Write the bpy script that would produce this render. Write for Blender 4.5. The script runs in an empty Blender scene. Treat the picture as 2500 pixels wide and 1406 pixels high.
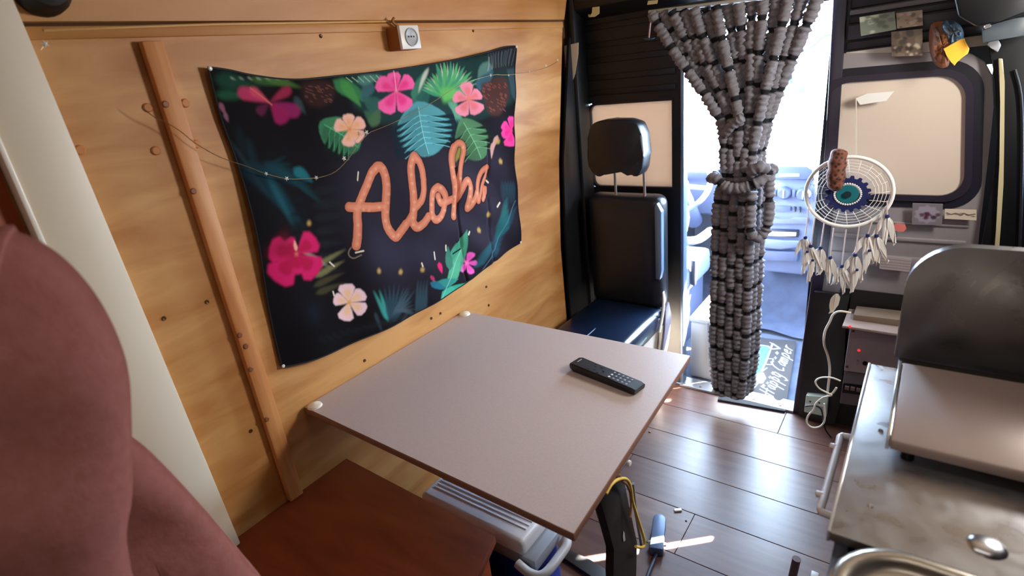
import bpy, bmesh, math, random
import numpy as np
from mathutils import Vector, Matrix
rnd = random.Random(7)
SC = bpy.context.scene
COL = SC.collection
# ---------------------------------------------------------------- camera
cam_d = bpy.data.cameras.new('camera'); cam = bpy.data.objects.new('camera', cam_d); COL.objects.link(cam)
cam_d.sensor_width = 36; cam_d.lens = 19.4822; cam_d.clip_start = .02
cam.matrix_world = Matrix([[0.8052361, -0.1311803, 0.5782617, 0.0], [0.5827064, 0.3555921, -0.7307582, 0.0], [-0.1097643, 0.9253896, 0.3627752, 1.5], [0, 0, 0, 1]])
cam_d.dof.use_dof = True; cam_d.dof.focus_distance = 1.6; cam_d.dof.aperture_fstop = 3.0
SC.camera = cam
# ---------------------------------------------------------------- world, sun, large lights, exposure
W = bpy.data.worlds.new('sky'); SC.world = W; W.use_nodes = True
bg = W.node_tree.nodes['Background']; bg.inputs[0].default_value = (.60, .78, 1, 1); bg.inputs[1].default_value = 76.0
def light(name, kind, loc, rot, energy, color=(1,1,1), sx=1, sy=1, portal=False):
    l = bpy.data.lights.new(name, kind); o = bpy.data.objects.new(name, l); COL.objects.link(o)
    o.location = loc; o.rotation_euler = rot; l.energy = energy; l.color = color
    if kind == 'AREA':
        l.shape = 'RECTANGLE'; l.size = sx; l.size_y = sy
        if portal: l.cycles.is_portal = True
    return o
sun = light('sun', 'SUN', (3, 5, 4), (0,0,0), 520, (1,.95,.88))
sun.data.angle = math.radians(.5)
sd = Vector((-.747*math.cos(math.radians(40)), -.664*math.cos(math.radians(40)), -math.sin(math.radians(40))))
sun.rotation_euler = sd.to_track_quat('-Z', 'Y').to_euler()
light('windscreen_portal', 'AREA', (-.45, 3.62, 1.25), (math.radians(-90), 0, 0), 1, sx=1.7, sy=.8, portal=True)
light('side_portal_left', 'AREA', (-1.33, 2.9, 1.2), (0, math.radians(-90), 0), 1, sx=.55, sy=.9, portal=True)
light('side_portal_right', 'AREA', (.47, 2.9, 1.33), (0, math.radians(90), 0), 1, sx=.32, sy=.9, portal=True)
light('roof_fill', 'AREA', (-.35, -.35, 1.86), (0, math.radians(-12), 0), 1.4, (1, .93, .84), .5, .7)  # added fill under the roof behind the camera, no real fitting
light('rear_fill', 'AREA', (-.35, -1.45, 1.25), (math.radians(84), 0, 0), 2.5, (1, .9, .8), 1.2, .6)  # unseen fill from the back, the rear wall has no window
bhf = light('bulkhead_fill', 'AREA', (-.15, .75, 1.86), (0, 0, 0), 3.5, (1, .95, .88), .9, .4)  # added fill aimed at the bulkhead, the ceiling has no hatch
dwl = light('door_window_light', 'AREA', (.44, 1.75, 1.5), (0, 0, 0), 24, (1, .95, .88), .36, .28)
dwl.rotation_euler = Vector((-.85, -.40, -.32)).to_track_quat('-Z', 'Y').to_euler()
bhf.rotation_euler = Vector((-.12, .85, -.55)).to_track_quat('-Z', 'Y').to_euler()
SC.view_settings.view_transform = 'Standard'; SC.view_settings.look = 'None'
SC.view_settings.exposure = 0.0; SC.view_settings.gamma = 1
SC.view_settings.use_curve_mapping = False
SC.cycles.use_denoising = True
SC.cycles.max_bounces = 8; SC.cycles.diffuse_bounces = 5; SC.cycles.glossy_bounces = 4; SC.cycles.transparent_max_bounces = 8
SC.cycles.sample_clamp_indirect = 6
# ---------------------------------------------------------------- materials
def srgb(c):
    return tuple(((v/255)/12.92 if v/255 <= .04045 else ((v/255+.055)/1.055)**2.4) for v in c)
MATS = {}
def mat(name, col, rough=.5, metal=0, kind=None, col2=None, scale=10, bump=0, emit=None, stretch=(1,1,1), spec=.5, coat=0, dist=.002, detail=5, lo=.35, hi=.65):
    if name in MATS: return MATS[name]
    m = bpy.data.materials.new(name); m.use_nodes = True; nt = m.node_tree; b = nt.nodes['Principled BSDF']
    c = (*srgb(col), 1); b.inputs['Base Color'].default_value = c
    b.inputs['Roughness'].default_value = rough; b.inputs['Metallic'].default_value = metal
    b.inputs['Specular IOR Level'].default_value = spec; b.inputs['Coat Weight'].default_value = coat
    if emit:
        b.inputs['Emission Color'].default_value = (*srgb(emit[0]), 1); b.inputs['Emission Strength'].default_value = emit[1]
    if kind == 'attr':
        a = nt.nodes.new('ShaderNodeAttribute'); a.attribute_name = 'Col'; nt.links.new(a.outputs['Color'], b.inputs['Base Color'])
    if kind in ('noise', 'wave', 'voronoi') or bump:
        tc = nt.nodes.new('ShaderNodeTexCoord'); mp = nt.nodes.new('ShaderNodeMapping'); mp.inputs['Scale'].default_value = stretch
        nt.links.new(tc.outputs['Object'], mp.inputs[0])
        if kind == 'voronoi':
            t = nt.nodes.new('ShaderNodeTexVoronoi'); t.inputs['Scale'].default_value = scale; fac = t.outputs['Distance']
        else:
            t = nt.nodes.new('ShaderNodeTexNoise'); t.inputs['Scale'].default_value = scale; t.inputs['Detail'].default_value = detail; fac = t.outputs[0]
            t.inputs['Distortion'].default_value = .6 if kind == 'wave' else 0
        nt.links.new(mp.outputs[0], t.inputs['Vector'])
        if kind in ('noise', 'wave', 'voronoi') and col2 is not None:
            r = nt.nodes.new('ShaderNodeValToRGB'); r.color_ramp.elements[0].position = lo; r.color_ramp.elements[1].position = hi
            r.color_ramp.elements[0].color = c; r.color_ramp.elements[1].color = (*srgb(col2), 1)
            nt.links.new(fac, r.inputs[0]); nt.links.new(r.outputs[0], b.inputs['Base Color'])
        if bump:
            bp = nt.nodes.new('ShaderNodeBump'); bp.inputs['Strength'].default_value = bump; bp.inputs['Distance'].default_value = dist
            nt.links.new(fac, bp.inputs['Height']); nt.links.new(bp.outputs[0], b.inputs['Normal'])
    MATS[name] = m; return m
ply = mat('plywood', (178,116,56), .5, kind='wave', col2=(208,154,92), scale=3.5, stretch=(1,.8,4), bump=.05)
ply2 = mat('plywood_upper', (180,118,56), .5, kind='wave', col2=(202,146,84), scale=2.2, stretch=(1,.8,6), bump=.1)
batten_m = mat('batten_wood', (190,118,62), .5, kind='wave', col2=(212,148,88), scale=5, stretch=(1,8,.7))
cream = mat('cream_paint', (240,226,202), .45)
black = mat('black_paint', (12,13,17), .5, bump=.15, scale=30)
black2 = mat('black_plastic', (13,13,16), .45, spec=.3)
blackwood = mat('black_wood', (24,22,22), .5)
silver = mat('grey_painted_steel', (140,134,136), .42, metal=.2, kind='noise', col2=(158,152,154), scale=3)
darkrib = mat('plum_grey_steel', (50,46,54), .5)
seal = mat('rubber_seal', (22,20,34), .4)
pane = mat('window_pane', (228,212,196), .12, spec=.6)
leather = mat('black_leather', (22,25,32), .36, bump=.25, scale=120, dist=.001)
leather2 = mat('black_leather_skylit', (14,28,50), .3, bump=.2, scale=90, dist=.001, coat=.3)  # blue daylight on the black cushion is put into its base colour
white = mat('white_plastic', (232,232,228), .35)
grey = mat('grey_plastic', (120,122,128), .4)
lgrey = mat('light_grey_plastic', (176,178,184), .4)
blue = mat('blue_plastic', (28,52,150), .4)
chrome = mat('steel', (200,202,208), .22, metal=1)
stain = mat('stainless_worktop', (150,148,150), .33, metal=.85, kind='noise', col2=(196,194,192), scale=7, detail=8, lo=.3, hi=.75, bump=.05)
stain2 = mat('stainless_sink', (170,162,150), .25, metal=.9)
lidm = mat('brushed_lid', (112,110,112), .3, metal=.8, kind='noise', col2=(128,124,124), scale=2)
slabm = mat('stove_lid_beige', (168,150,144), .34, metal=.25, kind='noise', col2=(178,160,152), scale=2)
dash = mat('dashboard_plastic', (122,130,160), .5)
dash2 = mat('dashboard_dark', (84,92,122), .5)
dashk = mat('dashboard_black', (20,22,40), .4)
carpet = mat('cab_carpet', (46,54,72), .95, kind='noise', col2=(62,70,88), scale=14, bump=.5)
matm = mat('printed_mat', (40,42,52), .9, kind='attr')
cloth = mat('printed_cloth', (30,30,30), .8, kind='attr', spec=.08)
pink = mat('pink_fleece', (140,80,70), .95, kind='noise', col2=(146,86,78), scale=60, bump=.6, detail=3)
table_m = mat('table_laminate', (186,170,166), .42, kind='noise', col2=(192,176,172), scale=200)
edge_m = mat('table_edge', (140,100,82), .5)
bench_m = mat('walnut_bench', (124,52,18), .6, spec=.25, kind='wave', col2=(146,68,28), scale=3, stretch=(1.2,5,1), bump=.1)
rope_y = mat('yellow_rope', (226,190,84), .7); rope_b = mat('brown_rope', (170,130,100), .7)
cotton = mat('white_cotton', (236,232,226), .8); navy = mat('navy_yarn', (26,34,92), .9); teal = mat('teal_yarn', (12,112,122), .9)
cable_m = mat('cream_cable', (226,214,196), .45)
gold = mat('gold_wire', (210,180,130), .3, metal=1)
bulb_m = mat('clear_bulb', (240,240,236), .08, spec=1)
plugm = mat('wood_plug', (190,120,60), .55); screw_m = mat('dark_screw', (96,66,44), .4, metal=.5)
chen = mat('chenille_yarn', (128,128,134), .95, kind='attr')
def plank_mat(i, c1, c2):
    return mat('laminate_floor_%d' % i, c1, .36, kind='wave', col2=c2, scale=6, stretch=(.7,6,1), bump=.05, spec=.5)
planks_m = [plank_mat(0,(80,56,50),(98,72,64)), plank_mat(1,(72,50,46),(90,65,58)), plank_mat(2,(86,61,53),(104,78,68))]
def smudge(m, sc, r0, r1):
    nt = m.node_tree; b = nt.nodes['Principled BSDF']; tc = nt.nodes.new('ShaderNodeTexCoord'); n1 = nt.nodes.new('ShaderNodeTexNoise'); n1.inputs['Scale'].default_value = sc; n1.inputs['Detail'].default_value = 6; n1.inputs['Distortion'].default_value = 1.6
    r = nt.nodes.new('ShaderNodeMapRange'); r.inputs[1].default_value = .35; r.inputs[2].default_value = .65; r.inputs[3].default_value = r0; r.inputs[4].default_value = r1
    nt.links.new(tc.outputs['Object'], n1.inputs['Vector']); nt.links.new(n1.outputs[0], r.inputs[0]); nt.links.new(r.outputs[0], b.inputs['Roughness'])
def translucent(m, f):
    nt = m.node_tree; b = nt.nodes['Principled BSDF']; out = nt.nodes['Material Output']; t = nt.nodes.new('ShaderNodeBsdfTranslucent'); t.inputs[0].default_value = (*srgb((250,222,196)), 1)
    mx = nt.nodes.new('ShaderNodeMixShader'); mx.inputs[0].default_value = f; nt.links.new(b.outputs[0], mx.inputs[1]); nt.links.new(t.outputs[0], mx.inputs[2]); nt.links.new(mx.outputs[0], out.inputs[0])
translucent(pane, .17)
smudge(stain, 16, .26, .42); smudge(lidm, 5, .24, .42)
# ---------------------------------------------------------------- helpers
def V(*a): return Vector(a)
def finish(o, parent, lab, cat, group, kind):
    if parent is not None:
        o.parent = parent; o.matrix_parent_inverse = Matrix.Translation(-Vector(PLOC.get(parent.name, (0,0,0))))
    if lab: o['label'] = lab
    if cat: o['category'] = cat
    if group: o['group'] = group
    if kind: o['kind'] = kind
    return o
PLOC = {}
def mesh(name, vs, fs, m, parent=None, smooth=False, lab=None, cat=None, group=None, kind=None, colors=None, auto=None):
    me = bpy.data.meshes.new(name); vs = [Vector(v) for v in vs]
    off = Vector((0,0,0))
    if parent is None and kind != 'structure':
        a = np.array([v[:] for v in vs]); lo, hi = a.min(0), a.max(0); off = Vector(((lo[0]+hi[0])/2, (lo[1]+hi[1])/2, lo[2]))
    me.from_pydata([v-off for v in vs], [], fs); me.update()
    bm = bmesh.new(); bm.from_mesh(me); bmesh.ops.recalc_face_normals(bm, faces=bm.faces); bm.to_mesh(me); bm.free()
    if isinstance(m, (list, tuple)):
        for q in m: me.materials.append(q)
    elif m: me.materials.append(m)
    if smooth:
        me.polygons.foreach_set('use_smooth', [True]*len(me.polygons))
        if auto: 
            try: me.set_sharp_from_angle(angle=math.radians(auto))
            except Exception: pass
    if colors is not None:
        ca = me.color_attributes.new('Col', 'FLOAT_COLOR', 'POINT'); ca.data.foreach_set('color', np.asarray(colors, np.float32).ravel())
    o = bpy.data.objects.new(name, me); COL.objects.link(o); o.location = off
    finish(o, parent, lab, cat, group, kind)
    PLOC[o.name] = tuple(off)
    return o
def thing(name, loc, lab, cat, group=None, kind=None):
    o = bpy.data.objects.new(name, None); COL.objects.link(o); o.location = loc; o.empty_display_size = .05
    PLOC[o.name] = tuple(loc); return finish(o, None, lab, cat, group, kind)
def boxgeo(a, b, bev=0, seg=2):
    bm = bmesh.new(); bmesh.ops.create_cube(bm, size=1)
    a, b = Vector(a), Vector(b); s = b-a
    for v in bm.verts: v.co = Vector(((v.co.x+.5)*s.x+a.x, (v.co.y+.5)*s.y+a.y, (v.co.z+.5)*s.z+a.z))
    if bev: bmesh.ops.bevel(bm, geom=bm.edges[:], offset=bev, segments=seg, affect='EDGES', profile=.5, clamp_overlap=True)
    bm.verts.index_update(); vs = [v.co.copy() for v in bm.verts]; fs = [[v.index for v in f.verts] for f in bm.faces]; bm.free(); return vs, fs
def box(name, a, b, m, parent=None, bev=.002, seg=2, xf=None, **k):
    a2 = [min(p,q) for p,q in zip(a,b)]; b2 = [max(p,q) for p,q in zip(a,b)]
    vs, fs = boxgeo(a2, b2, bev, seg)
    if xf is not None: vs = [xf @ v for v in vs]
    return mesh(name, vs, fs, m, parent, smooth=bool(bev), auto=40, **k)
def join(parts):
    V_, F_ = [], []
    for vs, fs in parts:
        n = len(V_); V_ += list(vs); F_ += [[i+n for i in f] for f in fs]
    return V_, F_
def slabgeo(pts, vec, bev=0, seg=2):
    bm = bmesh.new(); vec = Vector(vec); a = [bm.verts.new(Vector(p)) for p in pts]; b = [bm.verts.new(Vector(p)+vec) for p in pts]; n = len(pts)
    bm.faces.new(a); bm.faces.new(b[::-1])
    for i in range(n): bm.faces.new([a[i], b[i], b[(i+1)%n], a[(i+1)%n]])
    if bev: bmesh.ops.bevel(bm, geom=[e for e in bm.edges], offset=bev, segments=seg, affect='EDGES', profile=.5, clamp_overlap=True)
    bmesh.ops.triangulate(bm, faces=[f for f in bm.faces if len(f.verts) > 4])
    bm.verts.index_update(); vs = [v.co.copy() for v in bm.verts]; fs = [[v.index for v in f.verts] for f in bm.faces]; bm.free(); return vs, fs
def slab(name, pts, vec, m, parent=None, bev=0, **k):
    vs, fs = slabgeo(pts, vec, bev); return mesh(name, vs, fs, m, parent, smooth=bool(bev), auto=40, **k)
def smoothpts(pts, n=6, closed=False):
    P = [Vector(p) for p in pts]; Q = ([P[-1]]+P+[P[0], P[1]]) if closed else ([P[0]]+P+[P[-1]]); out = []
    for i in range(1, len(Q)-2):
        a,b,c,d = Q[i-1],Q[i],Q[i+1],Q[i+2]
        for k in range(n):
            t = k/n; out.append(.5*((2*b)+(c-a)*t+(2*a-5*b+4*c-d)*t*t+(-a+3*b-3*c+d)*t**3))
    if not closed: out.append(P[-1])
    return out
def tubegeo(pts, r, seg=8, closed=False):
    P = [Vector(p) for p in pts]; n = len(P); vs = []; fs = []
    up = None
    for i, p in enumerate(P):
        t = (P[(i+1)%n]-P[i-1]) if closed else (P[min(i+1,n-1)]-P[max(i-1,0)])
        t.normalize()
        if up is None: up = Vector((0,0,1)) if abs(t.z) < .9 else Vector((0,1,0))
        u = (up - t*up.dot(t))
        if u.length < 1e-5: u = t.orthogonal()
        u.normalize(); w = t.cross(u); up = u
        rr = r[i] if hasattr(r, '__len__') else r
        for k in range(seg):
            a = 2*math.pi*k/seg; vs.append(p+(u*math.cos(a)+w*math.sin(a))*rr)
    m = n if closed else n-1
    for i in range(m):
        for k in range(seg):
            j = (i+1) % n; fs.append([i*seg+k, i*seg+(k+1)%seg, j*seg+(k+1)%seg, j*seg+k])
    if not closed: fs += [list(range(seg))[::-1], [(n-1)*seg+k for k in range(seg)]]
    return vs, fs
def tube(name, pts, r, m, parent=None, seg=8, closed=False, sm=0, **k):
    if sm: pts = smoothpts(pts, sm, closed)
    vs, fs = tubegeo(pts, r, seg, closed); return mesh(name, vs, fs, m, parent, smooth=True, auto=60, **k)
def lathegeo(prof, org, axis, seg=24):
    axis = Vector(axis).normalized(); u = axis.orthogonal().normalized(); w = axis.cross(u); org = Vector(org); vs = []; fs = []
    for r, h in prof:
        for k in range(seg):
            a = 2*math.pi*k/seg; vs.append(org+axis*h+(u*math.cos(a)+w*math.sin(a))*max(r,1e-5))
    for i in range(len(prof)-1):
        for k in range(seg): fs.append([i*seg+k, i*seg+(k+1)%seg, (i+1)*seg+(k+1)%seg, (i+1)*seg+k])
    fs += [list(range(seg))[::-1], [(len(prof)-1)*seg+k for k in range(seg)]]
    return vs, fs
def lathe(name, prof, org, axis, m, parent=None, seg=24, **k):
    vs, fs = lathegeo(prof, org, axis, seg); return mesh(name, vs, fs, m, parent, smooth=True, auto=40, **k)
def rrect(x0, z0, x1, z1, r, n=6, corners=(1,1,1,1)):
    """rounded rectangle, corners: bottom-left, bottom-right, top-right, top-left"""
    out = []
    for (cx, cz, a0, on) in ((x0+r,z0+r,180,corners[0]), (x1-r,z0+r,270,corners[1]), (x1-r,z1-r,0,corners[2]), (x0+r,z1-r,90,corners[3])):
        if on:
            for k in range(n+1):
                a = math.radians(a0+90*k/n); out.append((cx+r*math.cos(a), cz+r*math.sin(a)))
        else:
            out.append({180:(x0,z0), 270:(x1,z0), 0:(x1,z1), 90:(x0,z1)}[a0])
    return out
def ringgeo(outer, inner, vec):
    """closed band between two outlines with the same count, extruded by vec"""
    vec = Vector(vec); n = len(outer); vs = [Vector(p) for p in outer]+[Vector(p) for p in inner]; vs += [v+vec for v in vs]; fs = []
    for i in range(n):
        j = (i+1) % n
        fs += [[i,j,n+j,n+i], [2*n+i,3*n+i,3*n+j,2*n+j], [i,2*n+i,2*n+j,j], [n+i,n+j,3*n+j,3*n+i]]
    return vs, fs
# flat print painter (works in the millimetre coordinates of the printed sheet)
class Painter:
    def __init__(s, a0, a1, b0, b1, res, base):
        s.a0, s.b0, s.res = a0, b0, res; s.w = int((a1-a0)/res)+1; s.h = int((b1-b0)/res)+1
        s.im = np.zeros((s.h, s.w, 3)) + np.array(srgb(base))
    def blend(s, x0, y0, cov, col, a):
        h, w = cov.shape; sub = s.im[y0:y0+h, x0:x0+w]; c = (cov*a)[..., None]; sub[:] = sub*(1-c)+np.array(srgb(col))*c
    def blur(s, m, k):
        k = int(round(k))
        if k < 1: return m
        for _ in range(2):
            for ax in (0, 1):
                c = np.cumsum(np.pad(m, [(k+1,k) if q == ax else (0,0) for q in (0,1)]), axis=ax)
                m = (np.take(c, range(2*k+1, c.shape[ax]), ax)-np.take(c, range(0, c.shape[ax]-2*k-1), ax))/(2*k+1)
        return m
    def win(s, X, Y, pad):
        x0 = int(max(0, math.floor(min(X))-pad)); x1 = int(min(s.w, math.ceil(max(X))+pad+1)); y0 = int(max(0, math.floor(min(Y))-pad)); y1 = int(min(s.h, math.ceil(max(Y))+pad+1))
        return x0, x1, y0, y1
    def poly(s, col, pts, soft=1, a=1):
        X = [(p[0]-s.a0)/s.res for p in pts]; Y = [(p[1]-s.b0)/s.res for p in pts]; x0,x1,y0,y1 = s.win(X, Y, soft*2+2)
        if x1 <= x0 or y1 <= y0: return
        gx, gy = np.meshgrid(np.arange(x0,x1), np.arange(y0,y1)); ins = np.zeros(gx.shape, bool); n = len(X)
        for i in range(n):
            xa,ya,xb,yb = X[i],Y[i],X[i-1],Y[i-1]
            if ya == yb: continue
            ins ^= ((ya > gy) != (yb > gy)) & (gx < (xb-xa)*(gy-ya)/(yb-ya)+xa)
        s.blend(x0, y0, s.blur(ins.astype(float), soft*.8), col, a)
    def line(s, col, pts, w, soft=1, a=1):
        X = [(p[0]-s.a0)/s.res for p in pts]; Y = [(p[1]-s.b0)/s.res for p in pts]; hw = w/s.res/2; x0,x1,y0,y1 = s.win(X, Y, soft*2+hw+2)
        if x1 <= x0 or y1 <= y0: return
        gx, gy = np.meshgrid(np.arange(x0,x1), np.arange(y0,y1)); d = np.full(gx.shape, 1e9)
        for i in range(len(X)-1):
            ax,ay,bx,by = X[i],Y[i],X[i+1],Y[i+1]; L2 = (bx-ax)**2+(by-ay)**2+1e-9
            t = np.clip(((gx-ax)*(bx-ax)+(gy-ay)*(by-ay))/L2, 0, 1); d = np.minimum(d, np.hypot(gx-ax-t*(bx-ax), gy-ay-t*(by-ay)))
        s.blend(x0, y0, np.clip((hw-d)/max(.8, soft)+.5, 0, 1), col, a)
    def run(s, data, sc=1):
        for d in data:
            f = d[4]; pts = list(zip(f[::2], f[1::2]))
            if d[0] == 'P': s.poly(d[1], pts, d[2]*sc, d[3])
            else: s.line(d[1], pts, d[5], d[2]*sc, d[3])
    def sample(s, A, B):
        x = np.clip((A-s.a0)/s.res, 0, s.w-1.001); y = np.clip((B-s.b0)/s.res, 0, s.h-1.001); xi = x.astype(int); yi = y.astype(int); fx = (x-xi)[..., None]; fy = (y-yi)[..., None]
        im = s.im; return (im[yi,xi]*(1-fx)+im[yi,xi+1]*fx)*(1-fy)+(im[yi+1,xi]*(1-fx)+im[yi+1,xi+1]*fx)*fy
def gridfaces(nu, nv):
    i = np.arange(nu-1)[:,None]*nv+np.arange(nv-1)[None,:]; i = i.ravel(); return np.stack([i, i+1, i+1+nv, i+nv], 1)
def gridmesh(name, P, cols, m, parent=None, **k):
    """P (nu,nv,3)"""
    nu, nv = P.shape[:2]; me = bpy.data.meshes.new(name); F = gridfaces(nu, nv); me.vertices.add(nu*nv)
    off = np.array([P[...,0].mean(), P[...,1].mean(), P[...,2].min()]) if parent is None else np.zeros(3)
    me.vertices.foreach_set('co', (P.reshape(-1,3)-off).astype(np.float32).ravel()); me.loops.add(F.size); me.loops.foreach_set('vertex_index', F.ravel().astype(np.int32))
    me.polygons.add(len(F)); me.polygons.foreach_set('loop_start', (np.arange(len(F))*4).astype(np.int32)); me.polygons.foreach_set('loop_total', np.full(len(F),4,np.int32))
    me.polygons.foreach_set('use_smooth', np.ones(len(F), bool)); me.update(calc_edges=True); me.validate()
    c = np.ones((nu*nv,4), np.float32); c[:,:3] = cols.reshape(-1,3); ca = me.color_attributes.new('Col','FLOAT_COLOR','POINT'); ca.data.foreach_set('color', c.ravel())
    me.materials.append(m); o = bpy.data.objects.new(name, me); COL.objects.link(o); o.location = off; PLOC[o.name] = tuple(off)
    return finish(o, parent, k.get('lab'), k.get('cat'), k.get('group'), k.get('kind'))
XL, YB = -1.28, 2.29      # left wall face, bulkhead face
XR, YR, ZC = .48, -1.6, 1.92
# ================================================================= SETTING
fl = mesh('floor', *boxgeo((XL-.05, YR, -.04), (XR+.02, YB, -.006)), mat('floor_base', (40,28,24), .8), kind='structure')
k = 0
yy = 2.285
row = 0
while yy > YR+.1:
    y1 = yy; y0 = max(YR, yy-.1955); yy = y0
    cut = [-.36, -1.0, -.15, -.82, -.5, .1][row % 6]; row += 1
    for (a, b) in ((XL, cut), (cut, XR)):
        box('plank', (a+.0006, y0+.0008, -.006), (b-.0006, y1-.0008, 0), planks_m[k % 3], fl, bev=.0012, seg=1); k += 1
# left wall: backing, lower panel, upper panel
wl = mesh('wall_left', *boxgeo((XL-.06, YR, 0), (XL-.02, YB, ZC)), mat('wall_backing', (90,56,30), .8), kind='structure')
slab('plywood_panel', [(XL-.02, YR, 0), (XL-.02, 2.0, 0), (XL-.02, 2.0, .75), (XL-.02, 2.04, 1.11), (XL-.02, 2.15, 1.645), (XL-.02, YR, 1.645)], (.02,0,0), ply, wl)
slab('plywood_panel', [(XL-.014, YR, 1.668), (XL-.014, 2.17, 1.668), (XL+.03, 2.2, ZC), (XL+.03, YR, ZC)], (.012,0,.002), ply2, wl)
box('seam_strip', (XL-.02, .36, 1.640), (XL+.004, 2.15, 1.662), ply2, wl, bev=.003)
tube('seam_highlight', [(XL+.003, .39, 1.655), (XL+.004, .7, 1.662), (XL+.002, 1.2, 1.666)], .003, mat('bead', (206,158,96), .4), wl, seg=6)  # paler line paints the highlight along the seam
for p in [[-1.28,0.3771,1.4518],[-1.28,0.5151,1.5116],[-1.28,0.59,1.5122],[-1.28,0.5037,1.4285],[-1.28,0.5858,1.4283]]:
    lathe('wood_plug', [(.0001,.004),(.007,.004),(.009,.002),(.009,-.002)], (XL+.0005, p[1], p[2]), (1,0,0), plugm, wl, seg=16)
for p in [[-1.28,0.504,1.0908],[-1.28,0.4103,1.0906],[-1.28,0.8736,0.7495],[-1.28,1.4636,0.7611],[-1.28,1.1649,0.761],[-1.28,1.2094,0.7601],[-1.28,0.5045,0.7386],[-1.28,0.5773,0.7446],[-1.28,0.9661,1.6338],[-1.28,1.5729,1.637],[-1.28,1.4632,0.6857]]:
    lathe('screw', [(.0001,.002),(.0035,.003),(.005,.001),(.005,-.001)], (XL, p[1], p[2]), (1,0,0), screw_m, wl, seg=10)
box('mahogany_panel', (XL, -1.2, .5), (XL+.008, .25, 1.63), mat('mahogany', (150,58,18), .5, kind='wave', col2=(170,72,26), scale=2, stretch=(1,1,6)), wl)
# batten
bt = thing('wooden_batten', (XL, .555, .49), 'narrow upright varnished wooden batten screwed to plywood wall left of tapestry', 'batten')
box('batten_strip', (XL, .536, .495), (XL+.02, .576, 1.632), batten_m, bt, bev=.003)
for p in [[-1.26,0.5391,1.5141],[-1.26,0.5403,1.3367],[-1.26,0.5419,0.993],[-1.26,0.5476,0.9607],[-1.26,0.5345,0.9003],[-1.26,0.5406,0.7564]]:
    lathe('screw', [(.0001,.003),(.005,.003),(.007,.001),(.007,-.001)], (XL+.02, min(.57,max(.542,p[1])), p[2]), (1,0,0), mat('dark_plug',(130,74,38),.5), bt, seg=12)
# cream board on the wall
cb = thing('cream_board', (XL, .32, .495), 'tall cream painted board standing against plywood at far left', 'board')
slab('board_face', [(XL, .262, .495), (XL, .385, .495), (XL, .352, 1.88), (XL, .262, 1.88)], (.034,0,0), cream, cb, bev=.003)
box('edge_lip', (XL, .256, .495), (XL+.04, .2645, 1.88), mat('lip_highlight', (244,236,220), .3), cb)  # whiter lip paints the lit left edge of the board
lathe('screw', [(.0001,.003),(.006,.003),(.008,.0005)], (XL+.034, .312, 1.665), (1,0,0), mat('screw_grey', (120,116,108), .4, metal=.5), cb, seg=14)
# ceiling, right wall (sliding door side) with the thin gap at its front edge, back wall
mesh('ceiling', *boxgeo((XL-.06, YR, ZC), (XR+.05, 3.0, ZC+.03)), mat('ceiling_paint', (150,128,104), .7), kind='structure')
wr = mesh('wall_right', *join([boxgeo((XR, YR, 0), (XR+.04, 2.214, ZC)), boxgeo((XR, 2.20, 0), (XR+.04, 2.275, 1.01)), boxgeo((XR, 2.20, 1.44), (XR+.04, 2.275, ZC)), boxgeo((XR, 2.268, 0), (XR+.04, 2.34, ZC))]), darkrib, kind='structure')
mesh('wall_back', *boxgeo((XL-.06, YR-.04, 0), (XR+.04, YR, ZC)), mat('back_panel', (150,110,70), .7), kind='structure')
# bulkhead, left part (black) with its window
def bx(*a): return boxgeo(*a)
XO0, XO1 = -.835, -.325       # opening
wf = mesh('wall_front', *join([
    bx((XL-.06, YB, 0), (XO0, YB+.03, .955)), bx((XL-.06, YB, 1.325), (XO0, YB+.03, ZC)), bx((XL-.06, YB, .955), (-1.262, YB+.03, 1.325)), bx((-.878, YB, .955), (XO0, YB+.03, 1.325)),
    bx((XO0, YB, 1.60), (XR, YB+.03, ZC)), bx((XO1, YB, 0), (XR, YB+.03, .94)), bx((XO1, YB, .94), (-.31, YB+.03, 1.60)), bx((.115, YB, .94), (XR, YB+.03, 1.60)), bx((-.31, YB, 1.36), (.115, YB+.03, 1.60))]), black, kind='structure')
for z in (1.37, 1.43, 1.50, 1.56, 1.63, 1.68): box('rib', (-1.26, YB-.006, z-.012), (-.86, YB, z+.012), black, wf, bev=.004)
box('flange', (XL, 2.19, .0), (XL+.03, YB, ZC), black, wf, bev=.01)
slab('side_flange', [(XL-.0, 2.02, .3), (XL, 2.03, .75), (XL, 2.06, 1.11), (XL, 2.18, 1.6), (XL, 2.25, 1.6), (XL, 2.25, .3)], (.012,0,0), black, wf)
slab('roof_beam', [(-1.27, YB, 1.66), (-1.27, 2.20, 1.70), (-1.27, 2.17, ZC), (-1.27, YB, ZC)], (1.72,0,0), black, wf, bev=.006)
w1 = thing('window_1', (-1.07, YB, .955), None, None, kind='structure')
o1 = rrect(-1.262, .952, -.872, 1.328, .035, corners=(1,0,0,1)); i1 = rrect(-1.250, .962, -.876, 1.318, .03, corners=(1,0,0,1))
mesh('window_frame', *ringgeo([(x,YB-.004,z) for x,z in o1], [(x,YB-.004,z) for x,z in i1], (0,.03,0)), seal, w1)
slab('pane', [(x, YB+.012, z) for x,z in i1], (0,.006,0), pane, w1)
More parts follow.
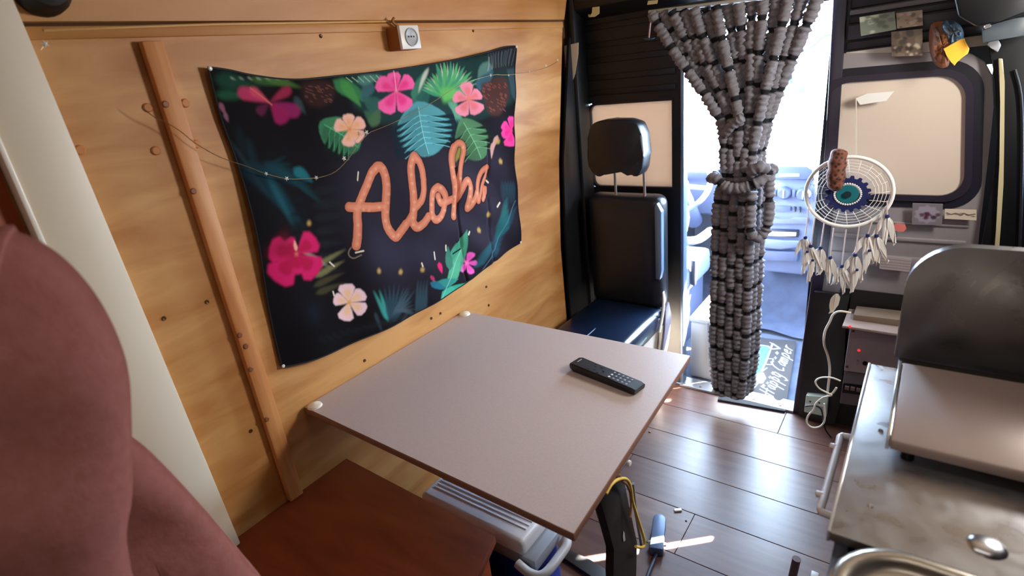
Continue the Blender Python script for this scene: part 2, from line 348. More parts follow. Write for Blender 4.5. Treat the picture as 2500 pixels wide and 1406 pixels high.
# opening edges, post, sill
box('trim_1', (XO0-.002, YB-.012, 0), (XO0+.012, YB+.034, 1.62), mat('bare_steel_edge', (130,150,176), .3, metal=.6), None, bev=.002, kind='structure')
slab('trim_2', [(-.338, YB-.028, -.0), (-.292, YB-.028, -.0), (-.262, YB-.028, .9), (-.29, YB-.028, 1.75), (-.33, YB-.028, 1.75), (-.30, YB-.028, .9)], (0,.06,0), mat('dark_post', (34,28,44), .4), None, bev=.003, kind='structure')
ts = mesh('trim_3', *boxgeo((XO0, YB-.03, 0), (XO1-.01, YB+.05, .012), .003), mat('aluminium_sill', (214,214,216), .3, metal=.8), kind='structure')
for x in (-.74, -.62, -.50, -.39): lathe('screw', [(.0001,.003),(.004,.003),(.006,.001)], (x, YB-.012, .012), (0,0,1), screw_m, ts, seg=10)
# bulkhead, right part: grey pressed steel panel with a window in a thick rubber seal
rp = mesh('panel_right', *slabgeo([[-0.2848,2.27,1.433],[-0.0154,2.27,1.407],[0.0546,2.27,1.3973],[0.0918,2.27,1.3707],[0.1162,2.27,1.3285],[0.132,2.27,1.2398],[0.1395,2.27,1.1427],[0.1484,2.27,1.0031],[0.1577,2.27,0.8558],[0.1642,2.27,0.7722],[0.1884,2.27,0.5685],[-0.2789,2.27,0.5239],[-0.2896,2.27,0.8233],[-0.2964,2.27,1.2088]], (0,.02,0), .003), silver, kind='structure')
rp.name = 'wall_front_right'
for a, b, c, m in ((.70,.745,.010,silver),(.80,.815,.008,silver),(.86,.868,.006,silver)): box('pressed_rib', (-.26, YB-.02-c, a), (.13, YB-.02, b), m, rp, bev=.005)
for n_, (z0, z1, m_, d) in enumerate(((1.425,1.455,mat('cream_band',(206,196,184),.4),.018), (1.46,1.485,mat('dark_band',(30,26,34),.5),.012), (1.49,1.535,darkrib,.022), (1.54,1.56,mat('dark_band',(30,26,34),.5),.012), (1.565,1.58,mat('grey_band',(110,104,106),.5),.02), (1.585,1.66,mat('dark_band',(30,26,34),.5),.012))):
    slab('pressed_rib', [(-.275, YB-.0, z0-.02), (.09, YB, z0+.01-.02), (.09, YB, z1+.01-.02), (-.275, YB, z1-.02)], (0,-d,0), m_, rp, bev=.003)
w2 = thing('window_2', (-.1, YB, .94), None, None, kind='structure')
def wouter(dx): 
    return rrect(-.32-dx, .963-dx, .068+dx, 1.342+dx, .07+dx*.6, n=8, corners=(1,1,1,1))
def clipx(pts): return [(max(x,-.31) if x < -.1 else x-.014+.05*(1.34-z)/.38, z) for x, z in pts]
mesh('rubber_seal', *ringgeo([(x,YB-.024,z) for x,z in clipx(wouter(.042))], [(x,YB-.024,z) for x,z in clipx(wouter(.016))], (0,.03,0)), seal, w2)
mesh('inner_seal', *ringgeo([(x,YB-.034,z) for x,z in clipx(wouter(.018))], [(x,YB-.034,z) for x,z in clipx(wouter(-.002))], (0,.035,0)), mat('inner_seal', (40,34,48), .3), w2)
slab('pane', [(x, YB-.022, z) for x,z in clipx(wouter(0))], (0,.006,0), pane, w2)
# door pillar at the right with a cream strip
pl = thing('trim_4', (.2, 2.2, 0), None, None, kind='structure')
slab('pillar', [[0.0781,2.23,1.4514],[0.1024,2.23,1.3829],[0.128,2.23,1.3134],[0.1522,2.23,1.1606],[0.1652,2.23,1.0123],[0.1679,2.23,0.8681],[0.1695,2.23,0.7577],[0.1851,2.23,0.5849],[0.3606,2.23,0.6149],[0.2119,2.23,1.4554]], (0,.04,0), black2, pl, bev=.004)
slab('cream_strip', [[0.1179,2.215,1.3788],[0.1279,2.215,1.3777],[0.1427,2.215,1.3134],[0.1661,2.215,1.1625],[0.1878,2.215,1.0161],[0.2037,2.215,0.8751],[0.2149,2.215,0.7679],[0.2032,2.215,0.7666],[0.1931,2.215,0.8743],[0.1685,2.215,1.078],[0.1418,2.215,1.2569]], (0,.015,0), mat('cream_strip', (196,184,146), .5), pl, bev=.002)
tube('pillar_seam', [[0.1601,2.22,1.3448],[0.1838,2.22,1.2764],[0.2068,2.22,1.1606],[0.2354,2.22,0.9787],[0.2643,2.22,0.7716]], .004, mat('seam_dark', (26,25,30), .4), pl, sm=4)
slab('upper_bracket', [[0.0658,2.12,1.4692],[0.1287,2.12,1.4831],[0.1531,2.12,1.4837],[0.1614,2.12,1.435],[0.1326,2.12,1.4344],[0.0741,2.12,1.4268]], (0,.05,0), mat('bracket_grey', (70,78,84), .4), pl, bev=.004)
lathe('bolt', [(.0001,.006),(.006,.006),(.009,.002),(.009,0)], [[0.0766,2.115,1.471]][0], (0,-1,0), chrome, pl, seg=12)
slab('pillar_pocket', [[0.0849,2.2,1.4188],[0.1005,2.2,1.4449],[0.1185,2.2,1.415],[0.1135,2.2,1.3962],[0.0973,2.2,1.4088]], (0,.02,0), lgrey, pl, bev=.003)
# ---- overhead black locker at upper right
slab('overhead_locker', [[-0.0244,2.05,1.6068],[0.0092,2.05,1.5034],[0.0525,2.05,1.4717],[0.0969,2.05,1.4796],[0.1584,2.05,1.4923],[0.1405,2.05,1.5964]], (0,.14,0), black2, None, bev=.008, lab='black overhead locker corner at top right above the door pillar', cat='locker')
# ================================================================= CAB (seen through the opening)
cabw = mat('cab_trim', (150,152,160), .6)
mesh('wall_cab', *join([bx((XL-.1, 2.32, -.1), (XL-.06, 3.7, .92)), bx((XR+.0, 2.34, -.1), (XR+.04, 3.7, 1.20)),  # right sill set high to keep a sun patch off the cab floor
     bx((XL-.1, 2.32, 1.5), (XL-.06, 3.3, 1.75)), bx((XR, 2.34, 1.5), (XR+.04, 3.3, 1.75)),
     bx((XL-.1, 2.32, .9), (XL-.06, 2.42, 1.6)), bx((XR, 2.34, .9), (XR+.04, 2.42, 1.6)),
     bx((XL-.1, 3.34, .9), (XL-.06, 3.42, 1.55)), bx((XR, 3.34, .9), (XR+.04, 3.42, 1.55)),
     bx((XL-.1, 3.95, -.1), (XR+.04, 4.0, .84)), bx((XL-.1, 3.7, -.1), (XL-.06, 4.0, .92)), bx((XR, 3.7, -.1), (XR+.04, 4.0, .92))]), cabw, kind='structure')
mesh('floor_cab', *boxgeo((XL-.06, 2.32, -.03), (XR, 3.98, -.002)), carpet, kind='structure')
mesh('ceiling_cab', *boxgeo((XL-.1, 2.32, 1.70), (XR+.04, 3.25, 1.74)), cabw, kind='structure')
ws = thing('window_3', (-.4, 3.9, .85), None, None, kind='structure')
glassm = bpy.data.materials.new('clear_glass'); glassm.use_nodes = True; nt = glassm.node_tree; nt.nodes.clear()
go = nt.nodes.new('ShaderNodeOutputMaterial'); gm = nt.nodes.new('ShaderNodeMixShader'); gt = nt.nodes.new('ShaderNodeBsdfTransparent'); gg = nt.nodes.new('ShaderNodeBsdfGlossy'); gf = nt.nodes.new('ShaderNodeFresnel')
gt.inputs[0].default_value = (.95,.98,1,1); gg.inputs['Roughness'].default_value = .02
nt.links.new(gf.outputs[0], gm.inputs[0]); nt.links.new(gt.outputs[0], gm.inputs[1]); nt.links.new(gg.outputs[0], gm.inputs[2]); nt.links.new(gm.outputs[0], go.inputs[0])
mesh('pane', [(XL-.06,3.96,.84),(XR,3.96,.84),(XR,3.25,1.72),(XL-.06,3.25,1.72)], [[0,1,2,3]], glassm, ws)
for s_, x in (('window_4', XL-.08), ('window_5', XR+.02)):
    wq = thing(s_, (x, 2.9, .92), None, None, kind='structure')
    mesh('pane', [(x,2.42,.92 if x < 0 else 1.2),(x,3.34,.92 if x < 0 else 1.2),(x,3.34,1.5),(x,2.42,1.5)], [[0,1,2,3]], glassm, wq)
# dashboard
dbd = thing('dashboard', (-.5, 3.3, .1), 'pale grey cab dashboard with centre console behind the rope curtain', 'dashboard')
slab('dash_top', [(XL-.05,3.42,.74),(XL-.05,3.30,.82),(XL-.05,3.35,.88),(XL-.05,3.94,.90),(XL-.05,3.94,.55),(XL-.05,3.5,.5)], (1.8,0,0), dash, dbd, bev=.02)
YC = 3.2
slab('console', [[-0.7009,3.2,0.8184],[-0.4641,3.2,0.8136],[-0.4345,3.2,0.6333],[-0.4203,3.2,0.3615],[-0.4861,3.2,0.2773],[-0.694,3.2,0.2762],[-0.7263,3.2,0.6174]], (0,.35,0), dash, dbd, bev=.012)
slab('display_hood', [[-0.7062,3.17,0.8158],[-0.6963,3.17,0.8619],[-0.6692,3.17,0.8837],[-0.5059,3.17,0.8843],[-0.4783,3.17,0.8658],[-0.4629,3.17,0.8116]], (0,.30,0), dash2, dbd, bev=.008)
slab('slot', [[-0.636,3.166,0.8438],[-0.5384,3.166,0.845],[-0.5374,3.166,0.8302],[-0.6351,3.166,0.8287]], (0,.01,0), white, dbd, bev=.001)
for cx in (1872, 1915, 1962):
    c_ = dict(zip((1872,1915,1962), [[-0.6941,3.19,0.7337],[-0.6064,3.19,0.7365],[-0.5135,3.19,0.733]]))[cx]
    kn = lathe('dial', [(.001,.022),(.026,.022),(.032,.016),(.036,0)], c_, (0,-1,0), dash2, dbd, seg=24)
    box('pointer', (c_[0]-.003, c_[1]-.027, c_[2]-.02), (c_[0]+.003, c_[1]-.02, c_[2]+.02), white, kn, bev=.001)
for q in [[-0.6529,3.19,0.735],[-0.5588,3.19,0.7381]]: box('rocker_switch', (q[0]-.008,q[1]-.012,q[2]-.02), (q[0]+.008,q[1],q[2]+.02), dash2, dbd)
for q in [[-0.6709,3.19,0.6506],[-0.549,3.19,0.6521],[-0.5252,3.19,0.6511]]: box('push_button', (q[0]-.008,q[1]-.012,q[2]-.015), (q[0]+.008,q[1],q[2]+.015), dashk, dbd, bev=.004)
slab('radio', [[-0.6484,3.188,0.6636],[-0.5714,3.188,0.6649],[-0.5696,3.188,0.6381],[-0.6467,3.188,0.634]], (0,.02,0), dash2, dbd, bev=.002)
slab('ash_tray', [[-0.6806,3.18,0.6021],[-0.6473,3.18,0.604],[-0.6259,3.18,0.5915],[-0.5692,3.18,0.595],[-0.546,3.18,0.6077],[-0.4871,3.18,0.609],[-0.4844,3.18,0.5734],[-0.6786,3.18,0.565]], (0,.03,0), mat('dash_mid',(116,120,138),.5), dbd, bev=.004)
slab('storage_recess', [[-0.6908,3.186,0.5296],[-0.5223,3.186,0.5373],[-0.5234,3.186,0.4958],[-0.6928,3.186,0.4867]], (0,.02,0), dashk, dbd, bev=.002)
slab('white_box', [[-0.674,3.18,0.5184],[-0.5323,3.18,0.5245],[-0.5329,3.18,0.5038],[-0.6727,3.18,0.4949]], (0,.02,0), white, dbd, bev=.002)
slab('lower_fascia', [[-0.7098,3.17,0.4734],[-0.5152,3.17,0.4783],[-0.5129,3.17,0.446],[-0.6034,3.17,0.4234],[-0.7162,3.17,0.4271]], (0,.05,0), dash, dbd, bev=.006)
slab('lower_door', [[-0.7196,3.17,0.4073],[-0.515,3.17,0.4178],[-0.515,3.17,0.3612],[-0.7191,3.17,0.351]], (0,.05,0), dash2, dbd, bev=.004)
for q in [[-0.6268,3.165,0.6592],[-0.6485,3.165,0.7873],[-0.6244,3.165,0.7878]][1:]: lathe('indicator', [(.001,.004),(.005,.003),(.006,0)], q, (0,-1,0), white, dbd, seg=10)
# floor carpet piece rising to the console, then the printed mat
P = np.zeros((40,30,3)); 
for i in range(40):
    for j in range(30):
        u, v = i/39, j/29; x = -.70+u*.36 - .06*v; y = 2.965+v*.32; z = .012 + (.0 if v < .5 else (v-.5)**1.5*.75) + .012*math.exp(-(v/.06)**2)*(.5+.5*math.sin(u*7)) ; P[i,j] = (x, y+.012*math.sin(u*6), z)
gridmesh('carpet_piece', P, np.zeros((40,30,3))+np.array(srgb((62,70,92))), mat('blue_carpet', (50,58,80), .95, kind='noise', col2=(64,74,98), scale=12, bump=.8), lab='blue grey carpet piece with wavy edge on cab floor under the console', cat='carpet')
MA = [
["P",[60,125,128],1,1,[-641,2807,-555,2805,-540,2705,-621,2697]],
["P",[64,132,132],1,1,[-619,2689,-540,2696,-528,2601,-599,2586]],
["P",[50,112,118],1,1,[-597,2578,-527,2593,-519,2464,-555,2395]],
["L",[150,150,158],0.8,1,[-641,2807,-560,2808,-542,2781,-531,2631,-533,2542],7],
["L",[60,90,100],0.8,1,[-620,2693,-541,2700],4],
["L",[60,90,100],0.8,1,[-598,2582,-528,2597],4],
["L",[150,150,158],0.8,1,[-544,2790,-548,2848,-504,2808,-534,2785],9],
["L",[150,150,158],0.8,1,[-548,2848,-563,2857],5],
["L",[150,150,158],0.8,1,[-531,2672,-508,2683,-502,2622,-523,2613],5],
["P",[150,150,158],1,1,[-545,2473,-542,2521,-519,2532,-497,2487,-500,2437,-523,2426]],
["P",[196,170,140],1,1,[-536,2477,-534,2508,-518,2511,-506,2483,-508,2454,-522,2447]],
["L",[150,150,158],0.8,1,[-520,2428,-527,2369,-535,2345],7],
["L",[150,150,158],0.8,1,[-526,2545,-515,2581],6],
["L",[150,150,158],0.8,1,[-511,2751,-501,2756],7],
["L",[150,150,158],0.8,1,[-509,2767,-503,2741],6],
["L",[150,150,158],0.8,1,[-484,2544,-475,2548],7],
["L",[150,150,158],0.8,1,[-482,2557,-477,2534],6],
["L",[150,150,158],0.8,1,[-497,2415,-487,2419],7],
["L",[150,150,158],0.8,1,[-494,2428,-489,2406],6],
["L",[150,150,158],0.8,1,[-507,2697,-497,2702],4],
["L",[150,150,158],0.8,1,[-505,2712,-499,2687],3],
["L",[150,150,158],0.8,1,[-488,2500,-478,2505],4],
["L",[150,150,158],0.8,1,[-485,2514,-480,2491],3],
["L",[150,150,158],0.8,1,[-486,2444,-476,2449],4],
["L",[150,150,158],0.8,1,[-483,2457,-478,2436],3],
["L",[150,150,158],0.8,1,[-434,2338,-499,2381],5.5],
["L",[150,150,158],0.8,1,[-435,2364,-500,2408],5.5],
["L",[150,150,158],0.8,1,[-466,2348,-471,2399],5.5],
["L",[150,150,158],0.8,1,[-469,2433,-472,2422,-455,2404,-439,2399,-443,2413,-469,2434,-443,2418,-437,2422],5.5],
["L",[150,150,158],0.8,1,[-470,2452,-405,2413],5.5],
["L",[150,150,158],0.8,1,[-463,2448,-473,2465,-464,2470,-444,2455,-437,2441,-443,2436],5.5],
["L",[150,150,158],0.8,1,[-471,2493,-406,2453],5.5],
["L",[150,150,158],0.8,1,[-464,2489,-475,2506,-465,2511,-445,2496,-438,2481,-444,2477],5.5],
["L",[150,150,158],0.8,1,[-472,2536,-446,2521,-441,2528,-453,2545,-473,2560],5.5],
["L",[150,150,158],0.8,1,[-473,2560,-420,2523,-406,2502,-416,2499],5.5],
["L",[150,150,158],0.8,1,[-501,2659,-511,2647,-489,2614,-461,2590,-441,2591,-448,2618],5.5],
["L",[150,150,158],0.8,1,[-477,2681,-480,2669,-463,2647,-445,2640,-449,2656,-477,2682,-449,2662,-443,2666],5.5],
["L",[150,150,158],0.8,1,[-478,2695,-443,2673],5.5],
["L",[150,150,158],0.8,1,[-467,2690,-478,2708,-471,2708,-443,2688],5.5],
["L",[150,150,158],0.8,1,[-468,2705,-479,2723,-472,2724,-444,2705],5.5],
["L",[150,150,158],0.8,1,[-480,2750,-409,2699],5.5],
["L",[150,150,158],0.8,1,[-473,2745,-484,2765,-473,2770,-452,2752,-444,2734,-451,2729],5.5],
["L",[150,150,158],0.8,1,[-463,2783,-468,2806,-482,2812,-478,2796,-460,2777,-446,2777,-452,2797],5.5],
["L",[150,150,158],0.8,1,[-483,2838,-446,2811],5.5],
["L",[150,150,158],0.8,1,[-472,2831,-483,2849,-482,2858],5.5]]
mp = Painter(-900, -250, 2250, 3050, 1.2, (20,21,28)); mp.run(MA, 1)
mc = [[-0.6403,2.2144,0.011],[-0.3643,2.248,0.011],[-0.4473,2.9179,0.011],[-0.7054,2.8843,0.011]]
nu, nv = 330, 360; U, Vv = np.meshgrid(np.linspace(0,1,nu), np.linspace(0,1,nv), indexing='ij')
mc = np.array(mc); Pm = (mc[0]*(1-U)[...,None]+mc[1]*U[...,None])*(1-Vv)[...,None]+(mc[3]*(1-U)[...,None]+mc[2]*U[...,None])*Vv[...,None]
Pm[...,2] = .010 + .003*np.sin(U*9)*np.sin(Vv*7)
ht_ = thing('door_mat', tuple(Pm[0,0]), 'dark grey floor mat printed Happy Camper with a teal caravan drawing', 'mat')
gridmesh('mat_print', Pm, mp.sample(Pm[...,0]*1000, Pm[...,1]*1000), matm, ht_)
slab('mat_backing', [tuple(Vector(p)-Vector((0,0,p[2]-.002))) for p in (Pm[0,0],Pm[-1,0],Pm[-1,-1],Pm[0,-1])], (0,0,.005), mat('mat_rubber',(22,22,26),.8), ht_)
wbx = thing('white_storage_box', (-.76, 2.6, 0), 'white box on the cab floor left of the rope curtain, blown out by daylight', 'box')
box('box_body', (-.822,2.37,0), (-.69,2.72,.30), white, wbx, bev=.012)
box('box_lid', (-.826,2.365,.30), (-.686,2.725,.325), white, wbx, bev=.008)
tube('box_strap', [(-.74,2.364,.31),(-.735,2.362,.2),(-.725,2.362,.08)], .004, lgrey, wbx, sm=3)
# steering wheel
swc = Vector((-1.14, 3.04, .80)); ax = Vector((.0, -.72, .70)).normalized(); u = ax.orthogonal().normalized(); w = ax.cross(u)
sw = thing('steering_wheel', swc, 'pale grey steering wheel seen through left side of the cab opening', 'steering wheel')
tube('rim', [swc+(u*math.cos(a)+w*math.sin(a))*.185 for a in [2*math.pi*i/40 for i in range(40)]], .015, dash2, sw, seg=10, closed=True)
lathe('hub', [(.001,.03),(.05,.028),(.065,.01),(.06,-.03),(.04,-.12)], swc-ax*.02, ax, dash, sw)
for a in (0, 2.1, 4.2): tube('spoke', [swc-ax*.01, swc+(u*math.cos(a)+w*math.sin(a))*.18], .014, dash2, sw)
tube('steering_column', [swc-ax*.1, swc-ax*.42], .05, dash, sw, seg=12)
# driver seat
ds = thing('driver_seat', (-1.12, 2.75, 0), 'pale driver seat in the cab left of the rope curtain', 'seat')
slab('backrest', [(-1.30,2.62,.45),(-.96,2.62,.45),(-.90,2.60,.75),(-.94,2.58,.98),(-1.30,2.58,1.0)], (0,-.10,.0), mat('driver_fabric',(120,134,160),.8), ds, bev=.025)
box('cushion', (-1.30,2.62,.32), (-.93,3.02,.46), mat('driver_fabric',(120,134,160),.8), ds, bev=.03)
box('seat_base', (-1.28,2.66,0), (-.96,2.98,.32), dash2, ds, bev=.01)
box('belt_buckle', (-.925,2.66,.36), (-.90,2.69,.50), dashk, ds, bev=.006)
tube('armrest', [(-.93,2.60,.62),(-.90,2.70,.60),(-.89,2.86,.60)], .022, mat('driver_fabric',(120,134,160),.8), ds, sm=3)
tube('gear_lever', [[-0.8761,3.02,0.5051],[-0.8971,3.02,0.6325],[-0.9073,3.02,0.6894]], .008, dashk, None, sm=3, lab='thin black gear lever rising beside driver seat in the cab', cat='lever')
# mirror, cord
mr = thing('rear_view_mirror', [[-0.6349,3.3,1.2329]][0], 'small rear-view mirror hanging against the bright windscreen', 'mirror')
slab('mirror_body', [[-0.715,3.3,1.2893],[-0.5693,3.3,1.2779],[-0.5626,3.3,1.2636],[-0.5618,3.3,1.2279],[-0.7037,3.3,1.2315],[-0.7145,3.3,1.2465]], (0,.03,0), mat('mirror_grey',(120,140,160),.4), mr, bev=.006)
slab('mirror_stem', [[-0.6465,3.31,1.321],[-0.6291,3.31,1.3196],[-0.6242,3.31,1.2754],[-0.6456,3.31,1.2771]], (0,.02,.0), dash2, mr, bev=.002)
tube('sun_visor_rail', [[-0.6394,3.05,1.4335],[-0.5603,3.05,1.4323],[-0.5024,3.05,1.4539],[-0.47,3.05,1.4845],[-0.4318,3.05,1.4934]], .006, mat('visor_grey',(130,136,150),.5), None, sm=5, lab='thin curved grey cord against the white windscreen top', cat='cord').name = 'hanging_cord'
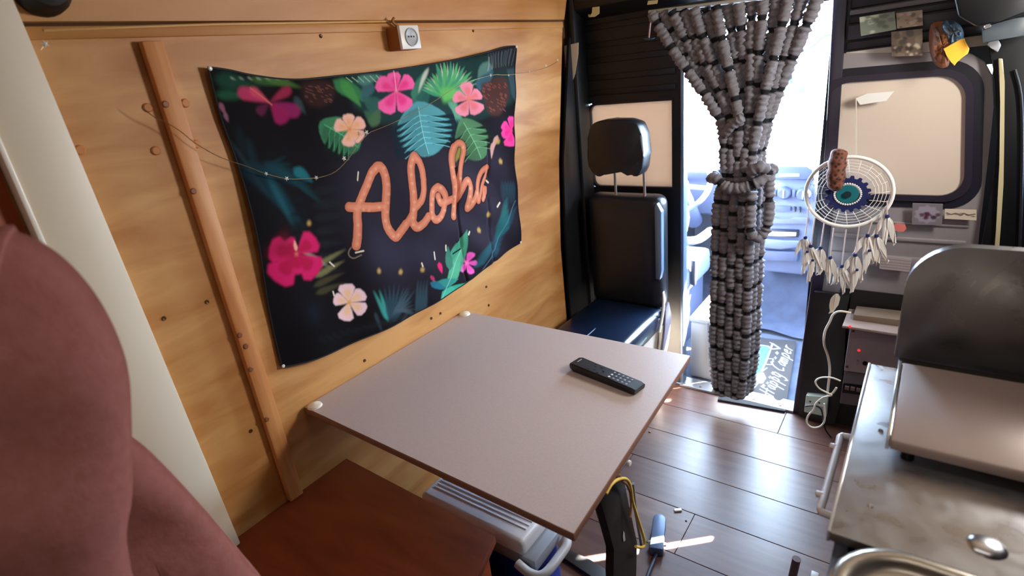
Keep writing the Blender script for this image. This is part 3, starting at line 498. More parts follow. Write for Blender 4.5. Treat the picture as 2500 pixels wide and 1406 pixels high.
# ================================================================= TAPESTRY
ART = [
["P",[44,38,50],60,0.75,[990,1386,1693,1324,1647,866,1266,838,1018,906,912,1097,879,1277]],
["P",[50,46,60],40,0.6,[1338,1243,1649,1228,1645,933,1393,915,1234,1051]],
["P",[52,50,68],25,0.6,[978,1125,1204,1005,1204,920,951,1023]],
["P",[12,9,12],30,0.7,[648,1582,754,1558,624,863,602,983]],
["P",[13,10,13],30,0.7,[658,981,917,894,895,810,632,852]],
["P",[18,52,62],5,0.85,[679,1378,676,1339,690,1307,709,1277,731,1246,756,1215,782,1182,771,1221,760,1258,748,1294,733,1327,714,1357]],
["P",[16,40,50],5,0.85,[662,1372,663,1345,676,1325,691,1307,710,1290,729,1272,750,1254,739,1278,728,1301,717,1324,704,1344,688,1362]],
["P",[24,62,72],5,0.85,[717,1366,719,1347,730,1334,743,1323,758,1312,773,1302,790,1291,781,1307,771,1322,762,1337,751,1350,738,1361]],
["P",[22,40,48],5,0.85,[695,1430,686,1408,685,1386,687,1365,689,1343,693,1320,696,1298,699,1321,702,1343,705,1366,706,1388,704,1410]],
["P",[24,34,40],5,0.85,[684,1459,676,1441,673,1424,672,1406,671,1388,671,1370,671,1351,675,1369,680,1388,684,1406,687,1424,688,1442]],
["P",[30,84,92],5,0.85,[717,1332,716,1308,721,1285,728,1262,736,1238,745,1214,755,1190,751,1215,747,1240,743,1265,738,1288,730,1311]],
["P",[34,50,58],2,0.6,[671,1384,670,1394,668,1403,664,1412,661,1420,657,1428,653,1437,655,1428,657,1419,659,1410,662,1401,665,1392]],
["P",[34,50,58],2,0.6,[675,1372,675,1382,672,1390,669,1399,665,1407,661,1415,658,1424,660,1415,662,1406,664,1397,666,1388,670,1380]],
["P",[34,50,58],2,0.6,[680,1360,679,1369,677,1378,673,1386,670,1394,666,1402,662,1410,664,1402,666,1393,668,1384,671,1376,674,1368]],
["P",[34,50,58],2,0.6,[684,1348,684,1357,681,1365,678,1373,674,1381,671,1389,667,1397,669,1388,671,1380,673,1372,675,1363,679,1355]],
["P",[34,50,58],2,0.6,[689,1335,688,1344,686,1352,682,1360,679,1368,675,1375,672,1383,673,1375,675,1367,677,1358,680,1350,683,1342]],
["P",[34,50,58],2,0.6,[693,1323,693,1331,690,1339,687,1347,684,1354,680,1362,676,1369,678,1361,680,1353,682,1345,685,1337,688,1330]],
["P",[34,50,58],2,0.6,[698,1310,698,1318,695,1326,692,1333,688,1341,685,1348,681,1355,683,1347,685,1339,687,1332,689,1324,692,1317]],
["P",[34,50,58],2,0.6,[703,1297,702,1305,700,1313,697,1320,693,1327,690,1334,686,1341,688,1333,690,1326,692,1318,694,1311,697,1304]],
["P",[34,50,58],2,0.6,[707,1284,707,1292,705,1299,702,1306,698,1313,695,1319,691,1326,693,1319,695,1312,697,1304,699,1297,702,1290]],
["P",[20,66,72],3,0.5,[736,1358,744,1356,752,1357,760,1359,768,1362,776,1365,783,1368,775,1368,767,1367,758,1367,750,1365,743,1363]],
["P",[20,66,72],3,0.5,[739,1354,747,1349,756,1347,766,1346,775,1346,785,1346,795,1346,786,1349,777,1352,767,1354,758,1356,749,1357]],
["P",[20,66,72],3,0.5,[742,1351,751,1343,761,1338,772,1334,784,1330,795,1327,807,1324,797,1329,787,1335,776,1341,766,1346,755,1350]],
["P",[20,66,72],3,0.5,[746,1347,755,1336,767,1328,779,1321,792,1314,806,1307,820,1300,808,1310,796,1319,784,1327,773,1335,760,1343]],
["P",[20,66,72],3,0.5,[749,1343,759,1330,772,1319,787,1308,802,1298,817,1287,833,1276,819,1289,806,1302,793,1314,779,1325,765,1336]],
["P",[20,66,72],3,0.5,[752,1340,764,1323,778,1309,794,1295,811,1281,828,1266,846,1252,831,1268,816,1285,801,1300,786,1315,770,1329]],
["P",[20,66,72],3,0.5,[756,1336,768,1317,785,1299,802,1281,821,1263,840,1245,860,1227,842,1247,826,1267,809,1286,792,1304,775,1322]],
["P",[20,66,72],3,0.5,[759,1332,773,1310,791,1288,810,1267,830,1246,852,1224,874,1201,854,1225,836,1249,817,1272,799,1294,780,1314]],
["P",[34,110,120],3,0.9,[791,1337,788,1322,794,1314,802,1308,813,1302,824,1297,835,1292,831,1302,827,1312,823,1322,817,1331,809,1337]],
["P",[30,32,38],4,0.8,[825,1267,843,1257,862,1254,881,1253,900,1254,921,1256,941,1258,921,1263,901,1268,882,1272,863,1275,844,1275]],
["P",[30,32,38],4,0.8,[820,1235,836,1223,854,1220,872,1219,890,1220,909,1221,929,1222,910,1228,891,1233,873,1238,856,1241,838,1242]],
["P",[30,32,38],4,0.8,[814,1201,829,1190,846,1186,863,1185,880,1185,898,1185,916,1186,899,1192,882,1198,865,1203,848,1207,831,1208]],
["P",[30,32,38],4,0.8,[808,1168,822,1156,838,1151,853,1150,870,1149,886,1150,903,1150,887,1157,872,1163,856,1169,840,1173,825,1174]],
["P",[30,32,38],4,0.8,[803,1134,815,1121,829,1117,844,1115,859,1114,875,1114,891,1114,876,1121,861,1128,847,1134,833,1138,818,1140]],
["P",[30,32,38],4,0.8,[797,1099,808,1086,821,1082,835,1079,849,1078,863,1078,878,1078,865,1085,851,1092,838,1099,825,1103,811,1105]],
["P",[30,32,38],4,0.8,[791,1065,801,1051,812,1046,825,1044,838,1042,852,1042,865,1042,853,1049,841,1056,829,1063,817,1068,805,1070]],
["P",[16,20,26],4,0.8,[805,1262,794,1267,785,1267,776,1265,767,1262,758,1258,750,1254,759,1253,769,1252,779,1251,788,1251,797,1253]],
["P",[16,20,26],4,0.8,[801,1231,790,1237,780,1237,770,1235,760,1232,751,1229,741,1225,752,1224,762,1222,772,1221,782,1221,792,1223]],
["P",[16,20,26],4,0.8,[797,1199,785,1206,774,1207,764,1205,753,1202,743,1199,733,1196,744,1194,755,1192,765,1190,776,1190,787,1191]],
["P",[16,20,26],4,0.8,[793,1168,781,1175,769,1176,758,1175,746,1172,735,1170,724,1167,736,1164,747,1162,759,1160,771,1159,782,1160]],
["P",[16,20,26],4,0.8,[789,1136,776,1144,763,1145,751,1144,739,1142,727,1140,716,1137,728,1134,740,1131,752,1129,765,1128,777,1128]],
["P",[16,20,26],4,0.8,[785,1103,771,1112,758,1113,745,1113,732,1112,719,1110,707,1108,720,1104,732,1101,746,1098,759,1096,772,1096]],
["P",[120,118,78],2.5,0.85,[770,1074,792,1070,811,1072,831,1077,850,1082,870,1088,890,1095,868,1094,847,1093,826,1091,806,1089,787,1085]],
["P",[120,118,78],2.5,0.85,[777,1051,796,1046,813,1047,830,1051,847,1055,865,1061,882,1066,863,1066,844,1066,826,1066,808,1064,791,1061]],
["P",[70,64,44],2.5,0.85,[764,1030,783,1023,801,1022,819,1024,836,1026,855,1030,873,1033,853,1035,834,1037,816,1039,798,1040,780,1038]],
["P",[70,64,44],2.5,0.85,[765,1009,782,1000,798,998,814,999,831,1000,848,1002,865,1004,847,1008,830,1011,813,1014,796,1016,780,1016]],
["P",[150,150,140],2,0.7,[757,1135,765,1119,776,1106,790,1094,804,1082,819,1070,834,1057,822,1072,810,1087,799,1101,786,1114,773,1126]],
["P",[28,70,52],5,0.8,[658,1556,667,1538,683,1531,702,1528,722,1527,743,1526,765,1526,749,1537,733,1547,717,1556,701,1563,682,1566]],
["P",[30,84,54],4,0.8,[652,1524,661,1513,673,1510,687,1509,701,1509,715,1510,730,1512,717,1517,705,1522,693,1527,681,1530,668,1530]],
["P",[52,92,44],3,0.8,[741,1550,754,1537,772,1532,791,1530,811,1529,831,1528,853,1528,835,1536,817,1543,800,1549,782,1554,763,1556]],
["P",[74,108,52],3,0.7,[773,1552,783,1539,798,1532,816,1527,834,1523,853,1520,873,1517,857,1526,842,1535,826,1543,811,1550,794,1555]],
["P",[170,180,160],1.5,0.5,[694,1555,695,1553,697,1551,699,1550,701,1549,704,1549,706,1548,705,1550,703,1551,702,1553,700,1555,698,1556]],
["P",[170,180,160],1.5,0.5,[715,1554,716,1551,717,1550,720,1549,722,1548,725,1547,727,1546,726,1548,724,1550,723,1552,721,1553,719,1554]],
["P",[170,180,160],1.5,0.5,[736,1552,737,1550,739,1548,741,1547,743,1546,746,1545,749,1545,747,1546,746,1548,744,1550,742,1552,740,1553]],
["P",[170,180,160],1.5,0.5,[758,1551,758,1548,760,1546,763,1545,765,1544,768,1544,771,1543,769,1545,768,1547,766,1548,764,1550,761,1551]],
["P",[170,180,160],1.5,0.5,[780,1549,781,1546,783,1545,785,1544,788,1543,791,1542,793,1541,792,1543,790,1545,788,1547,786,1548,784,1550]],
["P",[170,180,160],1.5,0.5,[803,1548,804,1545,806,1543,808,1542,811,1541,814,1540,817,1539,815,1541,813,1543,811,1545,809,1547,807,1548]],
["P",[170,180,160],1.5,0.5,[826,1546,827,1543,829,1541,832,1540,835,1539,838,1538,841,1537,839,1539,837,1541,835,1543,833,1545,830,1546]],
["P",[176,52,92],2.5,0.95,[776,1493,750,1517,732,1532,715,1534,705,1527,702,1516,712,1506,737,1500]],
["P",[140,34,92],2.5,0.95,[776,1493,800,1469,818,1453,836,1451,848,1460,853,1473,842,1484,815,1489]],
["P",[150,30,86],2.5,0.95,[776,1493,776,1466,777,1448,788,1441,804,1444,817,1453,817,1466,801,1478]],
["P",[150,40,70],2.5,0.95,[776,1493,808,1498,829,1502,840,1511,840,1520,833,1526,819,1523,801,1512]],
["P",[90,30,60],2.5,0.95,[776,1493,755,1490,742,1487,736,1480,739,1473,745,1467,754,1468,763,1478]],
["P",[200,70,100],2.5,0.95,[776,1493,763,1514,753,1527,743,1531,735,1528,731,1521,736,1512,752,1504]],
["L",[206,110,90],2,0.8,[737,1529,760,1509,780,1488],3.5],
["P",[150,90,110],1.5,0.8,[656,1506,652,1500,652,1495,654,1491,657,1486,659,1482,662,1478,663,1483,664,1488,664,1494,663,1498,662,1503]],
["P",[150,100,120],1.5,0.7,[661,1484,657,1480,657,1476,658,1472,660,1469,661,1466,663,1463,664,1466,665,1470,666,1474,666,1478,666,1481]],
["P",[54,32,30],5,0.9,[870,1527,874,1528,881,1529,888,1531,897,1532,905,1533,913,1533,921,1532,930,1531,939,1529,948,1526,955,1523,959,1519,962,1515,962,1509,962,1502,960,1496,956,1490,952,1485,947,1481,940,1477,931,1473,923,1470,914,1468,907,1468,900,1468,892,1470,885,1472,878,1475,873,1479,869,1484,867,1490,866,1498,867,1506,868,1515,869,1522,870,1527]],
["L",[110,72,60],1,0.7,[894,1520,900,1518],2.4],
["L",[110,72,60],1,0.7,[906,1517,912,1515],2.5],
["L",[110,72,60],1,0.7,[878,1509,883,1506],2.5],
["L",[110,72,60],1,0.7,[940,1485,946,1482],2.6],
["L",[110,72,60],1,0.7,[935,1511,940,1509],2.4],
["L",[110,72,60],1,0.7,[916,1511,921,1508],2.5],
["L",[110,72,60],1,0.7,[889,1520,895,1518],2.4],
["L",[110,72,60],1,0.7,[883,1485,888,1483],2.5],
["L",[110,72,60],1,0.7,[933,1486,939,1483],2.5],
["L",[110,72,60],1,0.7,[938,1512,944,1510],2.5],
["L",[110,72,60],1,0.7,[894,1497,899,1495],2.4],
["L",[110,72,60],1,0.7,[924,1484,930,1482],2.6],
["L",[110,72,60],1,0.7,[946,1517,952,1514],2.4],
["L",[110,72,60],1,0.7,[917,1493,922,1491],2.6],
["L",[110,72,60],1,0.7,[915,1515,920,1513],2.6],
["L",[110,72,60],1,0.7,[913,1519,919,1517],2.5],
["L",[110,72,60],1,0.7,[941,1482,947,1479],2.5],
["L",[110,72,60],1,0.7,[916,1510,922,1507],2.6],
["L",[110,72,60],1,0.7,[942,1495,948,1493],2.6],
["L",[110,72,60],1,0.7,[937,1483,942,1481],2.5],
["L",[110,72,60],1,0.7,[912,1505,917,1503],2.5],
["L",[110,72,60],1,0.7,[919,1504,924,1501],2.5],
["L",[110,72,60],1,0.7,[886,1512,891,1510],2.5],
["L",[110,72,60],1,0.7,[941,1519,947,1516],2.5],
["L",[110,72,60],1,0.7,[873,1499,879,1497],2.4],
["L",[110,72,60],1,0.7,[893,1502,898,1499],2.5],
["L",[110,72,60],1,0.7,[910,1508,915,1506],2.4],
["L",[110,72,60],1,0.7,[954,1511,960,1508],2.6],
["L",[110,72,60],1,0.7,[907,1515,912,1512],2.5],
["L",[110,72,60],1,0.7,[924,1510,929,1508],2.6],
["L",[110,72,60],1,0.7,[896,1492,901,1489],2.5],
["L",[110,72,60],1,0.7,[895,1500,901,1498],2.5],
["L",[110,72,60],1,0.7,[948,1516,953,1513],2.6],
["L",[110,72,60],1,0.7,[879,1516,885,1514],2.5],
["L",[110,72,60],1,0.7,[930,1494,936,1492],2.6],
["L",[110,72,60],1,0.7,[892,1511,897,1508],2.4],
["L",[110,72,60],1,0.7,[886,1505,891,1503],2.4],
["L",[110,72,60],1,0.7,[872,1496,878,1494],2.4],
["L",[110,72,60],1,0.7,[937,1478,942,1476],2.6],
["L",[110,72,60],1,0.7,[923,1480,929,1477],2.8],
["P",[60,80,84],3,0.7,[845,1500,839,1491,841,1483,845,1476,850,1469,855,1462,861,1455,861,1464,861,1472,860,1481,859,1488,855,1496]],
["P",[30,60,58],8,0.8,[1018,1542,1726,1560,1732,1392,1377,1328,1097,1404,1009,1458]],
["P",[54,120,74],2,0.9,[964,1528,966,1504,981,1491,1002,1482,1024,1475,1049,1468,1074,1462,1061,1479,1048,1495,1033,1510,1017,1523,997,1532]],
["P",[70,140,70],2,0.9,[988,1527,982,1509,987,1497,997,1485,1009,1474,1022,1464,1036,1453,1033,1468,1030,1483,1025,1497,1019,1510,1009,1521]],
["P",[60,96,104],2,0.9,[1088,1514,1065,1513,1055,1506,1049,1497,1045,1487,1042,1476,1039,1466,1053,1471,1066,1476,1079,1482,1089,1489,1095,1498]],
["P",[78,128,120],2,0.9,[1037,1518,1052,1508,1067,1508,1083,1511,1098,1516,1113,1521,1129,1527,1113,1530,1097,1532,1081,1534,1066,1534,1051,1531]],
["P",[48,92,84],2,0.9,[1105,1436,1114,1458,1105,1467,1092,1473,1077,1476,1060,1479,1043,1481,1047,1469,1051,1457,1056,1446,1063,1436,1076,1430]],
["P",[54,96,70],2,0.9,[1090,1405,1097,1422,1090,1430,1080,1435,1067,1439,1054,1441,1041,1444,1043,1434,1046,1424,1050,1414,1056,1406,1066,1401]],
["P",[72,104,72],2,0.9,[1058,1398,1080,1399,1089,1406,1094,1415,1097,1425,1099,1435,1100,1446,1088,1440,1075,1435,1064,1429,1055,1422,1050,1413]],
["L",[160,190,160],1,0.7,[1008,1531,1023,1519],3.2],
["L",[160,190,160],1,0.7,[1027,1530,1042,1518],3.3],
["L",[160,190,160],1,0.7,[1047,1530,1061,1516],3.3],
["L",[160,190,160],1,0.7,[1066,1529,1081,1515],3.5],
["L",[160,190,160],1,0.7,[1086,1529,1101,1513],3.6],
["L",[160,190,160],1,0.7,[1107,1529,1122,1511],3.5],
["P",[60,120,96],2,0.9,[1237,1445,1272,1450,1287,1464,1297,1480,1302,1497,1307,1514,1311,1532,1290,1520,1270,1508,1252,1496,1236,1482,1227,1467]],
["P",[40,92,80],2,0.9,[1207,1389,1252,1395,1278,1413,1297,1434,1313,1457,1327,1482,1341,1506,1309,1490,1278,1475,1249,1459,1224,1442,1205,1421]],
["P",[58,110,92],2,0.9,[1248,1455,1219,1453,1206,1444,1197,1432,1191,1420,1187,1406,1182,1393,1199,1400,1217,1407,1233,1415,1247,1424,1256,1436]],
["P",[200,206,190],2,0.9,[1321,1537,1304,1527,1293,1516,1283,1503,1275,1491,1267,1478,1260,1466,1272,1477,1285,1488,1297,1499,1308,1510,1317,1523]],
["P",[90,130,120],2,0.9,[1615,1539,1583,1535,1570,1526,1564,1515,1561,1502,1559,1490,1557,1477,1575,1485,1592,1492,1609,1501,1621,1510,1628,1521]],
["P",[56,100,116],2,0.9,[1552,1451,1588,1450,1605,1458,1615,1470,1622,1483,1628,1497,1632,1511,1610,1505,1588,1499,1569,1492,1552,1483,1542,1472]],
["P",[66,148,110],1.5,0.95,[1389,1451,1374,1464,1355,1470,1336,1473,1316,1475,1295,1477,1276,1478,1292,1471,1309,1463,1326,1456,1344,1451,1364,1447]],
["P",[188,206,176],1,0.9,[1352,1463,1343,1469,1332,1473,1321,1476,1310,1479,1299,1482,1288,1484,1297,1480,1307,1476,1318,1472,1328,1468,1339,1465]],
["P",[84,170,104],1.5,0.95,[1389,1451,1380,1466,1364,1474,1345,1481,1327,1486,1308,1490,1289,1495,1302,1485,1316,1475,1330,1466,1346,1458,1364,1451]],
["P",[188,206,176],1,0.9,[1358,1469,1351,1476,1342,1481,1332,1486,1322,1490,1313,1495,1303,1499,1311,1493,1319,1488,1327,1482,1336,1477,1346,1472]],
["P",[66,148,110],1.5,0.95,[1389,1451,1386,1467,1373,1478,1358,1487,1341,1495,1325,1502,1308,1509,1317,1497,1327,1486,1337,1475,1349,1464,1364,1455]],
["P",[188,206,176],1,0.9,[1365,1473,1361,1481,1354,1487,1347,1494,1339,1500,1331,1505,1323,1511,1329,1504,1335,1498,1341,1491,1347,1484,1355,1478]],
["P",[84,170,104],1.5,0.95,[1389,1451,1392,1467,1384,1479,1372,1491,1359,1501,1346,1511,1332,1520,1337,1507,1342,1495,1348,1482,1355,1470,1367,1459]],
["P",[188,206,176],1,0.9,[1374,1476,1373,1484,1369,1492,1364,1499,1359,1506,1353,1513,1348,1520,1351,1512,1354,1505,1357,1497,1361,1490,1366,1483]],
["P",[66,148,110],1.5,0.95,[1389,1451,1396,1470,1392,1487,1383,1504,1373,1519,1362,1535,1351,1550,1352,1533,1354,1516,1356,1499,1360,1482,1369,1466]],
["P",[188,206,176],1,0.9,[1384,1478,1385,1490,1384,1502,1381,1514,1378,1525,1374,1537,1371,1548,1371,1537,1372,1525,1373,1513,1375,1501,1378,1489]],
["P",[84,170,104],1.5,0.95,[1389,1451,1404,1468,1406,1486,1404,1503,1400,1521,1395,1538,1390,1554,1384,1537,1379,1520,1375,1503,1373,1486,1375,1468]],
["P",[188,206,176],1,0.9,[1394,1478,1400,1489,1403,1501,1405,1514,1406,1526,1407,1538,1408,1550,1405,1538,1401,1526,1398,1514,1395,1502,1393,1490]],
["P",[66,148,110],1.5,0.95,[1389,1451,1410,1466,1419,1483,1424,1500,1426,1518,1428,1535,1430,1553,1418,1536,1406,1520,1395,1504,1387,1487,1382,1470]],
["P",[188,206,176],1,0.9,[1404,1476,1415,1487,1422,1498,1429,1510,1435,1521,1441,1533,1446,1545,1438,1534,1430,1523,1422,1511,1414,1500,1408,1488]],
["P",[84,170,104],1.5,0.95,[1389,1451,1415,1462,1430,1477,1442,1493,1451,1510,1460,1528,1469,1545,1450,1531,1433,1516,1416,1502,1401,1487,1389,1471]],
["P",[188,206,176],1,0.9,[1414,1473,1428,1482,1440,1492,1451,1502,1461,1513,1472,1524,1482,1535,1469,1525,1457,1515,1444,1505,1433,1495,1422,1485]],
["P",[66,148,110],1.5,0.95,[1389,1451,1419,1458,1439,1470,1457,1484,1473,1499,1489,1515,1504,1531,1480,1520,1457,1508,1435,1496,1414,1484,1397,1470]],
["P",[188,206,176],1,0.9,[1421,1469,1439,1475,1455,1483,1469,1492,1484,1500,1499,1510,1513,1519,1497,1511,1480,1503,1464,1495,1449,1487,1434,1479]],
["P",[84,170,104],1.5,0.95,[1389,1451,1420,1453,1445,1462,1468,1473,1490,1485,1512,1498,1534,1512,1505,1504,1478,1496,1451,1488,1426,1479,1404,1468]],
["P",[188,206,176],1,0.9,[1427,1463,1447,1467,1465,1472,1483,1478,1501,1485,1519,1491,1538,1498,1518,1493,1499,1488,1480,1483,1461,1477,1443,1471]],
["P",[66,148,110],1.5,0.95,[1389,1451,1420,1448,1448,1453,1475,1460,1501,1469,1528,1478,1555,1488,1524,1485,1494,1482,1464,1478,1436,1473,1410,1465]],
["P",[188,206,176],1,0.9,[1431,1457,1452,1457,1472,1460,1492,1463,1512,1466,1532,1470,1553,1474,1532,1472,1511,1470,1490,1468,1470,1465,1450,1462]],
["P",[84,170,104],1.5,0.95,[1389,1451,1412,1443,1434,1443,1456,1445,1478,1449,1500,1454,1523,1459,1499,1461,1475,1463,1452,1464,1430,1464,1409,1461]],
["P",[188,206,176],1,0.9,[1432,1450,1446,1447,1459,1447,1473,1447,1487,1447,1501,1448,1515,1449,1501,1450,1487,1451,1473,1452,1459,1453,1446,1452]],
["P",[66,148,110],1.5,0.95,[1389,1451,1408,1440,1430,1436,1452,1435,1475,1436,1498,1437,1523,1438,1500,1444,1478,1449,1456,1454,1434,1457,1412,1458]],
["P",[188,206,176],1,0.9,[1431,1444,1443,1439,1456,1436,1469,1434,1483,1433,1497,1431,1511,1429,1498,1433,1484,1436,1471,1439,1458,1442,1445,1444]],
["P",[110,196,100],6,0.9,[1362,1474,1429,1472,1438,1436,1371,1430]],
["P",[96,160,130],2,0.85,[1391,1434,1392,1419,1402,1406,1413,1393,1427,1381,1441,1369,1455,1356,1448,1371,1440,1385,1432,1399,1423,1412,1411,1425]],
["P",[96,160,130],2,0.85,[1403,1433,1399,1419,1403,1407,1411,1395,1419,1383,1429,1371,1439,1358,1437,1372,1434,1385,1431,1398,1426,1411,1419,1423]],
["P",[96,160,130],2,0.85,[1414,1432,1405,1420,1405,1408,1408,1396,1413,1385,1418,1373,1423,1360,1425,1373,1428,1385,1429,1397,1429,1409,1426,1421]],
["P",[96,160,130],2,0.85,[1426,1431,1413,1421,1408,1410,1406,1398,1406,1387,1406,1375,1407,1363,1414,1373,1421,1384,1427,1395,1432,1407,1434,1418]],
["L",[150,165,165],2,0.6,[1622,1551,1605,1510],5.3],
["L",[150,165,165],2,0.6,[1643,1554,1626,1513],5.2],
["L",[150,165,165],2,0.6,[1665,1557,1647,1516],5.5],
["L",[150,165,165],2,0.6,[1687,1560,1669,1518],5.5],
["L",[150,165,165],2,0.6,[1709,1563,1692,1521],5.4],
["L",[150,165,165],2,0.6,[1732,1566,1714,1524],5.7],
["L",[150,165,165],2,0.6,[1755,1570,1737,1527],5.7],
["P",[38,40,44],6,0.8,[1632,1567,1783,1581,1773,1502,1630,1501]],
["L",[90,96,100],1.5,0.6,[1624,1562,1601,1516],3.5],
["L",[90,96,100],1.5,0.6,[1641,1563,1617,1516],3.5],
["L",[90,96,100],1.5,0.6,[1657,1564,1634,1516],3.7],
["L",[90,96,100],1.5,0.6,[1674,1565,1650,1517],3.5],
["L",[90,96,100],1.5,0.6,[1691,1567,1667,1517],3.6],
["L",[90,96,100],1.5,0.6,[1708,1568,1684,1517],3.7],
["L",[90,96,100],1.5,0.6,[1725,1569,1701,1518],3.7],
["L",[90,96,100],1.5,0.6,[1743,1571,1718,1518],3.8],
["L",[90,96,100],1.5,0.6,[1761,1572,1735,1519],3.9],
["L",[90,96,100],1.5,0.6,[1779,1573,1753,1519],3.9],
["P",[78,44,40],5,0.9,[1569,1469,1582,1472,1602,1475,1625,1479,1649,1482,1670,1483,1686,1481,1696,1473,1703,1462,1707,1449,1709,1435,1708,1421,1705,1409,1698,1399,1689,1388,1677,1379,1663,1370,1650,1364,1638,1360,1626,1359,1613,1359,1600,1361,1588,1365,1578,1371,1571,1379,1567,1391,1565,1408,1566,1426,1567,1444,1568,1459,1569,1469]],
["L",[130,72,60],1,0.7,[1571,1446,1579,1441],4.4],
["L",[130,72,60],1,0.7,[1676,1390,1685,1385],4.9],
["L",[130,72,60],1,0.7,[1605,1382,1613,1377],4.7],
["L",[130,72,60],1,0.7,[1633,1391,1641,1386],4.8],
["L",[130,72,60],1,0.7,[1605,1452,1613,1447],4.5],
["L",[130,72,60],1,0.7,[1624,1455,1632,1450],4.6],
["L",[130,72,60],1,0.7,[1601,1381,1609,1376],4.8],
["L",[130,72,60],1,0.7,[1613,1468,1621,1463],4.5],
["L",[130,72,60],1,0.7,[1576,1456,1584,1452],4.4],
["L",[130,72,60],1,0.7,[1661,1431,1670,1426],4.8],
["L",[130,72,60],1,0.7,[1606,1460,1614,1456],4.6],
["L",[130,72,60],1,0.7,[1685,1423,1694,1418],4.9],
["L",[130,72,60],1,0.7,[1597,1464,1605,1460],4.4],
["L",[130,72,60],1,0.7,[1577,1456,1585,1452],4.3],
["L",[130,72,60],1,0.7,[1652,1452,1660,1447],4.6],
["L",[130,72,60],1,0.7,[1570,1428,1578,1423],4.5],
["L",[130,72,60],1,0.7,[1585,1379,1593,1374],4.5],
["L",[130,72,60],1,0.7,[1578,1423,1587,1418],4.4],
["L",[130,72,60],1,0.7,[1659,1427,1668,1422],4.7],
["L",[130,72,60],1,0.7,[1685,1418,1693,1412],4.8],
["L",[130,72,60],1,0.7,[1595,1433,1603,1428],4.4],
["L",[130,72,60],1,0.7,[1570,1434,1579,1429],4.4],
["L",[130,72,60],1,0.7,[1587,1389,1595,1384],4.5],
["L",[130,72,60],1,0.7,[1664,1418,1673,1413],4.8],
["L",[130,72,60],1,0.7,[1573,1449,1581,1444],4.5],
["L",[130,72,60],1,0.7,[1598,1451,1607,1446],4.5],
["L",[130,72,60],1,0.7,[1585,1391,1593,1386],4.5],
["L",[130,72,60],1,0.7,[1589,1466,1598,1461],4.4],
["L",[130,72,60],1,0.7,[1675,1410,1684,1405],4.8],
["L",[130,72,60],1,0.7,[1686,1425,1695,1419],4.9],
["L",[130,72,60],1,0.7,[1670,1402,1679,1397],4.8],
["L",[130,72,60],1,0.7,[1655,1395,1664,1390],4.7],
["L",[130,72,60],1,0.7,[1631,1459,1639,1454],4.4],
["L",[130,72,60],1,0.7,[1582,1391,1591,1386],4.5],
["L",[130,72,60],1,0.7,[1665,1377,1674,1372],4.9],
["L",[130,72,60],1,0.7,[1601,1409,1610,1404],4.5],
["L",[130,72,60],1,0.7,[1658,1405,1667,1399],4.8],
["L",[130,72,60],1,0.7,[1662,1415,1671,1410],4.7],
["L",[130,72,60],1,0.7,[1639,1402,1648,1397],4.7],
["L",[130,72,60],1,0.7,[1588,1386,1597,1381],4.5],
["L",[130,72,60],1,0.7,[1688,1456,1697,1451],4.7],
["L",[130,72,60],1,0.7,[1674,1372,1683,1367],4.8],
["L",[130,72,60],1,0.7,[1653,1461,1661,1456],4.6],
["L",[130,72,60],1,0.7,[1680,1451,1689,1446],4.7],
["L",[130,72,60],1,0.7,[1679,1400,1688,1395],4.8],
["L",[130,72,60],1,0.7,[1578,1456,1586,1452],4.4],
["L",[130,72,60],1,0.7,[1639,1413,1648,1408],4.7],
["L",[130,72,60],1,0.7,[1646,1379,1655,1374],4.9],
["L",[130,72,60],1,0.7,[1599,1469,1608,1465],4.4],
["L",[130,72,60],1,0.7,[1685,1462,1694,1457],4.6],
["P",[60,84,90],4,0.7,[1718,1506,1772,1509,1747,1391,1722,1422]],
["P",[60,122,84],1.5,1.0,[894,1433,887,1422,886,1408,887,1394,890,1382,897,1371,906,1361,919,1353,933,1346,949,1342,965,1340,979,1340,992,1343,1002,1349,1009,1357,1013,1367,1014,1378,1012,1390,1006,1403,997,1415,987,1425,974,1432,959,1437,943,1440,926,1440,908,1439]],
["P",[43,87,60],3,0.6,[905,1425,893,1410,890,1392,897,1373,911,1356,932,1343,957,1337,982,1339,1002,1349]],
["L",[14,24,20],1,1.0,[914,1401,912,1398,909,1394,906,1389,903,1383,900,1375,898,1370],2.4],
["P",[14,24,20],1,1.0,[909,1392,883,1368,894,1359]],
["L",[81,164,113],1,0.7,[920,1413,917,1408,913,1401,910,1394,908,1385,906,1375,905,1369],2.0],
["L",[14,24,20],1,1.0,[927,1391,925,1388,922,1384,919,1379,916,1372,912,1365,910,1360],2.4],
["P",[14,24,20],1,1.0,[921,1382,895,1357,906,1348]],
["L",[81,164,113],1,0.7,[932,1403,930,1398,926,1391,923,1384,921,1375,919,1365,917,1358],2.0],
["L",[14,24,20],1,1.0,[940,1381,938,1378,935,1374,932,1369,928,1362,925,1355,923,1350],2.6],
["P",[14,24,20],1,1.0,[934,1372,908,1347,919,1337]],
["L",[81,164,113],1,0.7,[945,1393,943,1388,939,1381,936,1373,933,1364,932,1355,930,1348],2.0],
["L",[14,24,20],1,1.0,[953,1371,951,1368,948,1363,945,1358,941,1351,938,1344,936,1339],2.4],
["P",[14,24,20],1,1.0,[947,1361,921,1336,932,1327]],
["L",[81,164,113],1,0.7,[958,1383,956,1378,952,1371,949,1363,947,1354,945,1344,943,1337],2.0],
["L",[14,24,20],1,1.0,[966,1360,964,1357,961,1352,958,1347,955,1341,951,1333,949,1328],2.6],
["P",[14,24,20],1,1.0,[961,1351,934,1325,945,1316]],
["L",[81,164,113],1,0.7,[972,1372,969,1367,966,1360,962,1352,960,1343,958,1333,957,1326],2.0],
["L",[14,24,20],1,1.0,[934,1418,938,1419,944,1422,950,1424,958,1427,968,1430,974,1432],2.4],
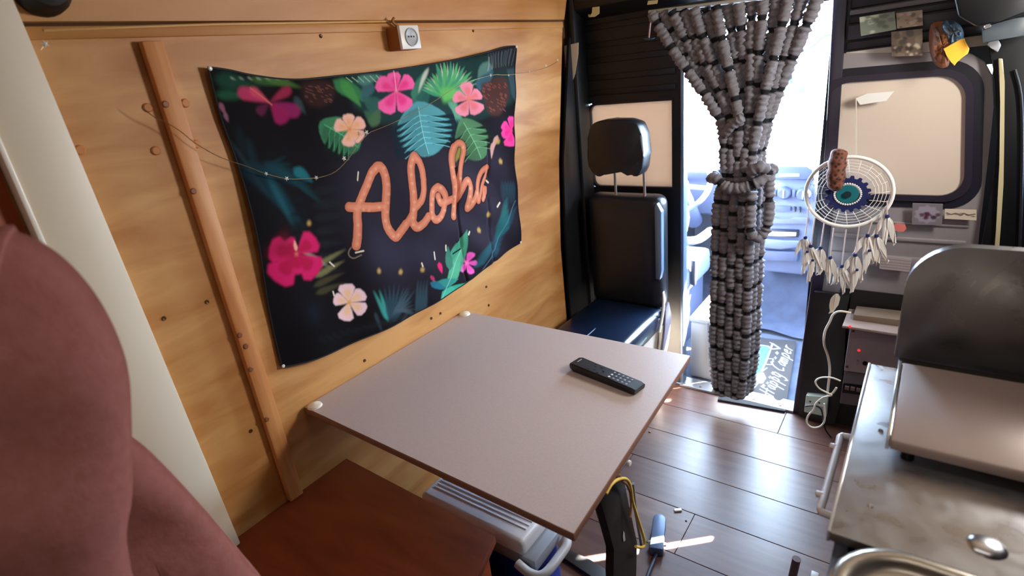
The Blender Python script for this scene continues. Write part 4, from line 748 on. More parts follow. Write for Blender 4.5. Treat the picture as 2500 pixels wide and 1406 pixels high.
["P",[14,24,20],1,1.0,[946,1422,978,1444,990,1435]],
["L",[81,164,113],1,0.7,[920,1413,926,1415,934,1418,944,1421,955,1423,968,1425,977,1426],2.0],
["L",[14,24,20],1,1.0,[947,1408,951,1409,957,1412,963,1414,972,1417,981,1420,988,1422],2.4],
["P",[14,24,20],1,1.0,[959,1412,991,1434,1004,1425]],
["L",[81,164,113],1,0.7,[932,1403,938,1405,947,1408,957,1411,969,1413,981,1415,990,1416],2.0],
["L",[14,24,20],1,1.0,[960,1397,964,1399,970,1402,977,1404,985,1407,995,1409,1002,1411],2.5],
["P",[14,24,20],1,1.0,[972,1402,1005,1424,1018,1415]],
["L",[81,164,113],1,0.7,[945,1393,951,1395,960,1398,970,1401,982,1403,995,1404,1004,1405],2.1],
["L",[14,24,20],1,1.0,[974,1387,978,1389,984,1391,990,1394,999,1396,1009,1399,1016,1401],2.5],
["P",[14,24,20],1,1.0,[986,1392,1019,1413,1032,1404]],
["L",[81,164,113],1,0.7,[958,1383,965,1385,974,1388,984,1390,996,1392,1009,1394,1018,1395],2.0],
["L",[14,24,20],1,1.0,[988,1377,992,1378,997,1381,1004,1383,1013,1386,1023,1389,1030,1390],2.5],
["P",[14,24,20],1,1.0,[1000,1381,1034,1403,1047,1394]],
["L",[81,164,113],1,0.7,[972,1372,978,1374,988,1377,998,1380,1010,1382,1023,1383,1033,1384],2.1],
["L",[90,183,126],1,0.8,[905,1425,955,1390,997,1353],2.7],
["P",[84,152,158],1.5,1.0,[1253,1446,1223,1439,1197,1425,1175,1410,1160,1396,1151,1380,1149,1364,1153,1347,1163,1330,1178,1314,1197,1301,1219,1290,1242,1283,1267,1281,1292,1282,1316,1288,1338,1299,1357,1312,1372,1329,1380,1347,1382,1366,1377,1384,1363,1401,1342,1415,1315,1429,1284,1441]],
["P",[60,109,113],3,0.6,[1254,1429,1211,1422,1176,1405,1154,1382,1147,1355,1157,1328,1183,1304,1221,1287,1267,1281]],
["L",[14,34,44],1,1.0,[1227,1398,1219,1396,1207,1394,1195,1391,1179,1387,1163,1382,1151,1379],3.0],
["P",[14,34,44],1,1.0,[1204,1393,1126,1387,1127,1370]],
["L",[113,205,213],1,0.7,[1256,1406,1244,1403,1226,1398,1209,1393,1190,1386,1172,1378,1159,1372],2.4],
["L",[14,34,44],1,1.0,[1229,1381,1221,1380,1209,1378,1196,1375,1180,1371,1164,1366,1152,1363],3.0],
["P",[14,34,44],1,1.0,[1205,1377,1127,1371,1128,1355]],
["L",[113,205,213],1,0.7,[1258,1389,1245,1386,1228,1382,1210,1377,1191,1370,1173,1362,1160,1356],2.5],
["L",[14,34,44],1,1.0,[1230,1365,1222,1364,1210,1362,1197,1359,1181,1355,1165,1350,1153,1347],3.1],
["P",[14,34,44],1,1.0,[1206,1360,1128,1355,1129,1339]],
["L",[113,205,213],1,0.7,[1259,1373,1247,1370,1229,1366,1211,1360,1192,1353,1174,1346,1161,1340],2.5],
["L",[14,34,44],1,1.0,[1231,1348,1223,1347,1211,1345,1198,1342,1182,1339,1166,1334,1154,1331],3.2],
["P",[14,34,44],1,1.0,[1207,1344,1129,1340,1130,1323]],
["L",[113,205,213],1,0.7,[1260,1356,1248,1353,1230,1349,1212,1344,1194,1337,1175,1329,1162,1324],2.5],
["L",[14,34,44],1,1.0,[1233,1332,1224,1330,1212,1329,1199,1326,1184,1322,1167,1318,1155,1315],3.1],
["P",[14,34,44],1,1.0,[1209,1327,1130,1324,1131,1306]],
["L",[113,205,213],1,0.7,[1262,1339,1249,1336,1232,1332,1213,1327,1195,1321,1176,1313,1163,1307],2.6],
["L",[14,34,44],1,1.0,[1234,1315,1226,1314,1214,1312,1200,1309,1185,1306,1168,1301,1156,1298],3.2],
["P",[14,34,44],1,1.0,[1210,1311,1131,1307,1132,1290]],
["L",[113,205,213],1,0.7,[1263,1322,1251,1319,1233,1315,1215,1311,1196,1304,1177,1296,1164,1291],2.6],
["L",[14,34,44],1,1.0,[1287,1399,1296,1398,1309,1396,1324,1394,1342,1390,1362,1386,1376,1383],3.2],
["P",[14,34,44],1,1.0,[1313,1395,1405,1393,1408,1374]],
["L",[113,205,213],1,0.7,[1256,1406,1269,1403,1288,1400,1308,1395,1329,1389,1352,1381,1369,1375],2.6],
["L",[14,34,44],1,1.0,[1288,1382,1297,1381,1311,1379,1325,1377,1343,1373,1363,1369,1378,1366],3.2],
["P",[14,34,44],1,1.0,[1315,1378,1407,1375,1410,1356]],
["L",[113,205,213],1,0.7,[1258,1389,1271,1387,1290,1383,1309,1378,1331,1371,1354,1363,1371,1358],2.6],
["L",[14,34,44],1,1.0,[1290,1366,1299,1364,1312,1362,1327,1360,1345,1356,1365,1351,1380,1348],3.4],
["P",[14,34,44],1,1.0,[1316,1361,1410,1357,1412,1338]],
["L",[113,205,213],1,0.7,[1259,1373,1272,1370,1291,1366,1311,1361,1333,1354,1356,1346,1373,1340],2.7],
["L",[14,34,44],1,1.0,[1292,1349,1301,1347,1314,1345,1329,1343,1347,1339,1367,1334,1382,1330],3.4],
["P",[14,34,44],1,1.0,[1318,1344,1412,1340,1414,1320]],
["L",[113,205,213],1,0.7,[1260,1356,1274,1353,1293,1349,1313,1344,1335,1337,1358,1328,1375,1322],2.8],
["L",[14,34,44],1,1.0,[1293,1331,1302,1330,1316,1328,1331,1325,1349,1321,1369,1316,1384,1312],3.4],
["P",[14,34,44],1,1.0,[1320,1327,1414,1321,1416,1302]],
["L",[113,205,213],1,0.7,[1262,1339,1275,1336,1294,1332,1315,1327,1337,1319,1360,1311,1377,1304],2.7],
["L",[14,34,44],1,1.0,[1295,1314,1304,1313,1317,1311,1333,1308,1351,1303,1371,1298,1386,1294],3.3],
["P",[14,34,44],1,1.0,[1322,1309,1416,1303,1419,1284]],
["L",[113,205,213],1,0.7,[1263,1322,1277,1319,1296,1315,1316,1309,1339,1302,1362,1293,1379,1286],2.7],
["L",[140,200,200],1,0.8,[1254,1429,1260,1356,1266,1288],3.5],
["P",[78,122,84],1.5,1.0,[1442,1372,1422,1364,1407,1350,1395,1335,1388,1321,1386,1306,1390,1291,1399,1276,1412,1261,1429,1248,1449,1238,1469,1230,1489,1226,1509,1225,1527,1229,1543,1236,1556,1248,1565,1262,1570,1278,1571,1294,1566,1311,1555,1327,1540,1340,1519,1351,1495,1362,1468,1370]],
["P",[56,87,60],3,0.6,[1449,1357,1419,1348,1397,1331,1388,1308,1391,1283,1408,1259,1436,1239,1472,1227,1509,1225]],
["L",[20,34,26],1,1.0,[1439,1328,1434,1326,1425,1323,1416,1319,1406,1314,1395,1309,1387,1305],3.6],
["P",[20,34,26],1,1.0,[1423,1321,1365,1310,1371,1295]],
["L",[105,164,113],1,0.7,[1458,1337,1450,1333,1438,1328,1426,1322,1415,1314,1403,1305,1395,1299],3.0],
["L",[20,34,26],1,1.0,[1449,1306,1443,1304,1435,1301,1426,1298,1415,1293,1404,1287,1396,1283],3.8],
["P",[20,34,26],1,1.0,[1432,1300,1373,1289,1380,1273]],
["L",[105,164,113],1,0.7,[1468,1315,1460,1311,1448,1306,1436,1300,1424,1292,1412,1284,1404,1278],3.1],
["L",[20,34,26],1,1.0,[1459,1284,1453,1282,1444,1279,1435,1275,1425,1271,1413,1265,1405,1261],3.9],
["P",[20,34,26],1,1.0,[1442,1278,1382,1267,1389,1252]],
["L",[105,164,113],1,0.7,[1478,1293,1470,1289,1458,1284,1446,1278,1434,1270,1422,1262,1413,1255],3.1],
["L",[20,34,26],1,1.0,[1469,1261,1463,1259,1454,1256,1445,1253,1434,1248,1423,1243,1415,1239],3.8],
["P",[20,34,26],1,1.0,[1452,1255,1391,1245,1398,1229]],
["L",[105,164,113],1,0.7,[1489,1270,1480,1267,1468,1262,1456,1256,1443,1248,1431,1239,1423,1233],3.2],
["L",[20,34,26],1,1.0,[1484,1333,1491,1333,1501,1332,1513,1331,1527,1330,1544,1327,1555,1325],3.9],
["P",[20,34,26],1,1.0,[1505,1332,1573,1336,1581,1320]],
["L",[105,164,113],1,0.7,[1458,1337,1469,1336,1484,1334,1501,1331,1519,1327,1538,1322,1552,1318],3.2],
["L",[20,34,26],1,1.0,[1494,1311,1501,1311,1512,1310,1523,1309,1538,1307,1555,1304,1566,1303],3.9],
["P",[20,34,26],1,1.0,[1515,1309,1584,1313,1593,1297]],
["L",[105,164,113],1,0.7,[1468,1315,1479,1314,1495,1312,1511,1309,1530,1304,1549,1299,1563,1295],3.2],
["L",[20,34,26],1,1.0,[1504,1289,1512,1288,1522,1287,1534,1286,1549,1284,1566,1281,1578,1279],4.0],
["P",[20,34,26],1,1.0,[1526,1287,1596,1290,1604,1273]],
["L",[105,164,113],1,0.7,[1478,1293,1489,1291,1505,1289,1522,1286,1541,1282,1561,1276,1575,1272],3.3],
["L",[20,34,26],1,1.0,[1515,1266,1522,1265,1533,1264,1545,1263,1560,1261,1577,1258,1589,1256],4.2],
["P",[20,34,26],1,1.0,[1537,1264,1608,1266,1616,1249]],
["L",[105,164,113],1,0.7,[1489,1270,1500,1269,1516,1266,1533,1263,1552,1258,1572,1252,1586,1248],3.3],
["L",[117,183,126],1,0.8,[1449,1357,1478,1293,1506,1232],4.3],
["P",[150,140,70],3,0.85,[1421,1295,1396,1293,1385,1284,1380,1274,1377,1263,1375,1251,1373,1239,1387,1245,1401,1252,1414,1259,1425,1268,1430,1278]],
["P",[240,96,160],1.2,1,[1169,1483,1151,1509,1138,1525,1120,1525,1104,1513,1095,1498,1102,1487,1127,1485]],
["P",[240,96,160],1.2,1,[1169,1483,1188,1507,1198,1522,1189,1532,1169,1533,1149,1530,1140,1520,1151,1505]],
["P",[240,96,160],1.2,1,[1169,1483,1212,1482,1241,1483,1253,1495,1246,1511,1231,1523,1212,1524,1194,1508]],
["P",[240,96,160],1.2,1,[1169,1483,1165,1451,1165,1430,1182,1422,1208,1427,1229,1438,1231,1453,1207,1466]],
["P",[240,96,160],1.2,1,[1169,1483,1124,1469,1097,1459,1094,1444,1111,1430,1134,1422,1155,1427,1162,1449]],
["P",[226,40,120],4,0.75,[1169,1483,1153,1499,1142,1509,1130,1510,1122,1505,1118,1497,1124,1490,1141,1487]],
["P",[226,40,120],4,0.75,[1169,1483,1178,1500,1184,1511,1179,1518,1169,1519,1159,1517,1155,1510,1160,1499]],
["P",[226,40,120],4,0.75,[1169,1483,1198,1485,1217,1488,1226,1495,1224,1503,1216,1509,1203,1508,1189,1498]],
["P",[226,40,120],4,0.75,[1169,1483,1171,1462,1173,1448,1184,1441,1197,1443,1207,1449,1206,1459,1192,1469]],
["P",[226,40,120],4,0.75,[1169,1483,1141,1471,1123,1462,1119,1452,1127,1445,1139,1441,1152,1447,1160,1461]],
["P",[236,120,150],3,0.9,[1164,1488,1177,1488,1176,1478,1163,1478]],
["L",[244,170,190],1,0.9,[1169,1483,1173,1529,1172,1538],3.0],
["P",[232,176,160],1.2,1,[980,1403,968,1422,959,1433,946,1433,936,1423,930,1412,935,1403,952,1402]],
["P",[232,176,160],1.2,1,[980,1403,997,1419,1007,1431,1001,1439,987,1442,971,1441,964,1433,969,1421]],
["P",[232,176,160],1.2,1,[980,1403,1010,1398,1030,1396,1039,1404,1036,1418,1027,1429,1014,1431,1000,1421]],
["P",[232,176,160],1.2,1,[980,1403,987,1380,992,1366,1005,1363,1020,1370,1031,1381,1028,1392,1010,1397]],
["P",[232,176,160],1.2,1,[980,1403,958,1387,945,1376,949,1366,964,1360,981,1358,991,1365,988,1380]],
["P",[226,160,96],4,0.75,[980,1403,970,1414,962,1421,954,1422,948,1417,945,1411,950,1406,962,1404]],
["P",[226,160,96],4,0.75,[980,1403,989,1415,995,1423,992,1429,985,1431,977,1430,973,1424,975,1416]],
["P",[226,160,96],4,0.75,[980,1403,1000,1402,1014,1402,1021,1407,1020,1413,1015,1419,1006,1419,996,1413]],
["P",[226,160,96],4,0.75,[980,1403,987,1388,993,1379,1001,1376,1009,1380,1014,1385,1011,1392,999,1397]],
["P",[226,160,96],4,0.75,[980,1403,968,1390,960,1382,961,1375,968,1372,977,1372,983,1377,982,1387]],
["P",[226,130,60],3,0.9,[976,1407,987,1407,986,1397,975,1398]],
["P",[236,140,160],1.2,1,[1486,1427,1463,1447,1447,1459,1430,1457,1418,1446,1413,1433,1423,1424,1447,1425]],
["P",[236,140,160],1.2,1,[1486,1427,1513,1452,1528,1468,1517,1480,1490,1483,1463,1481,1450,1471,1463,1454]],
["P",[236,140,160],1.2,1,[1486,1427,1526,1423,1552,1421,1563,1430,1557,1444,1545,1456,1526,1458,1509,1447]],
["P",[236,140,160],1.2,1,[1486,1427,1487,1399,1490,1380,1509,1374,1534,1379,1555,1390,1555,1403,1528,1414]],
["P",[236,140,160],1.2,1,[1486,1427,1445,1416,1420,1407,1420,1395,1439,1383,1463,1376,1482,1380,1485,1399]],
["P",[226,110,110],4,0.75,[1486,1427,1467,1439,1455,1446,1443,1446,1437,1441,1435,1434,1443,1429,1459,1428]],
["P",[226,110,110],4,0.75,[1486,1427,1500,1445,1508,1457,1502,1465,1489,1468,1475,1466,1469,1458,1475,1446]],
["P",[226,110,110],4,0.75,[1486,1427,1513,1427,1530,1427,1539,1432,1537,1439,1530,1445,1518,1446,1505,1439]],
["P",[226,110,110],4,0.75,[1486,1427,1491,1408,1496,1396,1507,1391,1521,1393,1530,1399,1528,1408,1512,1416]],
["P",[226,110,110],4,0.75,[1486,1427,1460,1417,1445,1410,1443,1402,1452,1395,1464,1392,1476,1397,1480,1409]],
["P",[230,130,90],3,0.9,[1479,1433,1495,1433,1495,1421,1478,1422]],
["P",[240,70,150],1.2,1,[1704,1297,1687,1318,1676,1332,1659,1334,1644,1327,1634,1317,1641,1307,1665,1302]],
["P",[240,70,150],1.2,1,[1704,1297,1736,1312,1755,1323,1750,1335,1728,1343,1703,1346,1689,1339,1693,1322]],
["P",[240,70,150],1.2,1,[1704,1297,1671,1305,1650,1309,1640,1303,1641,1293,1648,1282,1662,1279,1679,1285]],
["P",[240,70,150],1.2,1,[1704,1297,1669,1277,1650,1263,1657,1249,1684,1241,1713,1237,1729,1246,1720,1266]],
["P",[240,70,150],1.2,1,[1704,1297,1667,1302,1645,1304,1635,1297,1640,1286,1651,1275,1667,1272,1682,1281]],
["P",[230,30,120],4,0.75,[1704,1297,1689,1311,1680,1319,1668,1322,1660,1318,1656,1313,1662,1307,1678,1303]],
["P",[230,30,120],4,0.75,[1704,1297,1722,1309,1733,1317,1732,1325,1721,1330,1708,1331,1700,1325,1701,1314]],
["P",[230,30,120],4,0.75,[1704,1297,1681,1300,1666,1302,1658,1299,1658,1294,1662,1289,1672,1287,1685,1290]],
["P",[230,30,120],4,0.75,[1704,1297,1684,1281,1673,1270,1676,1261,1689,1256,1704,1255,1713,1262,1710,1276]],
["P",[230,30,120],4,0.75,[1704,1297,1679,1298,1663,1298,1656,1295,1657,1289,1664,1283,1674,1283,1686,1288]],
["P",[240,60,120],3,0.9,[1695,1304,1715,1302,1715,1289,1695,1291]],
["P",[206,30,96],2,1,[739,1129,719,1166,705,1187,686,1185,672,1167,664,1145,672,1129,698,1128]],
["P",[206,30,96],2,1,[739,1129,745,1154,746,1170,736,1176,720,1173,706,1166,704,1155,717,1145]],
["P",[206,30,96],2,1,[739,1129,779,1119,805,1114,815,1128,808,1152,794,1172,776,1177,761,1159]],
["P",[206,30,96],2,1,[739,1129,740,1086,743,1058,763,1049,790,1058,812,1075,811,1096,783,1110]],
["P",[206,30,96],2,1,[739,1129,689,1131,659,1130,652,1110,666,1083,687,1060,710,1057,723,1085]],
["P",[206,30,96],2,1,[739,1129,718,1111,706,1098,712,1085,730,1078,749,1075,759,1083,752,1102]],
["P",[166,18,56],4,0.75,[739,1129,722,1151,710,1165,698,1166,690,1157,687,1145,694,1135,711,1132]],
["P",[166,18,56],4,0.75,[739,1129,740,1146,740,1157,734,1162,726,1161,719,1157,718,1150,726,1142]],
["P",[166,18,56],4,0.75,[739,1129,766,1127,783,1126,791,1133,788,1145,781,1155,769,1157,757,1146]],
["P",[166,18,56],4,0.75,[739,1129,745,1101,749,1082,762,1075,775,1079,785,1088,783,1101,766,1113]],
["P",[166,18,56],4,0.75,[739,1129,707,1126,686,1122,680,1110,686,1096,698,1085,712,1086,724,1103]],
["P",[166,18,56],4,0.75,[739,1129,728,1115,721,1105,724,1096,732,1092,742,1092,748,1098,745,1111]],
["P",[230,120,90],3,0.9,[736,1135,745,1133,744,1124,735,1126]],
["P",[120,20,40],10,0.5,[722,1199,739,1127,653,1153]],
["P",[236,170,150],1.5,0.9,[742,1137,747,1142,748,1147,747,1151,746,1156,745,1161,743,1166,741,1162,739,1157,737,1153,737,1148,737,1143]],
["P",[238,200,206],1.2,1,[859,946,846,970,836,984,825,985,816,976,811,964,816,954,833,950]],
["P",[238,200,206],1.2,1,[859,946,878,967,888,982,881,995,863,1001,845,1003,836,993,844,975]],
["P",[238,200,206],1.2,1,[859,946,889,938,909,933,916,942,912,958,901,973,888,977,876,966]],
["P",[238,200,206],1.2,1,[859,946,867,918,874,900,887,895,902,902,911,913,908,926,889,935]],
["P",[238,200,206],1.2,1,[859,946,832,937,815,929,816,916,830,902,848,893,861,897,861,916]],
["P",[240,190,120],4,0.75,[859,946,848,961,841,970,833,972,828,968,826,962,830,955,842,951]],
["P",[240,190,120],4,0.75,[859,946,869,962,874,973,871,982,862,986,853,986,848,979,852,966]],
["P",[240,190,120],4,0.75,[859,946,879,943,892,942,898,947,897,955,891,962,882,964,873,957]],
["P",[240,190,120],4,0.75,[859,946,867,928,873,916,882,912,889,915,894,921,890,929,878,936]],
["P",[240,190,120],4,0.75,[859,946,843,937,832,931,832,922,838,915,847,911,855,914,857,927]],
["P",[230,160,70],3,0.9,[855,953,866,950,865,939,854,942]],
["P",[236,100,190],1.2,1,[1369,889,1363,905,1358,915,1349,920,1342,918,1336,914,1339,907,1351,900]],
["P",[236,100,190],1.2,1,[1369,889,1392,897,1407,903,1408,912,1398,920,1385,925,1375,922,1372,909]],
["P",[236,100,190],1.2,1,[1369,889,1389,876,1402,868,1413,867,1416,873,1415,881,1407,887,1392,888]],
["P",[236,100,190],1.2,1,[1369,889,1364,870,1361,857,1368,848,1381,844,1393,845,1396,854,1386,868]],
["P",[236,100,190],1.2,1,[1369,889,1345,888,1329,886,1326,878,1332,870,1342,863,1353,864,1360,873]],
["P",[230,60,160],4,0.75,[1369,889,1363,900,1359,907,1354,911,1349,910,1347,908,1350,903,1357,898]],
["P",[230,60,160],4,0.75,[1369,889,1384,896,1393,901,1394,907,1390,912,1383,914,1377,911,1373,902]],
["P",[230,60,160],4,0.75,[1369,889,1384,881,1394,876,1401,875,1403,878,1402,882,1396,885,1385,887]],
["P",[230,60,160],4,0.75,[1369,889,1368,875,1367,866,1371,859,1378,857,1384,858,1385,864,1379,874]],
["P",[230,60,160],4,0.75,[1369,889,1353,886,1343,884,1339,880,1342,875,1348,872,1355,873,1361,879]],
["P",[240,120,170],3,0.9,[1362,898,1379,894,1379,880,1362,884]],
["P",[226,40,110],1,0.95,[1228,941,1219,935,1219,928,1221,921,1225,913,1230,905,1234,898,1237,904,1239,911,1241,918,1241,925,1239,932]],
["P",[200,60,110],1,0.8,[1182,911,1179,905,1181,900,1184,894,1188,889,1193,884,1198,879,1197,885,1197,890,1196,896,1194,901,1190,906]],
["P",[214,160,150],1.5,0.9,[1599,1273,1584,1266,1577,1257,1574,1247,1572,1237,1570,1226,1568,1216,1577,1224,1586,1233,1593,1242,1600,1251,1604,1261]],
["P",[214,160,150],1.5,0.9,[1617,1292,1603,1287,1597,1279,1595,1271,1593,1262,1593,1254,1592,1245,1600,1252,1608,1259,1615,1266,1620,1273,1623,1281]],
["P",[70,150,120],1.5,0.95,[1284,869,1334,873,1356,893,1370,919,1378,947,1384,977,1390,1006,1360,990,1331,973,1305,955,1283,935,1270,910]],
["P",[84,170,130],1.5,0.95,[1257,842,1294,846,1316,863,1332,884,1345,906,1356,930,1368,954,1341,939,1316,925,1292,910,1271,894,1256,874]],
["P",[60,120,100],1.5,0.95,[1279,894,1299,902,1303,915,1303,930,1301,946,1297,961,1293,977,1285,965,1276,953,1269,941,1264,928,1264,913]],
["P",[50,140,130],1.5,0.95,[1191,867,1214,849,1234,844,1253,843,1273,845,1292,848,1312,851,1290,860,1268,868,1247,875,1227,880,1208,880]],
["P",[60,170,140],1.5,0.95,[1209,815,1241,795,1266,793,1288,797,1309,804,1330,813,1350,822,1322,829,1294,835,1268,839,1244,841,1222,837]],
["P",[70,180,150],1.5,0.95,[1293,813,1277,835,1265,840,1254,839,1243,836,1232,831,1222,825,1234,816,1247,807,1260,799,1272,794,1284,794]],
["P",[40,110,130],1.5,0.95,[1176,887,1180,871,1190,862,1202,855,1216,849,1230,843,1245,837,1236,849,1227,860,1218,871,1207,880,1195,887]],
["L",[20,30,30],1,1.0,[1335,976,1356,990,1362,1000],5.7],
["L",[20,30,30],1,1.0,[1311,942,1351,947],5.7],
["L",[150,200,190],1,0.7,[1208,808,1260,856,1354,943],3.7],
["P",[34,70,84],2.5,0.75,[1558,958,1589,960,1612,969,1634,980,1654,992,1674,1004,1694,1017,1667,1010,1641,1002,1616,994,1593,985,1572,974]],
["P",[34,70,84],2.5,0.75,[1548,946,1577,948,1600,956,1620,966,1639,977,1658,989,1677,1001,1652,994,1627,987,1603,980,1581,972,1561,962]],
["P",[34,70,84],2.5,0.75,[1539,935,1566,936,1588,943,1607,952,1625,962,1643,973,1660,984,1636,978,1613,972,1590,966,1569,959,1550,950]],
["P",[34,70,84],2.5,0.75,[1529,924,1555,923,1575,929,1593,938,1610,947,1627,957,1644,967,1621,963,1599,958,1577,952,1557,946,1540,938]],
["P",[34,70,84],2.5,0.75,[1519,912,1544,911,1563,916,1580,924,1596,932,1612,942,1627,951,1606,947,1585,943,1564,939,1546,933,1529,926]],
["P",[34,70,84],2.5,0.75,[1509,901,1533,899,1551,903,1567,910,1582,918,1596,926,1611,934,1591,932,1571,929,1552,925,1534,921,1518,914]],
["P",[34,70,84],2.5,0.75,[1499,890,1522,887,1539,890,1554,896,1568,903,1581,911,1594,918,1576,916,1557,914,1539,911,1522,908,1508,902]],
["P",[34,70,84],2.5,0.75,[1490,879,1511,875,1527,877,1540,882,1553,888,1566,895,1578,902,1561,901,1543,900,1526,898,1511,895,1497,890]],
["P",[34,70,84],2.5,0.75,[1480,867,1500,863,1514,864,1527,869,1539,874,1551,880,1562,886,1546,886,1530,885,1514,884,1500,882,1487,878]],
["P",[40,90,100],2,0.7,[1525,920,1504,924,1486,922,1470,918,1455,914,1440,909,1425,905,1443,905,1461,905,1479,906,1496,907,1513,911]],
["P",[40,90,100],2,0.7,[1514,911,1493,915,1477,913,1461,910,1447,906,1433,902,1419,897,1436,897,1453,897,1470,898,1487,899,1502,902]],
["P",[40,90,100],2,0.7,[1502,902,1482,906,1467,905,1453,902,1439,898,1426,894,1413,890,1429,890,1445,889,1461,889,1477,890,1491,893]],
["P",[40,90,100],2,0.7,[1490,893,1472,898,1457,897,1444,894,1431,891,1419,887,1407,883,1422,882,1437,881,1452,881,1467,882,1480,885]],
["P",[40,90,100],2,0.7,[1479,884,1461,889,1448,888,1435,886,1423,883,1412,879,1401,876,1415,875,1429,874,1443,873,1457,874,1469,876]],
["P",[40,90,100],2,0.7,[1467,875,1451,880,1438,880,1426,878,1416,875,1405,872,1394,868,1408,867,1421,866,1434,865,1447,865,1459,867]],
["P",[40,90,100],2,0.7,[1455,866,1440,872,1429,872,1418,870,1408,867,1398,864,1388,861,1401,860,1413,858,1425,857,1437,857,1448,859]],
["P",[40,110,110],2,0.6,[1643,1062,1619,1049,1602,1032,1587,1015,1573,997,1559,979,1546,961,1565,976,1584,991,1602,1007,1619,1023,1635,1041]],
["P",[40,110,110],2,0.6,[1639,1041,1615,1030,1599,1015,1584,1000,1570,984,1557,968,1545,952,1563,965,1581,978,1599,992,1616,1006,1631,1022]],
["P",[40,110,110],2,0.6,[1635,1019,1612,1011,1595,999,1581,985,1568,971,1555,957,1543,943,1560,954,1578,965,1596,977,1612,989,1627,1002]],
["P",[40,110,110],2,0.6,[1631,998,1608,992,1592,982,1578,971,1566,959,1553,946,1541,934,1558,943,1576,952,1593,961,1609,971,1623,983]],
["P",[40,110,110],2,0.6,[1627,977,1605,973,1589,965,1576,956,1563,946,1551,935,1539,925,1556,932,1573,939,1589,946,1605,954,1619,963]],
["P",[40,110,110],2,0.6,[1623,955,1602,954,1587,948,1573,941,1561,933,1549,925,1537,916,1554,921,1570,925,1586,930,1601,936,1615,943]],
["L",[90,130,150],1.5,0.6,[1679,1037,1549,913,1435,838],4.4],
["P",[46,80,96],3,0.5,[1617,1129,1609,1115,1608,1100,1609,1085,1611,1069,1614,1053,1617,1037,1621,1052,1624,1067,1626,1082,1627,1097,1626,1113]],
["P",[46,80,96],3,0.5,[1632,1126,1623,1112,1621,1097,1622,1082,1624,1066,1627,1050,1630,1033,1633,1048,1637,1064,1640,1079,1641,1094,1641,1109]],
["P",[46,80,96],3,0.5,[1647,1123,1637,1109,1635,1094,1636,1079,1638,1063,1640,1047,1642,1030,1646,1045,1650,1060,1654,1075,1656,1091,1655,1106]],
["P",[46,80,96],3,0.5,[1662,1120,1652,1106,1650,1091,1650,1075,1651,1060,1653,1043,1655,1027,1660,1042,1664,1057,1668,1072,1670,1087,1670,1103]],
["P",[46,80,96],3,0.5,[1677,1116,1667,1103,1664,1088,1664,1072,1665,1056,1666,1040,1668,1024,1673,1039,1678,1054,1682,1069,1685,1084,1685,1099]],
["P",[60,150,140],2,0.85,[975,835,976,856,971,876,964,896,957,916,949,936,941,955,944,935,947,916,951,896,955,876,962,856]],
["P",[60,150,140],2,0.85,[978,834,982,853,981,873,977,893,972,913,967,932,962,952,962,933,962,914,963,895,964,875,968,855]],
["P",[40,64,76],2,0.85,[981,833,989,850,990,870,990,890,988,909,986,929,984,949,981,930,978,912,975,893,973,874,974,854]],
["P",[40,64,76],2,0.85,[984,831,995,848,1000,867,1002,886,1004,906,1005,926,1006,946,1000,928,993,910,988,892,983,873,980,853]],
["P",[40,64,76],2,0.85,[987,830,1001,845,1009,864,1015,883,1020,903,1024,923,1029,942,1019,925,1010,908,1001,890,993,872,986,852]],
["P",[40,64,76],2,0.85,[990,829,1006,841,1017,857,1026,875,1034,893,1042,911,1049,929,1037,914,1024,899,1012,883,1002,867,993,850]],
["P",[40,64,76],2,0.85,[993,827,1012,837,1026,851,1038,866,1049,882,1060,899,1070,916,1055,903,1039,890,1025,876,1011,862,999,847]],
["P",[40,64,76],2,0.85,[996,826,1017,833,1034,844,1049,858,1064,872,1078,887,1092,902,1073,891,1055,880,1037,869,1021,857,1006,844]],
["P",[40,64,76],2,0.85,[999,825,1023,829,1042,838,1061,849,1079,862,1096,875,1114,888,1092,879,1071,871,1050,862,1030,852,1012,841]],
["P",[70,84,92],2,0.6,[994,847,1013,853,1029,862,1044,873,1059,884,1073,895,1088,907,1070,898,1053,889,1037,880,1021,871,1006,861]],
["P",[70,84,92],2,0.6,[1001,847,1019,850,1034,857,1049,864,1063,873,1077,881,1091,890,1074,884,1058,878,1042,872,1027,866,1013,858]],
["P",[70,84,92],2,0.6,[1008,847,1025,847,1039,851,1053,856,1067,861,1080,867,1094,873,1078,870,1063,867,1048,864,1033,860,1019,855]],
["P",[70,84,92],2,0.6,[1015,847,1030,844,1044,845,1057,847,1071,850,1084,853,1097,856,1082,856,1068,856,1053,856,1039,855,1026,853]],
["P",[70,84,92],2,0.6,[1022,847,1035,841,1048,839,1061,839,1074,839,1087,839,1100,839,1086,842,1073,845,1059,847,1046,849,1033,850]],
["P",[70,84,92],2,0.6,[1029,847,1040,839,1052,834,1065,830,1078,827,1091,825,1104,822,1091,828,1078,833,1066,839,1053,843,1041,847]],
["P",[70,84,92],2,0.6,[1035,846,1045,836,1057,829,1069,822,1081,816,1094,811,1107,805,1095,813,1084,821,1072,829,1061,837,1049,843]],
["P",[70,84,92],2,0.6,[1042,846,1050,834,1061,824,1073,815,1085,805,1097,796,1110,787,1100,798,1089,809,1079,820,1068,830,1056,839]],
["P",[50,74,84],2,0.8,[1099,802,1110,819,1116,838,1121,858,1124,878,1128,898,1131,918,1123,900,1116,882,1109,863,1103,844,1098,824]],
["P",[50,74,84],2,0.8,[1109,798,1121,815,1127,834,1132,854,1136,874,1139,894,1143,914,1135,896,1127,877,1120,859,1113,840,1109,820]],
["P",[50,74,84],2,0.8,[1119,793,1131,810,1138,829,1143,849,1147,869,1151,889,1155,909,1147,891,1139,873,1131,854,1124,835,1119,816]],
